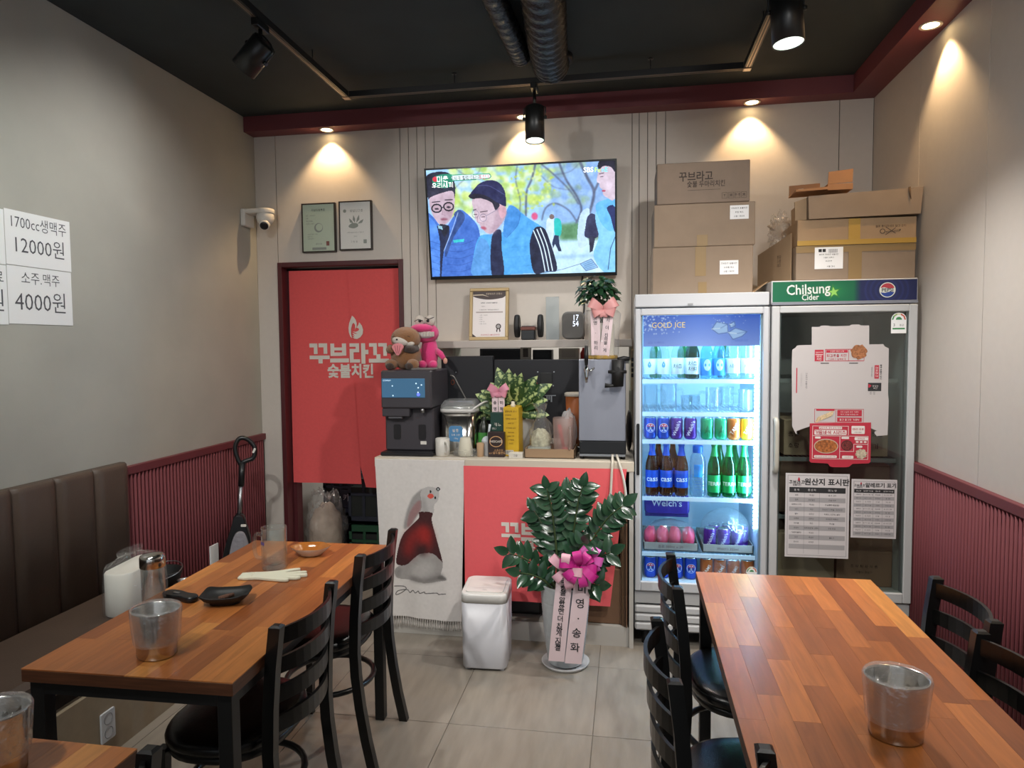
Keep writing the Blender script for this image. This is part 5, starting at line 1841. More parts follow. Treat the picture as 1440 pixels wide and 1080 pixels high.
# energy labels
def energy(t, cx_, cz, w, h, round_=False):
    m = FR((cx_, FY + .0095, cz))
    b = MB()
    if round_:
        b.prism(ell(0, 0, w / 2, w / 2, 24), m, .0006)
    else:
        b.prism([(-w / 2, -h / 2), (w / 2, -h / 2), (w / 2, h * .2)] + [(w / 2 * math.cos(a), h * .2 + w / 2 * math.sin(a)) for a in [PI * k / 10 for k in range(1, 10)]] + [(-w / 2, h * .2)], m, .0006)
    o = b.build('energy_label', M_paper, t)
    b = MB()
    z0 = 0 if round_ else h * .2
    cols = 5
    for k in range(cols):
        a0, a1 = PI * (1 - k / cols), PI * (1 - (k + 1) / cols)
        r1, r2 = w * .46, w * .36
        b.poly([(r2 * math.cos(a0), z0 + r2 * math.sin(a0)), (r1 * math.cos(a0), z0 + r1 * math.sin(a0)), (r1 * math.cos(a1), z0 + r1 * math.sin(a1)), (r2 * math.cos(a1), z0 + r2 * math.sin(a1))], m, min(k, 2) if k < 3 else 3, .001)
    b.poly([(w * .2 * math.cos(a), z0 + w * .2 * math.sin(a)) for a in [PI * k / 12 for k in range(13)]], m, 0, .001)
    if not round_:
        b.rect(-w * .4, w * .4, -h * .30, -h * .22, m, 0, .001)
        b.text('3', w * .3, m, 4, -w * .3, -h * .08, .001); b.text('등급', w * .16, m, 4, w * .2, -h * .08, .001)
    b.build('label_print', [mat('lab_green', '#3f8a55', .6), mat('lab_lime', '#8fae5a', .6), mat('lab_cream', '#dcd6b8', .6), mat('lab_red', '#c25a4a', .6), M_inkgrey], o, recalc=False)
energy(fR, 1.279, 1.668, .068, .092)
energy(fL, .620, .432, .052, .05, True)

# ------------------------------------------------------------------ header banner of the right fridge
bn_ = Canvas(200, 32, (20, 96, 66))
X_ = bn_.X / 200
for j in range(32):
    pass
gcol = np.array((18, 98, 66)) / 255
ncol = np.array((26, 34, 78)) / 255
tt = np.clip((X_ - .57) / .05, 0, 1)[..., None]
bn_.a = gcol * (1 - tt) + ncol * tt
bn_.a += (.10 * np.exp(-(((bn_.X - 85) / 16) ** 2 + ((bn_.Y - 16) / 10) ** 2)))[..., None] * np.array((.6, 1, .3))
for r in (15, 22, 29):
    d = np.hypot(bn_.X - 159, bn_.Y - 16)
    bn_.a += (.06 * np.exp(-((d - r) / 1.6) ** 2))[..., None] * np.array((.5, .6, 1.3))
bnp = bn_.panel('banner', lambda u, v: Vector((.704 + u * .653, FY + .011, 1.878 - v * .098)), attrmat('banner_print', rough=.3), fR)
bm_ = FR((0, FY + .0105, 0))
b = MB()
b.text('Chilsung', .068, bm_, 0, .868, 1.838, .001, bold=.014, sx=.86, rot=.04)
b.text('Cider', .040, bm_, 0, .878, 1.800, .001, bold=.014, sx=.86, rot=.03)
star = []
for k in range(10):
    r = .041 if k % 2 == 0 else .017
    a = PI / 2 + k * PI / 5 + .15
    star.append((.985 + r * math.cos(a), 1.824 + r * math.sin(a)))
b.poly(star, bm_, 1, .0008)
b.poly([(.985 + (p[0] - .985) * .6, 1.824 + (p[1] - 1.824) * .6) for p in star], bm_, 2, .0012)
px_, pz_ = 1.226, 1.829
BM = [mat('banner_white', '#d8ddd6', .5), mat('star_dark', '#2a7a3a', .5), mat('star_light', '#8cc45a', .5), mat('pepsi_red', '#b03a44', .5), mat('pepsi_blue', '#23408e', .5), M_ink]
b.build('cider_lettering', BM, bnp, recalc=False)
b = MB()
b.poly(ell(px_, pz_, .036, .036, 32), bm_, 0, .0008)
def arc(a0, a1, r, n=14):
    return [(px_ + r * math.cos(a0 + (a1 - a0) * k / n), pz_ + r * math.sin(a0 + (a1 - a0) * k / n)) for k in range(n + 1)]
b.poly(arc(.30, PI - .30, .032) + [(px_ - .015, pz_ + .013), (px_ + .012, pz_ + .006)], bm_, 3, .0012)
b.poly(arc(PI + .35, 2 * PI - .35, .032) + [(px_ + .012, pz_ - .008), (px_ - .012, pz_ - .014)], bm_, 4, .0012)
b.text('PEPSI', .024, bm_, 5, px_, pz_ - .001, .0022, bold=.012)
b.build('cola_emblem', BM, bnp, recalc=False)
MB().box(.70, 1.36, FY + .004, FY + .012, 1.766, 1.778).build('header_rail', mat('rail_bluegrey', '#7f828c', .4), fR)

# ------------------------------------------------------------------ unfolded chicken box, red box, notices on the right fridge door
GY = FY + .0095
M_card = mat('white_card', '#bab4b3', .75)
M_pr = mat('print_red', '#b2283c', .7)
M_prw = mat('print_cream', '#dcd4d0', .7)
M_chick = mat('print_chicken', '#9a6440', .8, var=.45, vscale=120.)
M_slice = mat('print_slices', '#c8b08c', .8, var=.3, vscale=150.)
ub = thing('unfolded_box', 'large unfolded white cardboard box stuck flat on the unlit fridge door', 'cardboard box', (1.02, GY, 1.4))
um = FR((0, GY, 0))
Q = [(.887, 1.657), (.925, 1.657), (.928, 1.663), (.965, 1.663), (.968, 1.659), (1.062, 1.660), (1.065, 1.666), (1.105, 1.666), (1.108, 1.661), (1.147, 1.661), (1.149, 1.570), (1.212, 1.571), (1.218, 1.560), (1.237, 1.550), (1.238, 1.330), (1.242, 1.300), (1.240, 1.133), (1.192, 1.127), (1.181, 1.140), (1.183, 1.150), (1.192, 1.152), (1.150, 1.172), (1.150, 1.182), (.888, 1.182), (.888, 1.172), (.845, 1.156), (.836, 1.152), (.824, 1.148), (.824, 1.132), (.835, 1.128), (.82, 1.134), (.803, 1.170), (.800, 1.30), (.797, 1.470), (.798, 1.547), (.813, 1.556), (.820, 1.568), (.888, 1.570)]
MB().prism(Q, um, .002).build('card_sheet', M_card, ub)
b = MB()
L_ = .0026
b.rect(.902, .943, 1.490, 1.546, um, 0, L_)
b.rect(.905, .940, 1.521, 1.524, um, 1, L_ + .0004)
b.text('겉바속촉', .009, um, 1, .9225, 1.533, L_ + .0005); b.text('바삭\n치킨', .013, um, 1, .9225, 1.506, L_ + .0005, bold=.01)
for r_ in ((.950, 1.128, 1.546, 1.549), (.950, 1.128, 1.490, 1.493), (.950, .953, 1.490, 1.549), (1.056, 1.058, 1.490, 1.549), (1.126, 1.128, 1.490, 1.549)):
    b.rect(r_[0], r_[1], r_[2], r_[3], um, 0, L_)
b.rect(.955, 1.053, 1.531, 1.544, um, 0, L_)
b.text('건강한 맛의 시작', .009, um, 1, 1.004, 1.5375, L_ + .0005)
b.text('튀김옷을 치킨', .016, um, 0, 1.004, 1.517, L_, bold=.02, sx=.95)
b.text('건강하고 담백하게', .011, um, 0, 1.004, 1.500, L_, bold=.01, sx=.95)
ck_ = []
for k in range(26):
    a = 2 * PI * k / 26
    r = 1 + .07 * math.sin(a * 7) + .05 * math.sin(a * 11 + 1)
    ck_.append((1.103 + .037 * r * math.cos(a), 1.534 + .035 * r * math.sin(a)))
b.poly(ck_, um, 2, L_ + .0008)
b.rect(.93, .968, 1.478, 1.482, um, 3, L_); b.rect(1.06, 1.10, 1.478, 1.482, um, 3, L_)
b.rect(.818, .823, 1.335, 1.458, um, 0, L_)
b.text('꾸브라꼬 숯불치킨', .010, um, 4, .866, 1.395, L_, rot=-PI / 2); b.text('KKUBRACO', .012, um, 5, .842, 1.40, L_, rot=-PI / 2)
b.rect(1.175, 1.195, 1.405, 1.470, um, 0, L_)
b.text('불향 숯불의 정석', .010, um, 3, 1.204, 1.437, L_, rot=-PI / 2, bold=.02); b.text('꾸브라꼬', .014, um, 1, 1.185, 1.437, L_ + .0004, rot=-PI / 2, bold=.01)
b.text('맛있게 드세요', .008, um, 4, 1.163, 1.437, L_, rot=-PI / 2)
b.rect(1.147, 1.207, 1.345, 1.385, um, 3, L_)
b.poly([(1.149, 1.380), (1.163, 1.372), (1.155, 1.362), (1.149, 1.362)], um, 0, L_ + .0004)
b.text('맛있는\n치킨', .010, um, 1, 1.181, 1.364, L_ + .0004)
b.text('품명', .008, um, 4, 1.160, 1.335, L_, rot=-PI / 2); b.text('업체', .008, um, 4, 1.176, 1.335, L_, rot=-PI / 2)
for r_ in ((.905, 1.130, 1.256, 1.258), (.905, 1.130, 1.190, 1.192), (.905, .907, 1.190, 1.258), (1.128, 1.130, 1.190, 1.258), (1.002, 1.004, 1.190, 1.258)):
    b.rect(r_[0], r_[1], r_[2], r_[3], um, 0, L_)
b.rect(.913, .998, 1.248, 1.256, um, 0, L_); b.rect(1.010, 1.122, 1.222, 1.253, um, 0, L_); b.rect(1.010, 1.122, 1.195, 1.216, um, 0, L_)
for k in range(6):
    cx_ = .922 + k * .012
    b.poly(ell(cx_, 1.206 + k * .0055, .007, .017, 14, -.5), um, 6, L_ + .0003 * (k + 1))
b.text('현미 순쌀로 만든 가래떡', .008, um, 1, 1.066, 1.243, L_ + .0005); b.text('맛과 건강을 담았습니다', .008, um, 1, 1.066, 1.231, L_ + .0005)
b.text('쫄깃 쫄깃한 가래떡', .011, um, 1, 1.066, 1.2055, L_ + .0005, bold=.015)
b.build('box_print', [M_pr, M_prw, M_chick, M_ink, M_inkgrey, mat('print_pale_grey', '#a9a4a4', .7), M_slice], ub, recalc=False)

rbx = thing('menu_card_box', 'flat red card box printed with plates of fried chicken on the unlit fridge door', 'card box', (1.023, GY, 1.08))
rm = FR((0, GY - .0026, 0))
Q = [(.884, 1.186), (1.163, 1.193), (1.164, 1.002), (1.156, .994), (1.082, .990), (1.068, .976), (1.055, .973), (.992, .972), (.980, .976), (.970, .990), (.892, .993), (.885, 1.0)]
MB().prism(Q, rm, .004).build('card', M_pr, rbx)
b = MB()
L_ = .0046
def rrx(x0, x1, y0, y1, mi, l=L_):
    b.poly(rrect(x1 - x0, y1 - y0, .004, 3, (x0 + x1) / 2, (y0 + y1) / 2), rm, mi, l)
for r_ in ((.896, 1.152, 1.125, 1.127), (.896, 1.152, 1.012, 1.014), (.896, .898, 1.012, 1.175), (1.150, 1.152, 1.012, 1.127), (1.022, 1.024, 1.012, 1.127), (.896, 1.062, 1.173, 1.175), (1.060, 1.062, 1.130, 1.175), (1.024, 1.088, 1.050, 1.052), (1.086, 1.088, 1.050, 1.088), (1.086, 1.152, 1.086, 1.088)):
    b.rect(r_[0], r_[1], r_[2], r_[3], rm, 1, L_)
rrx(.926, 1.032, 1.159, 1.171, 1); b.text('겉바속촉 계속 바삭 치킨', .0095, rm, 0, .979, 1.165, L_ + .0005, bold=.01)
rrx(.905, 1.053, 1.131, 1.155, 1); b.text('겨땀바삭 시리즈', .021, rm, 0, .979, 1.143, L_ + .0005, bold=.03, sx=1.)
rrx(1.075, 1.135, 1.137, 1.176, 1); b.text('1마리 무료', .012, rm, 0, 1.105, 1.160, L_ + .0005, bold=.02)
b.text('포장시에만', .007, rm, 2, 1.105, 1.145, L_ + .0005)
b.poly(ell(.960, 1.075, .056, .036, 32), rm, 3, L_)
b.poly(ell(.960, 1.075, .052, .032, 32), rm, 4, L_ + .0004)
b.poly(ell(1.056, 1.080, .027, .026, 24), rm, 2, L_); b.poly(ell(1.056, 1.080, .023, .022, 24), rm, 5, L_ + .0004)
b.poly([(1.121 + .026 * (1 + .12 * math.sin(k * 2.3)) * math.cos(2 * PI * k / 22), 1.040 + .024 * (1 + .12 * math.sin(k * 2.3)) * math.sin(2 * PI * k / 22)) for k in range(22)], rm, 6, L_ + .0004)
rrx(1.090, 1.150, 1.106, 1.122, 1); b.text('매콤달콤', .009, rm, 0, 1.12, 1.114, L_ + .0005)
for k in range(3):
    b.poly(ell(1.102 + k * .018, 1.098, .007, .0045, 12), rm, 1, L_)
rrx(.905, 1.010, 1.018, 1.030, 1); b.text('매운 양념과 바삭한 순살의 조화', .007, rm, 0, .957, 1.024, L_ + .0005)
rrx(1.034, 1.086, 1.016, 1.030, 1); b.text('고소한맛', .008, rm, 0, 1.06, 1.023, L_ + .0005)
rrx(1.03, 1.065, 1.112, 1.122, 1); rrx(.908, .935, 1.112, 1.122, 1); rrx(1.098, 1.126, 1.070, 1.080, 1)
b.build('card_print', [M_pr, M_prw, mat('print_darkred', '#4a1a1e', .7), mat('plate_print', '#b9a894', .7), mat('spicy_chicken', '#9c5a2c', .8, var=.6, vscale=110.), mat('red_sauce', '#6e2a28', .8, var=.6, vscale=140.), mat('cream_sauce', '#b8aa94', .8, var=.4, vscale=140.)], rbx, recalc=False)

M_lam = mat('laminated_paper', '#cdc8c9', .3)
M_row = mat('table_row_grey', '#a29fa1', .5)
def notice(x0, x1, z0, z1, title, cols, heads, rows, label, ts):
    t = thing('notice_sheet', label, 'notice', ((x0 + x1) / 2, GY, (z0 + z1) / 2), 0, 'laminated notices on the unlit fridge door')
    m = FR((0, GY, 0))
    MB().box(x0, x1, GY - .0012, GY, z0, z1).build('sheet', M_lam, t)
    b = MB()
    w, h = x1 - x0, z1 - z0
    l = .0018
    e = .010
    for r_ in ((x0 + e, x1 - e, z0 + e, z0 + e + .0012), (x0 + e, x1 - e, z1 - e - .0012, z1 - e), (x0 + e, x0 + e + .0012, z0 + e, z1 - e), (x1 - e - .0012, x1 - e, z0 + e, z1 - e)):
        b.rect(r_[0], r_[1], r_[2], r_[3], m, 2, l)
    b.text(title, ts, m, 0, x0 + w * .645, z1 - h * .105, l, bold=.03)
    b.text('꾸브라꼬', ts * .55, m, 0, x0 + w * .18, z1 - h * .105, l, bold=.03)
    b.text('숯불치킨', ts * .3, m, 0, x0 + w * .18, z1 - h * .14, l, bold=.02)
    b.poly([(x0 + w * .21 + p[0] * ts * .18, z1 - h * .07 + p[1] * ts * .3) for p in ((0, 1), (.9, 0), (.5, -.9), (-.5, -.9), (-.8, 0))], m, 3, l)
    zt = z1 - h * .165
    hh = h * .065
    xa, xb = x0 + w * .06, x1 - w * .06
    b.rect(xa, xb, zt - hh, zt, m, 0, l)
    cx_ = [xa + (xb - xa) * c for c in cols]
    for k, s in enumerate(heads):
        b.text(s, hh * .42, m, 1, (cx_[k] + cx_[k + 1]) / 2, zt - hh / 2, l + .0005, bold=.01)
    n = len(rows)
    rh = (zt - hh - (z0 + h * .045)) / n
    for r, row in enumerate(rows):
        za = zt - hh - rh * (r + 1)
        if r % 2:
            b.rect(xa, xb, za, za + rh, m, 4, l - .0002)
        for k, s in enumerate(row):
            if s:
                b.text(s, min(rh * .40, .011), m, 0, (cx_[k] + cx_[k + 1]) / 2, za + rh / 2, l, bold=.005, sx=.9)
    for c in cx_[1:-1]:
        b.rect(c - .0004, c + .0004, z0 + h * .045, zt - hh, m, 2, l)
    b.build('print', [M_ink, M_lam, M_inkgrey, M_pr, M_row], t, recalc=False)
notice(.776, 1.073, .518, .938, '원산지 표시판', (0, .27, .54, 1), ('품 목', '원 산 지', '메 뉴 명'),
       [('배추', '국내산', '배 추 김치'), ('정육', '브라질산', '순살 치킨'), ('닭봉정(고추)', '국내산', '마늘통통 봉골레닭'), ('낙지', '국산', '꾸브라꼬 치족발, 모든치킨'), ('쌀떡', '외국산', '떡볶이, 치즈떡, 쌀떡'), ('어묵류', '태국산', '꾸브라꼬 떡볶이'), ('메시멜', '국산', '족사발'), ('오징어', '아르헨(원양, 페루)', '오징 튀김'), ('가래떡(쌀떡)', '국내산', ''), ('오리', '국내산', '불도그'), ('돈사삿', '외국산', ''), ('', '', ''), ('', '', '')],
       'laminated origin notice titled 원산지 표시판 on the unlit fridge door', .036)
notice(1.082, 1.288, .626, .915, '알레르기 표기', (0, .23, .48, .71, 1), ('메뉴명', '알레르기유발', '메뉴명', '알레르기유발'),
       [('숯불치킨', '닭고기, 대두, 밀', '파닭숯불', '닭, 우유, 대두'), ('매운치킨', '닭고기, 대두', '감자튀김', '밀, 계란'), ('양념치킨', '닭, 토마토', '치즈볼', '우유, 밀'), ('반반치킨', '닭고기, 밀', '오징어', '오징어, 밀')] * 3,
       'smaller laminated allergy notice titled 알레르기 표기 on the unlit fridge door', .0245)

# boxes inside the dark fridge
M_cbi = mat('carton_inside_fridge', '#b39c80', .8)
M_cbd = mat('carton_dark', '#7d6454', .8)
def carton(name, x0, x1, y0, y1, z0, z1, m, label, txt=None, tsz=.03, group=None, rot=0., mats=None, tape=None, lab=None, seam=True):
    c = ((x0 + x1) / 2, (y0 + y1) / 2, z0)
    t = thing(name, label, 'cardboard box', c, rot, group)
    lm = Matrix.Translation(c) @ Matrix.Rotation(rot, 4, 'Z')
    w, d, h = x1 - x0, y1 - y0, z1 - z0
    b = MB().box(-w / 2, w / 2, -d / 2, d / 2, 0, h, bev=.003, M=lm)
    b.build('carton_body', m, t)
    f = lm @ FR((0, -d / 2 - .0008, h / 2))
    if txt:
        b = MB()
        for s, sz, px, pz in txt:
            b.text(s, sz, f, 0, px, pz, .0006, bold=.008)
        b.build('print', mat('carton_ink', '#4a3d33', .8), t, recalc=False)
    if tape:
        for (xa, xb, za, zb, mt) in tape:
            b = MB()
            b.box(xa, xb, za, zb, 0, .0012, M=f)
            b.build('packing_tape', mt, t)
    if lab:
        xa, xb, za, zb, lines = lab
        b = MB()
        b.box(xa, xb, za, zb, 0, .0018, M=f)
        lo_ = b.build('shipping_label', M_paper, t)
        b = MB()
        for s, sz, px, pz in lines:
            b.text(s, sz, f, 0, px, pz, .0024, bold=.01)
        b.build('label_print', M_ink, lo_, recalc=False)
    return t, f, lm, w, d, h
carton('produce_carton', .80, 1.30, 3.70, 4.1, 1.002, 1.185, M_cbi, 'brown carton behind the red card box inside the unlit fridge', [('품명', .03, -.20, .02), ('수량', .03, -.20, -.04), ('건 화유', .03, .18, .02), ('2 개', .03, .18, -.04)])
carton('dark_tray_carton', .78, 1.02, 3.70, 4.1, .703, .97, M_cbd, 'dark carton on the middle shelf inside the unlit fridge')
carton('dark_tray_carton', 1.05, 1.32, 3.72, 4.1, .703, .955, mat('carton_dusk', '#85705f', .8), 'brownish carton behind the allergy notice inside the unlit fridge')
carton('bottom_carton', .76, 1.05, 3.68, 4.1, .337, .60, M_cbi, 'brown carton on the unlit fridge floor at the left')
carton('bottom_carton', 1.06, 1.325, 3.68, 4.1, .337, .665, mat('carton_mid', '#9c7d66', .8), 'brown carton on the unlit fridge floor at the right', [('주 식 회 사 식 품', .018, .0, -.06), ('서울시 강남구', .013, .0, -.09)])

# ------------------------------------------------------------------ cartons on top of the fridges
M_cb = mat('kraft_carton', '#8f7c69', .8, var=.05, vscale=14., bump=.05, bscale=30.)
M_cb2 = mat('kraft_carton_pale', '#a08567', .8, var=.05, vscale=12.)
M_cb3 = mat('kraft_carton_orange', '#a5764f', .8, var=.04, vscale=20.)
M_tape = mat('tape_tan', '#8d7247', .55)
M_tapey = mat('tape_yellow', '#b08a35', .5)
g_ = 'cardboard boxes stacked on the lit fridge'
FT = 1.834
L3 = [('꾸브라꼬 숯불치킨', .010, 0, 0)]
carton('cardboard_box', .130, .620, 3.60, 3.98, FT, 2.070, M_cb, 'brown cardboard box at bottom of the stack on lit fridge', group=g_, tape=[(-.035, .018, -.03, .118, M_tape), (-.02, .022, -.115, -.06, M_tape)], lab=(.085, .175, -.025, .045, [('꾸브라꼬 숯불치킨', .010, .13, .030), ('소모품 박스', .010, .13, .010), ('수량 1 BOX', .010, .13, -.010)]))
carton('cardboard_box', .136, .630, 3.605, 3.97, 2.072, 2.286, M_cb, 'brown cardboard box in the middle of the stack on lit fridge', group=g_, tape=[(-.035, .018, -.106, -.05, M_tape)], lab=(.125, .215, .022, .090, [('꾸브라꼬 숯불치킨', .010, .17, .076), ('포장 박스', .010, .17, .056), ('수량 1 BOX', .010, .17, .036)]))
t, f, lm, w, d, h = carton('cardboard_box', .150, .603, 3.605, 3.93, 2.288, 2.492, mat('kraft_carton_grey', '#857465', .8, var=.05, vscale=14.), 'cardboard box with dark brush lettering at top of the stack on lit fridge', group=g_)
b = MB()
b.text('꾸브라고', .052, f, 0, -.035, .028, .0008, bold=.016, sx=.88)
b.text('숯불 두마리치킨', .034, f, 0, .015, -.010, .0008, bold=.012, sx=.82)
b.rect(-.075, .085, -.038, -.0365, f, 0, .0006)
for k, s in enumerate(('♀', '♣', '↑', '☂')):
    x = .105 + k * .031
    for r_ in ((x - .013, x + .013, -.056, -.0548), (x - .013, x + .013, -.084, -.0828), (x - .013, x - .0118, -.084, -.0548), (x + .0118, x + .013, -.084, -.0548)):
        b.rect(*r_, f, 0, .0006)
    b.text(('Y', '米', '↑↑', '木')[k], .018, f, 0, x, -.070, .0008, bold=.01)
b.build('print', mat('carton_ink_dark', '#3d332e', .8), t, recalc=False)
g_ = 'cardboard boxes piled on the unlit fridge'
t, f, lm, w, d, h = carton('cardboard_box', .818, 1.360, 3.575, 3.95, 1.886, 2.052, M_cb, 'taped cardboard box with shipping label lying on the unlit fridge', group=g_, tape=[(-.271, .271, .050, .083, M_tape), (-.03, .03, -.083, .05, M_tape)],
       lab=(-.185, -.055, -.030, .075, [('■■  ||||||||', .020, -.125, .058), ('받는분 꾸브라꼬 숯불치킨', .008, -.12, .040), ('서울시 성북구', .008, -.12, .025), ('보내는분', .008, -.12, .008), ('서울 강서', .009, -.11, -.018)]))
t, f, lm, w, d, h = carton('cardboard_box', .822, 1.360, 3.572, 3.94, 2.054, 2.178, M_cb2, 'pale cardboard box with yellow tape and crossed-out drawing on unlit fridge', group=g_, tape=[(-.035, .018, -.0375, .061, M_tapey), (-.269, .269, -.062, -.038, M_tapey)])
b = MB()
b.text('칼로 뜯지마세요 절대 금지', .012, f, 0, .155, .020, .0008, bold=.01)
b.poly(ell(.118, -.004, .012, .012), f, 0, .0006); b.poly(ell(.118, -.004, .009, .009), f, 1, .0009)
b.poly([(.13, -.006), (.18, .0), (.20, .004), (.196, -.006), (.135, -.010)], f, 0, .0006); b.poly([(.134, -.007), (.178, -.002), (.194, .001), (.192, -.004), (.137, -.0085)], f, 1, .0009)
for s in (-1, 1):
    b.poly([(.13, -.018 * s - .003), (.175, .014 * s - .003), (.177, .012 * s - .003), (.132, -.020 * s - .003)], f, 0, .0012)
b.build('print', [mat('carton_ink_dark', '#3d332e', .8), M_cb2], t, recalc=False)
# open-flap long box on top
ob = thing('cardboard_box', 'long open cardboard box lying across the top of the right pile', 'cardboard box', (1.1, 3.75, 2.18), 0, g_)
b = MB()
b.prism([(.872, 2.180), (1.372, 2.188), (1.381, 2.312), (.868, 2.290)], FR((0, 3.92, 0)), .36)
b.build('carton_body', M_cb, ob)
MB().prism([(.815, 2.180), (.868, 2.182), (.866, 2.288), (.812, 2.270)], FR((0, 3.60, 0)), .012).build('end_flap', M_cb2, ob)
b = MB()
b.tube([(1.318, 3.552, 2.312), (1.322, 3.55, 2.27), (1.325, 3.55, 2.255)], [.006, .003, .001], 6)
b.build('torn_bit', mat('torn_brown', '#5f4b39', .9), ob)
# small tray box on top
sb = thing('tray_box', 'small open orange-brown carton tray lying on top of the right pile', 'cardboard box', (.94, 3.72, 2.32), 0, g_)
b = MB()
b.box(.955, 1.070, 3.562, 3.70, 2.3155, 2.345, bev=.001); b.build('tray_end', M_cb3, sb)
b = MB()
b.prism([(.957, 2.345), (1.068, 2.350), (1.070, 2.412), (.959, 2.402)], FR((0, 3.566, 0)), .004); b.build('end_flap', M_cb3, sb)
b = MB()
b.prism([(.806, 2.312), (.955, 2.318), (.955, 2.330), (.808, 2.322)], FR((0, 3.70, 0)), .15); b.build('tray_floor', M_cb3, sb)
b = MB()
for (xa, xb) in ((.808, .852), (.878, .955)):
    b.prism([(xa, 2.322), (xb, 2.325), (xb, 2.372 + (xb - .81) * .05), (xa, 2.372 + (xa - .81) * .05)], FR((0, 3.70, 0)), .004)
b.prism([(.852, 2.355), (.878, 2.357), (.878, 2.376), (.852, 2.374)], FR((0, 3.70, 0)), .004)
b.build('back_side', mat('kraft_shaded', '#8c6545', .8), sb)
# left cardboard flap and plastic film
lf = thing('cardboard_flap', 'flat pale cardboard panel leaning out at the left of the right pile', 'cardboard', (.76, 3.7, 1.886))
b = MB()
b.prism([(.0, 0), (.30, .0), (.30, .235), (.0, .165)], FR((.700, 3.90, 1.888), (.115, -.30, 0), (0, 0, 1)), .004)
b.build('panel', M_cb2, lf)
b = MB()
m_ = FR((.700, 3.90, 1.888), (.115, -.30, 0), (0, 0, 1))
b.text('품명\n수량\n제조', .02, m_, 0, .2, .11, .0046)
b.build('print', mat('carton_ink', '#4a3d33', .8), lf, recalc=False)
tag(MB().prism([(.632, 1.836), (.70, 1.887), (.70, 1.890), (.630, 1.839)], FR((0, 3.80, 0)), .16).build('loose_cardboard', M_cb2), 'pale cardboard lid sloping between the two fridge tops', 'cardboard')
fm = MB().ball((.788, 3.82, 2.16), (.045, .05, .085), 40, 30, amp=.75, fr=9., seed=7.7)
tag(fm.build('plastic_film', M_film), 'crumpled clear plastic film sticking up behind the right cartons', 'plastic film')

# ------------------------------------------------------------------ drinks in the lit fridge
M_lid = mat('can_aluminium', '#b9bec4', .25, metal=1.)
def can(x, y, z, col, txt, tcol, label, grp, tsz=.03, rot=0., extra=None, tilt=None):
    t = thing('drink_can', label, 'can', (x, y, z), 0, grp)
    m = mat('can_' + col.strip('#'), col, .28, metal=.45)
    MB().lathe([(.024, 0), (.030, .008), (.033, .014), (.033, .098), (.029, .110)], (x, y, z), 28, cap1=False).build('can_body', m, t)
    MB().lathe([(.029, .110), (.0295, .114), (.027, .113), (.026, .109), (.001, .109)], (x, y, z), 24, cap0=False).build('can_lid', M_lid, t)
    b = MB()
    mats = [mat('cantxt_' + tcol.strip('#'), tcol, .4)]
    if extra:
        mats += extra(b, x, y, z)
    if txt:
        b.wrap(txt, tsz, (x, y), .0345, z + .058, 0, bold=.008, rot=rot)
    b.build('can_print', mats, t, recalc=False)
    return t
def disc_on(b, x, y, z, zc, rr, mi, a0=0., lo=-1., hi=1.):
    pts = []
    n = 20
    for k in range(n):
        a = 2 * PI * k / n
        px, pz = rr * math.cos(a), rr * max(lo, min(hi, math.sin(a)))
        an = a0 + px / .0333
        pts.append((x + .0337 * math.sin(an), y - .0337 * math.cos(an), z + zc + pz))
    c = (x + .0337 * math.sin(a0), y - .0337 * math.cos(a0), z + zc + rr * (lo + hi) / 2)
    b.add([c] + pts, [(0, 1 + k, 1 + (k + 1) % n) for k in range(n)], mi)
def pepsi_x(b, x, y, z):
    disc_on(b, x, y, z, .060, .024, 1)
    disc_on(b, x, y - .0004, z, .060, .022, 2, lo=.25)
    disc_on(b, x, y - .0004, z, .060, .022, 3, hi=-.35)
    return [mat('can_white_disc', '#e8eef8', .4), mat('can_red_disc', '#c4414c', .4), mat('can_blue_disc', '#2a50c0', .4)]
def star_x(b, x, y, z):
    pts = []
    for k in range(10):
        r = .026 if k % 2 == 0 else .011
        a = PI / 2 + k * PI / 5
        an = r * math.cos(a) / .0333
        pts.append((x + .0337 * math.sin(an), y - .0337 * math.cos(an), z + .052 + r * math.sin(a)))
    c = (x, y - .0345, z + .052)
    b.add([c] + pts, [(0, 1 + k, 1 + (k + 1) % 10) for k in range(10)], 1)
    return [mat('can_star_dark', '#1c7a4c', .4)]
CZ = SHZ[2] + .0005
gcan = 'soft drink cans on the middle fridge shelf'
YI = 3.672
can(.122, YI, CZ, '#2a50c0', 'PEPSI', '#1a2030', 'blue cola can at the far left of the can shelf', gcan, .013, extra=pepsi_x)
can(.190, YI, CZ, '#2a50c0', 'PEPSI', '#1a2030', 'blue cola can second from left on the can shelf', gcan, .013, extra=pepsi_x)
can(.256, YI, CZ, '#5a2a90', "Welch's", '#e6e0f4', 'purple grape soda can third from left on the can shelf', gcan, .026, rot=1.2)
can(.328, YI, CZ, '#5a2a90', "Welch's", '#e6e0f4', 'purple grape soda can fourth from left on the can shelf', gcan, .026, rot=1.2)
can(.412, YI, CZ, '#2fae74', '', '#e6f4ea', 'green cider can with star, left one of the two on the can shelf', gcan, extra=star_x)
can(.482, YI, CZ, '#2fae74', '', '#e6f4ea', 'green cider can with star, right one of the two on the can shelf', gcan, extra=star_x)
can(.546, YI, CZ, '#e07a34', 'TAMS', '#f6ece0', 'orange soda can near the right end of the can shelf', gcan, .026, rot=1.0)
can(.612, YI, CZ, '#d8c030', 'TAMS', '#f8f6e8', 'yellow soda can at the right end of the can shelf', gcan, .026, rot=1.0)

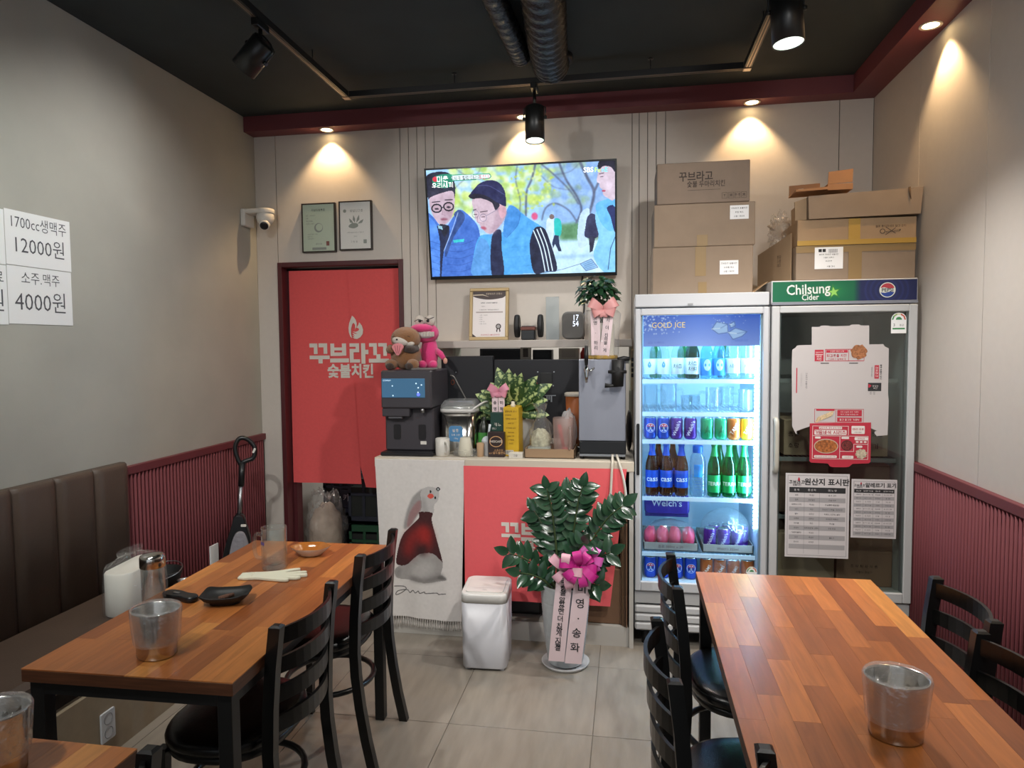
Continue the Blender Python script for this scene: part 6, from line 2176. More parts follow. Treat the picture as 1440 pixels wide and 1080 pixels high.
SOJU = [(.024, 0), (.031, .003), (.0325, .010), (.0325, .125), (.030, .145), (.018, .178), (.0135, .195), (.0130, .214), (.0145, .216), (.0145, .222)]
BEER = [(.026, 0), (.033, .004), (.0345, .012), (.0345, .150), (.032, .172), (.020, .212), (.0145, .236), (.0135, .262), (.0150, .264), (.0150, .270)]
PET = [(.028, 0), (.034, .006), (.035, .02), (.035, .15), (.033, .175), (.018, .21), (.0135, .218), (.0135, .226)]
def bottle(name, prof, x, y, z, mbody, mlab, l0, l1, capm, txt, tcol, label, grp, tsz=.02, liquid=None, extra=None, neck=None):
    t = thing(name, label, 'bottle', (x, y, z), 0, grp)
    MB().lathe(prof, (x, y, z), 28, cap1=False).build('bottle_body', mbody, t)
    rr = max(r for r, zz in prof)
    if mlab:
        MB().lathe([(rr + .0004, l0), (rr + .0006, l0 + .001), (rr + .0006, l1 - .001), (rr + .0004, l1)], (x, y, z), 32, cap0=False, cap1=False).build('label_band', mlab, t)
    if liquid:
        pl = [(max(.001, r - .003), zz + .003) for r, zz in prof if zz < prof[-4][1]]
        MB().lathe(pl, (x, y, z), 20).build('liquid', liquid, t)
    h = prof[-1][1]
    r = prof[-1][0]
    MB().lathe([(r + .001, h - .008), (r + .0015, h - .006), (r + .001, h + .004), (.001, h + .005)], (x, y, z), 18, cap0=False).build('cap', capm, t)
    if neck:
        nz0, nz1, nm = neck
        pts = [(rv + .0006, zz) for rv, zz in prof if nz0 <= zz <= nz1]
        if len(pts) > 1:
            MB().lathe(pts, (x, y, z), 24, cap0=False, cap1=False).build('neck_foil', nm, t)
    b = MB()
    mats = [mat('bt_' + tcol.strip('#'), tcol, .5)]
    if extra:
        mats += extra(b, x, y, z, rr)
    if txt:
        b.wrap(txt, tsz, (x, y), rr + .001, z + (l0 + l1) / 2, 0, bold=.012)
    if b.f:
        b.build('label_print', mats, t, recalc=False)
    return t
Mb_clear = thin('bottle_clear', '#eef6f8', .04, .02, .06, '#dff0f8')
Mb_green = thin('bottle_green', '#4fb878', .05, .02, .16, '#1f7a48')
Mb_dgreen = thin('bottle_dark_green', '#2f7a50', .05, .02, .3, '#124a2e')
Mb_blue = thin('bottle_pale_blue', '#aee4f6', .05, .02, .15, '#8fdcf4')
Mb_brown = thin('bottle_amber', '#c88a50', .05, .02, .22, '#7a4a26')
M_lw = mat('label_white', '#dbe8ee', .5)
M_lb = mat('label_blue', '#2f8fe0', .5)
M_lcass = mat('label_cass', '#1e4fc8', .4)
M_lterra = mat('label_terra', '#1fa050', .4)
M_capg = mat('cap_green', '#2f8a4a', .4); M_capb = mat('cap_blue', '#2a62c8', .4); M_capw = mat('cap_silver', '#b4bac0', .3, metal=.8)
BZ = SHZ[0] + .0005
gso = 'soju bottles on the top fridge shelf'
def drop_x(b, x, y, z, r):
    pts = [(0, .022), (.008, .006), (.009, -.002), (.006, -.010), (0, -.013), (-.006, -.010), (-.009, -.002), (-.008, .006)]
    q = [(x + (r + .0014) * math.sin(p[0] / r), y - (r + .0014) * math.cos(p[0] / r), z + .072 + p[1]) for p in pts]
    b.add(q, [tuple(range(len(q)))], 1)
    return [mat('drop_blue', '#5aa0e0', .5)]
def oval_x(b, x, y, z, r):
    q = [(x + (r + .0014) * math.sin(.018 * math.cos(a) / r), y - (r + .0014) * math.cos(.018 * math.cos(a) / r), z + .072 + .030 * math.sin(a)) for a in [2 * PI * k / 18 for k in range(18)]]
    b.add([(x, y - r - .0016, z + .072)] + q, [(0, 1 + k, 1 + (k + 1) % 18) for k in range(18)], 1)
    return [mat('oval_pale', '#bfe0f4', .5)]
bottle('soju_bottle', SOJU, .116, YI, BZ, Mb_clear, M_lw, .025, .105, M_capb, '', '#4a6a90', 'clear soju bottle with blue drop label at far left of top shelf', gso, extra=drop_x)
bottle('soju_bottle', SOJU, .188, YI, BZ, Mb_clear, M_lw, .025, .105, M_capb, '', '#4a6a90', 'clear soju bottle with blue drop label, second from left on top shelf', gso, extra=drop_x)
bottle('soju_bottle', SOJU, .261, YI, BZ, Mb_clear, M_lw, .025, .110, M_capg, '처음', '#2c5a4a', 'clear soju bottle with white label third from left on top shelf', gso, .026)
bottle('soju_bottle', [(r * 1.12, z) for r, z in SOJU], .336, YI, BZ, Mb_dgreen, M_lw, .025, .110, M_capg, '처음\n처럼', '#24302a', 'dark green soju bottle with white label on the top shelf', gso, .026)
bottle('soju_bottle', SOJU, .408, YI, BZ, Mb_blue, M_lb, .018, .105, M_capb, '', '#ffffff', 'pale blue soju bottle, left of the two blue ones on top shelf', gso, extra=oval_x)
bottle('soju_bottle', SOJU, .470, YI, BZ, Mb_blue, M_lb, .018, .105, M_capb, '', '#ffffff', 'pale blue soju bottle, right of the two blue ones on top shelf', gso, extra=oval_x)
bottle('soju_bottle', PET, .540, YI, BZ, Mb_clear, M_lw, .030, .105, M_capw, '새로', '#7a8a96', 'clear rounded bottle with white label, second from right on top shelf', gso, .024)
bottle('soju_bottle', PET, .612, YI, BZ, Mb_clear, M_lw, .030, .105, M_capw, '새로', '#7a8a96', 'clear rounded bottle with white label at right end of top shelf', gso, .024)
for k, x in enumerate((.152, .298, .505)):
    bottle('soju_bottle', SOJU, x, YI + .09, BZ, Mb_green, M_lw, .025, .105, M_capg, '', '#ffffff', ('green soju bottle in the second row behind the blue drop bottles', 'green soju bottle in the second row behind the dark green one', 'green soju bottle in the second row behind the pale blue ones')[k], gso)
# glasses
GZ = SHZ[1] + .0005
ggl = 'empty beer glasses chilling on the second fridge shelf'
for k, (x, y, r, h) in enumerate(((.125, YI + .02, .036, .135), (.215, YI + .0, .043, .145), (.440, YI + .005, .036, .125), (.520, YI + .07, .034, .125), (.605, YI + .01, .037, .115))):
    beer_mug(x, y, GZ, ('clear glass mug at the left end of the glass shelf', 'tall clear glass mug second on the glass shelf, handle to the right', 'clear glass mug in the middle of the glass shelf', 'clear glass mug right of the middle on the glass shelf', 'clear glass mug at the right end of the glass shelf')[k], h, r, ggl, 1 if k < 2 else -1, False)
for k, (x, y) in enumerate(((.312, YI + .05), (.355, YI + .08))):
    t = thing('drinking_glass', ('small plain glass left of the two short ones on the glass shelf', 'small plain glass right of the two short ones on the glass shelf')[k], 'glass', (x, y, GZ), 0, ggl)
    MB().lathe([(.024, 0), (.026, .003), (.031, .08), (.0295, .08), (.0245, .008), (.001, .007)], (x, y, GZ), 24, cap1=False).build('glass_body', M_mug, t)
# beer row
BZ = SHZ[3] + .0005
gb_ = 'beer bottles on the lower fridge shelf'
def cass_lab(b, x, y, z, r):
    return []
M_liq = mat('beer_dark', '#4a2c14', .2)
for k, x in enumerate((.132, .205, .283)):
    bottle('beer_bottle', BEER, x, YI, BZ, Mb_brown, M_lcass, .045, .135, M_capb, 'cass', '#e8eefc', ('brown beer bottle with blue label at far left of the beer shelf', 'brown beer bottle with blue label, middle of the three', 'brown beer bottle with blue label, nearest the plastic bottle')[k], gb_, .040, neck=(.2, .262, M_lcass))
for k, x in enumerate((.450, .524, .600)):
    bottle('beer_bottle', BEER, x, YI, BZ, Mb_green, M_lterra, .025, .115, M_capg, 'TERRA', '#e6f4e6', ('green beer bottle nearest the plastic bottle on the beer shelf', 'green beer bottle in the middle of the three', 'green beer bottle at right end of the beer shelf')[k], gb_, .027, neck=(.2, .262, M_lterra))
for k, x in enumerate((.168, .244)):
    bottle('beer_bottle', BEER, x, YI + .085, BZ, Mb_brown, M_lcass, .045, .135, M_capb, '', '#ffffff', ('brown beer bottle in second row, left', 'brown beer bottle in second row, right')[k], gb_)
for k, x in enumerate((.487, .562)):
    bottle('beer_bottle', BEER, x, YI + .085, BZ, Mb_green, M_lterra, .025, .115, M_capg, '', '#ffffff', ('green beer bottle in second row, left', 'green beer bottle in second row, right')[k], gb_)
wbt = bottle('plastic_bottle', [(.034, 0), (.040, .006), (.041, .02), (.041, .18), (.037, .205), (.026, .225), (.024, .228), (.024, .236)], .366, YI, BZ, thin('bottle_frost', '#d4e8f4', .08, .05, .15, '#cfe4f4'), None, .1, .16, M_capb, None, '#3a70d0', 'clear plastic water bottle with blue cap between brown and green beers', None)
b = MB()
fm_ = FR((.366, YI - .0418, BZ + .145))
b.wrap('시원', .026, (.366, YI), .0425, BZ + .15, 1, bold=.01)
for k in range(5):
    b.wrap('—', .03, (.366, YI), .0418, BZ + .04 + k * .014, 1, sx=1.3)
b.build('label_print', [M_lb, mat('bottle_print_blue', '#3a78c8', .5)], wbt, recalc=False)
MB().lathe([(.0256, .232), (.0262, .234), (.0262, .262), (.024, .266), (.001, .267)], (.366, YI, BZ), 24, cap0=False).build('screw_cap', M_capb, wbt)
MB().sheet(8, 2, lambda u, v: (.366 + .0416 * math.sin((u - .5) * 1.1), YI - .0416 * math.cos((u - .5) * 1.1), BZ + .105 + v * .065)).build('blue_label', M_lb, wbt, recalc=False)
# trays below
M_tray = mat('tray_card', '#9a938c', .8)
def tray(x0, x1, y0, y1, z, h, label, txt):
    t = thing('carton_tray', label, 'carton tray', ((x0 + x1) / 2, (y0 + y1) / 2, z), 0, 'cardboard drink trays in the lit fridge')
    b = MB().box(x0, x1, y0, y1, z, z + .004)
    b.box(x0, x1, y0, y0 + .004, z, z + h); b.box(x0, x1, y1 - .004, y1, z, z + h); b.box(x0, x0 + .004, y0, y1, z, z + h); b.box(x1 - .004, x1, y0, y1, z, z + h)
    b.build('tray_body', M_tray, t)
    b = MB()
    b.text(txt, .018, FR(((x0 + x1) / 2, y0 - .0006, z + h / 2)), 0)
    b.build('print', mat('tray_ink', '#6a4a48', .8), t, recalc=False)
    return t
z5 = SHZ[4] + .0005
trL = tray(.088, .370, 3.66, 4.0, z5, .042, 'cardboard tray of pink packs at left of the lower fridge shelf', '음료 500ml x 20')
trR = tray(.392, .648, 3.66, 4.0, z5, .042, 'cardboard tray of purple cans at right of the lower fridge shelf', "Welch's 355ml")
M_pink = mat('pink_pack', '#d84a6a', .45)
for k, x in enumerate((.125, .19, .255, .325)):
    o = MB().ball((x, 3.725, z5 + .058), (.034, .05, .055), 18, 12, amp=.18, fr=4, seed=k * 3.1, zmin=z5 + .006).build('drink_pack', M_pink)
    tag(o, ('pink drink pack at far left of the left tray', 'pink drink pack second from left in the left tray', 'pink drink pack third from left in the left tray', 'pink drink pack at right of the left tray')[k], 'drink pack', 'pink packs in the left tray')
o = MB().ball((.23, 3.74, z5 + .075), (.135, .075, .072), 26, 14, amp=.12, fr=6, seed=1.3, zmin=z5 + .044).build('plastic_wrap', M_film, trL)
for k, (x, y) in enumerate(((.435, 3.71), (.505, 3.71), (.575, 3.71), (.61, 3.785), (.465, 3.785), (.537, 3.785))):
    can(x, y, z5 + .005, '#5a2a90', "Welch's", '#e6e0f4', ('purple can at left of the wrapped tray', 'purple can in the middle of the wrapped tray', 'purple can at right of the wrapped tray', 'purple can in the back right of the wrapped tray', 'purple can in the back left of the wrapped tray', 'purple can in the back middle of the wrapped tray')[k], 'purple cans in the wrapped tray', .024, rot=1.2)
o = MB().ball((.52, 3.76, z5 + .10), (.128, .11, .115), 26, 14, amp=.12, fr=5, seed=5.3, zmin=z5 + .046).build('plastic_wrap', M_film, trR)
gp = thing('grape_soda_pack', 'wrapped pack of purple grape soda hanging below the beer shelf at left', 'drink pack', (.21, 3.80, .64))
MB().prism(rrect(.24, .10, .02), FR((.215, 3.86, .707)), .09, bev=.01, smooth=True).build('pack', mat('pack_purple', '#4a3aa0', .3), gp)
b = MB(); b.text("Welch's", .05, FR((.215, 3.769, .715)), 0, bold=.01); b.build('print', mat('pack_white', '#dfe4f4', .5), gp, recalc=False)
MB().box(.10, .33, 3.79, 3.86, z5 + .15, .658).build('pack_base', mat('pack_violet', '#3a2f80', .4), gp)
zb = .3355
for k, (x, y) in enumerate(((.125, 3.69), (.195, 3.69), (.265, 3.69), (.335, 3.69))):
    can(x, y, zb, '#2a50c0', 'PEPSI', '#1a2030', ('blue cola can at far left on the lit fridge floor', 'blue cola can second from left on the lit fridge floor', 'blue cola can third from left on the lit fridge floor', 'blue cola can fourth from left on the lit fridge floor')[k], 'cola cans on the lit fridge floor', .013, extra=pepsi_x)
for k, (x, y) in enumerate(((.416, 3.69), (.485, 3.69), (.554, 3.69), (.623, 3.69))):
    can(x, y, zb, '#c86a34', 'TAMS', '#f0e4d8', ('orange can at left of the shrink-wrapped four on the fridge floor', 'orange can second from left of the shrink-wrapped four', 'orange can third from left of the shrink-wrapped four', 'orange can at right of the shrink-wrapped four on the fridge floor')[k], 'orange cans on the lit fridge floor', .024, rot=1.0)
o = MB().ball((.53, 3.70, .395), (.122, .06, .072), 26, 12, amp=.08, fr=7, seed=8.3, zmin=.3375).build('plastic_wrap', M_film)
tag(o, 'clear shrink wrap around the orange cans on the fridge floor', 'plastic wrap')

# ------------------------------------------------------------------ counter
CT = .978
M_ctop = mat('counter_cream', '#c9bfae', .45)
M_cpan = mat('counter_white', '#b7b3ac', .55)
co = thing('service_counter', 'white service counter with cream top below the hatch', 'counter', (-.66, 3.85, 0))
MB().box(-1.358, .037, FY, 4.262, CT - .052, CT, bev=.003).build('counter_top', M_ctop, co)
MB().box(-1.345, -1.325, FY + .012, 4.25, 0, CT - .052).build('side_panel', M_cpan, co)
MB().box(.012, .034, FY + .004, 4.25, 0, CT - .052).build('side_panel', M_cpan, co)
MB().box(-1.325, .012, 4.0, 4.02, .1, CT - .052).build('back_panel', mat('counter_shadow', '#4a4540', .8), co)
MB().box(-1.325, .012, FY + .02, 4.0, .088, .104).build('bottom_board', M_cpan, co)
MB().box(-1.325, .012, FY + .02, FY + .035, 0, .088).build('plinth', M_cpan, co)
MB().box(-.83, -.81, FY + .03, 4.0, .104, CT - .052).build('divider', M_cpan, co)

# ------------------------------------------------------------------ rabbit cloth
rc = Canvas(150, 280, (212, 207, 203))
def rp(pts):
    o = []
    for x, y in pts:
        v = (y - 28) / (925 - 28)
        xl, xr = 65 + 40 * v, 550 - 35 * v
        o.append(((x - xl) / (xr - xl) * 150, v * 280))
    return o
rc.fill(rp([(220, 420), (228, 350), (262, 250), (300, 205), (330, 190), (345, 230), (330, 290), (300, 330), (262, 390)]), (150, 146, 144), smooth=5, blur=1)
rc.fill(rp([(235, 400), (250, 330), (285, 270), (312, 255), (312, 300), (285, 345), (250, 400)]), (150, 112, 112), .85, smooth=5, blur=1)
rc.fill(rp([(320, 320), (318, 270), (312, 215), (330, 185), (362, 175), (395, 182), (412, 205), (405, 250), (385, 275), (378, 322)]), (182, 178, 176), smooth=5)
rc.fill(rp([(320, 320), (316, 250), (330, 235), (345, 280), (350, 322)]), (140, 136, 134), .5, smooth=4, blur=2)
rc.fill(rp([(170, 690), (172, 650), (240, 600), (300, 560), (370, 545), (420, 580), (425, 620), (412, 680), (440, 685), (440, 695), (400, 705), (330, 722), (250, 712), (190, 708)]), (158, 154, 151), smooth=5)
rc.fill(rp([(260, 640), (330, 600), (380, 620), (330, 680), (260, 690)]), (188, 184, 181), .7, smooth=4, blur=5)
rc.fill(rp([(260, 690), (330, 700), (420, 660), (410, 695), (330, 720), (250, 712)]), (112, 108, 106), .8, smooth=4, blur=3)
rc.fill(rp([(172, 690), (175, 655), (200, 650), (190, 700)]), (126, 122, 120), .6, smooth=4, blur=2)
rc.fill(rp([(395, 690), (415, 668), (440, 680), (440, 692)]), (100, 97, 96), .9, smooth=4, blur=1)
rc.fill(rp([(302, 322), (330, 318), (374, 322), (370, 360), (385, 430), (424, 585), (415, 585), (370, 550), (300, 560), (240, 618), (205, 632), (175, 615), (190, 520), (215, 450), (262, 395), (300, 355)]), (64, 28, 30), smooth=4)
rc.fill(rp([(215, 560), (225, 480), (265, 420), (330, 390), (365, 430), (370, 500), (330, 545), (290, 480), (255, 580)]), (140, 34, 32), .9, smooth=4, blur=7)
rc.fill(rp([(300, 420), (340, 400), (360, 450), (330, 500)]), (170, 40, 34), .6, smooth=4, blur=5)
rc.fill(rp([(300, 520), (340, 500), (330, 560), (300, 560)]), (40, 22, 24), .7, smooth=4, blur=4)
rc.fill(rp(ell(366, 228, 17, 14)), (206, 84, 70))
rc.fill(rp(ell(365, 203, 5, 9)), (30, 28, 28)); rc.fill(rp(ell(391, 236, 5, 8)), (30, 28, 28))
rc.fill(rp(ell(407, 187, 11, 11)), (24, 24, 26)); rc.fill(rp(ell(407, 187, 6, 6)), (170, 176, 176))
sig = [(165, 752), (210, 752), (225, 765), (200, 790), (172, 802), (182, 780), (230, 770), (245, 785), (262, 770), (275, 783), (292, 770), (300, 782), (325, 772), (332, 780), (390, 772), (400, 778), (420, 774), (438, 772)]
rc.line(rp(sig), 1.1, (34, 32, 32), 1., smooth=5)
rc.noise(.012, 2)
rt_ = thing('rabbit_cloth', 'white fringed cloth printed with a grey rabbit in a dark red coat', 'wall hanging', (-1.1, FY - .01, .5))
def rfn(u, v):
    xt = -1.352 + u * .500
    xb = -1.318 + u * .436
    x = xt + (xb - xt) * v
    z = .968 - v * (.968 - .108 + .018 * u)
    y = FY - .008 - .006 * math.sin(u * 9 + v * 2) * v - .004 * math.sin(u * 17) * v
    return Vector((x, y, z))
rc.panel('cloth', rfn, attrmat('cloth_print', rough=.9), rt_)
b = MB()
b.sheet(20, 1, lambda u, v: (-1.352 + u * .5, FY - .008 + v * .03, .968 + v * .012), thick=0)
b.build('folded_top', mat('cloth_plain', '#c4beba', .9), rt_, recalc=False)
tas = MB()
for k in range(34):
    u = (k + .5) / 34
    p = rfn(u, 1.)
    tas.tube([p, p + Vector((.0, -.001, -.02)), p + Vector((random.uniform(-.003, .003), -.001, -.034)), p + Vector((random.uniform(-.004, .004), -.002, -.052))], [.0016, .0014, .0042, .0022], 6)
stuff(tas.build('tassels', mat('tassel_white', '#bdb7b2', .95), rt_))

# ------------------------------------------------------------------ red counter banner
M_ban = mat('red_banner_cloth', '#e65f64', .8, var=.02, vscale=50.)
ba = thing('counter_banner', 'red cloth banner with white Korean lettering hanging over the counter front', 'banner', (-.47, FY - .01, .6))
def bfn(x, z):
    return FY - .012 - .004 * math.sin(x * 14) * (1 - z) - .005 * math.sin(x * 6 + z * 5) * (1 - z)
def bsheet(u, v):
    xr = .0 - .085 * v
    x = -.856 + (xr + .856) * u
    z = .944 - v * (.944 - .222)
    return (x, bfn(x, z), z)
b = MB(); b.sheet(40, 24, bsheet); b.build('cloth', M_ban, ba, recalc=False)
b = MB()
def bpt(cx_, cy_):
    x = -.655 + (cx_ - 395) * .000500
    z = .640 - (cy_ - 396) * .000500
    return (x, bfn(x, z) - .0025, z)
logo(b, bpt)
x_, z_ = bpt(815, 690)[0], bpt(815, 690)[2]
b.text('숯불치킨', .074, FR((x_, 0, z_)), 0, -.03, .016, 0, bold=.035, sx=.92, warp=lambda p: Vector((p.x, p.y, -(bfn(x_ + p.x, z_ + p.y) - .0025))))
b.build('lettering', M_wht, ba, recalc=False)

# ------------------------------------------------------------------ under the counter
M_cbx = mat('kraft_under_counter', '#6f523c', .85, var=.06, vscale=14.)
carton('storage_carton', -.205, -.03, 3.58, 3.9, .106, .40, M_cbx, 'brown carton standing under the right end of the counter')
carton('storage_carton', -.23, -.035, 3.62, 3.92, .402, .70, M_cbx, 'brown carton on top of another under the right end of the counter')
for k in range(4):
    x = -.028 + k * .0095
    o = MB().prism([(0, 0), (.30, 0), (.30, .70 - .03 * k), (0, .72 - .02 * k)], FR((x + .002, 3.87 - .01 * k, .106), (0, -1, 0), (.0, 0, 1)), .006).build('cardboard_sheet', mat('kraft_sheet_%d' % k, ('#6b4f3a', '#7a5c43', '#5f4634', '#735540')[k], .85))
    tag(o, ('folded brown cardboard sheet deepest under the counter edge', 'folded brown cardboard sheet second from the cartons', 'folded brown cardboard sheet second from the counter side panel', 'folded brown cardboard sheet against the counter side panel')[k], 'cardboard sheet', 'folded cardboard sheets under the counter')
tag(MB().box(-.76, -.45, 3.63, 3.95, .106, .40, bev=.02).build('storage_bin', mat('bin_dark', '#1c1b1c', .4)), 'dark storage bin under the counter behind the white waste bin', 'storage bin')

# ------------------------------------------------------------------ white waste bin
M_bin = mat('waste_bin_white', '#c3c3c8', .35)
M_bint = mat('waste_bin_top', '#d4d2ce', .3)
tb = thing('waste_bin', 'white rounded waste bin with flat flip lid in front of the counter', 'waste bin', (-.686, 3.29, 0))
wmx = Matrix.Translation((-.688, 3.288, 0)) @ Matrix.Rotation(.035, 4, 'Z')
R = []
for k, (s_, z) in enumerate(((.955, .012), (.97, .016), (1, .335))):
    R.append([wmx @ Vector((p[0] * s_, p[1] * s_, z)) for p in rrect(.226, .232, .036, 5)])
MB().rings(R, 0, True).build('bin_body', M_bin, tb)
R = [[wmx @ Vector((p[0] * s_, p[1] * s_, z + p[1] * tl)) for p in rrect(.228, .234, .037, 5)] for s_, z, tl in ((1, .337, 0), (1, .378, .06), (.985, .386, .06), (.95, .388, .06))]
MB().rings(R, 0, True).build('bin_top', M_bint, tb)
R = [[wmx @ Vector((p[0], p[1] - .002, z + p[1] * .06)) for p in rrect(.186, .186, .02, 4)] for z in (.388, .393)]
lidp = MB().rings(R, 0, False).build('lid', mat('lid_white', '#dcd9d3', .25), tb)
b = MB(); b.text('OPEN', .010, wmx @ Matrix.Translation((0, -.075, .3895)) @ Matrix.Rotation(.06, 4, 'X'), 0, 0, 0, .0005); b.build('lid_mark', M_inkgrey, lidp, recalc=False)
for sx in (-1, 1):
    for sy_ in (-1, 1):
        MB().cyl(wmx @ Vector((sx * .085, sy_ * .085, 0)), wmx @ Vector((sx * .085, sy_ * .085, .013)), .014, n=10).build('foot', M_bin, tb)

# ------------------------------------------------------------------ leafy plant in the grey pot
def leaf_mesh(w, l, fold=.25, tipn=7, cup=.0):
    b = MB()
    vs = [(0, 0, 0)]
    n = tipn
    L, C, Rr = [], [], []
    for i in range(n + 1):
        t = i / n
        ww = w * math.sin(PI * min(1, t ** .8)) ** .8 * .5 if 0 < t < 1 else 0
        z = -cup * t * t
        C.append((0, t * l, z))
        L.append((-ww, t * l, z + ww * fold)); Rr.append((ww, t * l, z + ww * fold))
    V = C + L[1:-1] + Rr[1:-1]
    k = n + 1
    F = []
    for i in range(n):
        la = [k + i - 1] if i > 0 else []
        lb = [k + i] if i < n - 1 else []
        F.append(tuple([i] + [i + 1] + lb + la))
        ra = [k + (n - 1) + i - 1] if i > 0 else []
        rb_ = [k + (n - 1) + i] if i < n - 1 else []
        F.append(tuple([i + 1, i] + ra + rb_))
    F = [f for f in F if len(f) > 2]
    b.add(V, F, 0, True)
    return b
M_zz = mat('glossy_leaf', '#274530', .22, spec=.6, var=.3, vscale=9.)
M_stem = mat('leaf_stem', '#3a4a28', .5)
o = leaf_mesh(.052, .090, .3, cup=.012).build('leaf', M_zz, recalc=False); zzm = o.data; bpy.data.objects.remove(o)
zp = thing('potted_plant', 'tall glossy dark-leaved plant in a ribbed grey pot with magenta bow', 'plant', (-.30, 3.31, 0))
PX, PY = -.300, 3.318
pf = [(.078, .012), (.084, .014), (.096, .09), (.108, .2), (.118, .33), (.121, .40), (.121, .41), (.114, .41), (.112, .38), (.001, .375)]
pr = []
for (r0_, z0_), (r1_, z1_) in zip(pf[:6], pf[1:6]):
    n = max(1, int((z1_ - z0_) / .006))
    for k in range(n):
        t_ = k / n
        pr.append((r0_ + (r1_ - r0_) * t_ + (.0016 if k % 2 else -.0010), z0_ + (z1_ - z0_) * t_))
pr += pf[5:]
MB().lathe(pr, (PX, PY, 0), 40).build('pot', mat('pot_grey', '#b0b4b5', .6, var=.06, vscale=40.), zp)
MB().lathe([(.09, 0), (.108, .002), (.119, .018), (.117, .020), (.104, .007), (.001, .006)], (PX, PY, 0), 40).build('saucer', mat('saucer_white', '#c4c4c4', .35), zp)
MB().lathe([(.111, .381), (.001, .390)], (PX, PY, 0), 24, cap0=False).build('soil', mat('soil', '#2b211a', .95, bump=.8, bscale=120.), zp)
rz = random.Random(11)
STEMS = [((-.03, -.01), (-.382, 3.27, .885)), ((.02, 0), (-.212, 3.30, .895)), ((.05, .0), (-.015, 3.27, .815)), ((-.05, -.01), (-.565, 3.22, .575)), ((.06, -.02), (-.075, 3.22, .60)), ((-.05, .03), (-.46, 3.40, .74)), ((.02, -.05), (-.20, 3.15, .66)), ((-.06, -.04), (-.50, 3.16, .50)), ((.0, .03), (-.30, 3.40, .83)), ((.07, -.05), (-.125, 3.13, .47))]
for si, (bo_, tip) in enumerate(STEMS):
    p0 = Vector((PX + bo_[0], PY + bo_[1], .385))
    p3 = Vector(tip)
    p1 = p0 + Vector(((p3.x - p0.x) * .25, (p3.y - p0.y) * .25, (p3.z - p0.z) * .45))
    p2 = p0 + Vector(((p3.x - p0.x) * .65, (p3.y - p0.y) * .65, (p3.z - p0.z) * .82))
    P = catmull([p0, p1, p2, p3], 8, False)
    st_ = MB().tube(P, [.0075 - .0055 * k / (len(P) - 1) for k in range(len(P))], 7).build('stem', M_stem, zp)
    n = int((p3 - p0).length / .044)
    inv = wm(st_).inverted()
    for k in range(n + 1):
        t_ = .22 + .78 * k / n
        f_ = t_ * (len(P) - 1)
        i0 = min(int(f_), len(P) - 2)
        p = P[i0].lerp(P[i0 + 1], f_ - i0)
        T = (P[i0 + 1] - P[i0]).normalized()
        sides = (-1, 1) if k < n else (0,)
        for sd_ in sides:
            ref = Vector((0, -1, .35))
            side = T.cross(ref).normalized()
            az = rz.uniform(-.35, .35)
            if sd_ == 0:
                d = (T + Vector((0, -.1, .1))).normalized()
            else:
                d = (side * sd_ * 1. + T * rz.uniform(.45, .75) + ref * az).normalized()
            nrm = (ref + T * .3 - d * (ref + T * .3).dot(d)).normalized()
            xx = d.cross(nrm)
            sc2 = rz.uniform(.85, 1.15) * (1 - .25 * abs(t_ - .6))
            M = Matrix(((xx.x * sc2, d.x * sc2, nrm.x * sc2, p.x), (xx.y * sc2, d.y * sc2, nrm.y * sc2, p.y), (xx.z * sc2, d.z * sc2, nrm.z * sc2, p.z), (0, 0, 0, 1)))
            inst('leaf', zzm, st_, inv @ M)
def ribbon_strip(b, top, bot, width, mi=0, bow_=.01):
    top, bot = Vector(top), Vector(bot)
    def fn(u, v):
        p = top.lerp(bot, v)
        return (p.x + (u - .5) * width, p.y - bow_ * math.sin(v * PI), p.z)
    b.sheet(4, 14, fn, mi)
BW = ((-1, .55, 1), (1, .6, 1), (-1, -.35, .75), (1, -.3, .8), (-.2, -1, .5), (.25, -1, .5))
M_rib = mat('ribbon_pale_pink', '#e2ccd0', .5)
M_mag = mat('bow_magenta', '#c02a86', .35)
M_bowp = mat('bow_pink', '#d98fa4', .4)
b = MB(); ribbon_strip(b, (-.288, 3.172, .50), (-.332, 3.185, .07), .076); b.build('ribbon', M_rib, zp, recalc=False)
b = MB(); ribbon_strip(b, (-.200, 3.168, .50), (-.252, 3.182, .065), .080); b.build('ribbon', M_rib, zp, recalc=False)
def vtext(b, s, top, bot, size, dy, v0=.0, v1=1., bow_=.01):
    top, bot = Vector(top), Vector(bot)
    n = len(s)
    for k, ch in enumerate(s):
        if ch == ' ':
            continue
        v = v0 + (v1 - v0) * (k + .5) / n
        p = top.lerp(bot, v)
        b.text(ch, size, FR((p.x, p.y - bow_ * math.sin(v * PI) - dy, p.z)), 0, 0, 0, 0, bold=.012)
b = MB(); vtext(b, '리고형을 알았으면 더 친하게 지낼걸', (-.288, 3.172, .50), (-.332, 3.185, .07), .033, .002, .06, .86); b.build('ribbon_lettering', M_ink, zp, recalc=False)
for k, ch in enumerate('미영·송화'):
    b = MB(); vtext(b, ch, (-.200, 3.168, .50), (-.252, 3.182, .065), .050, .002, .08 + k * .165, .22 + k * .165); b.build('letter', M_ink, zp, recalc=False)
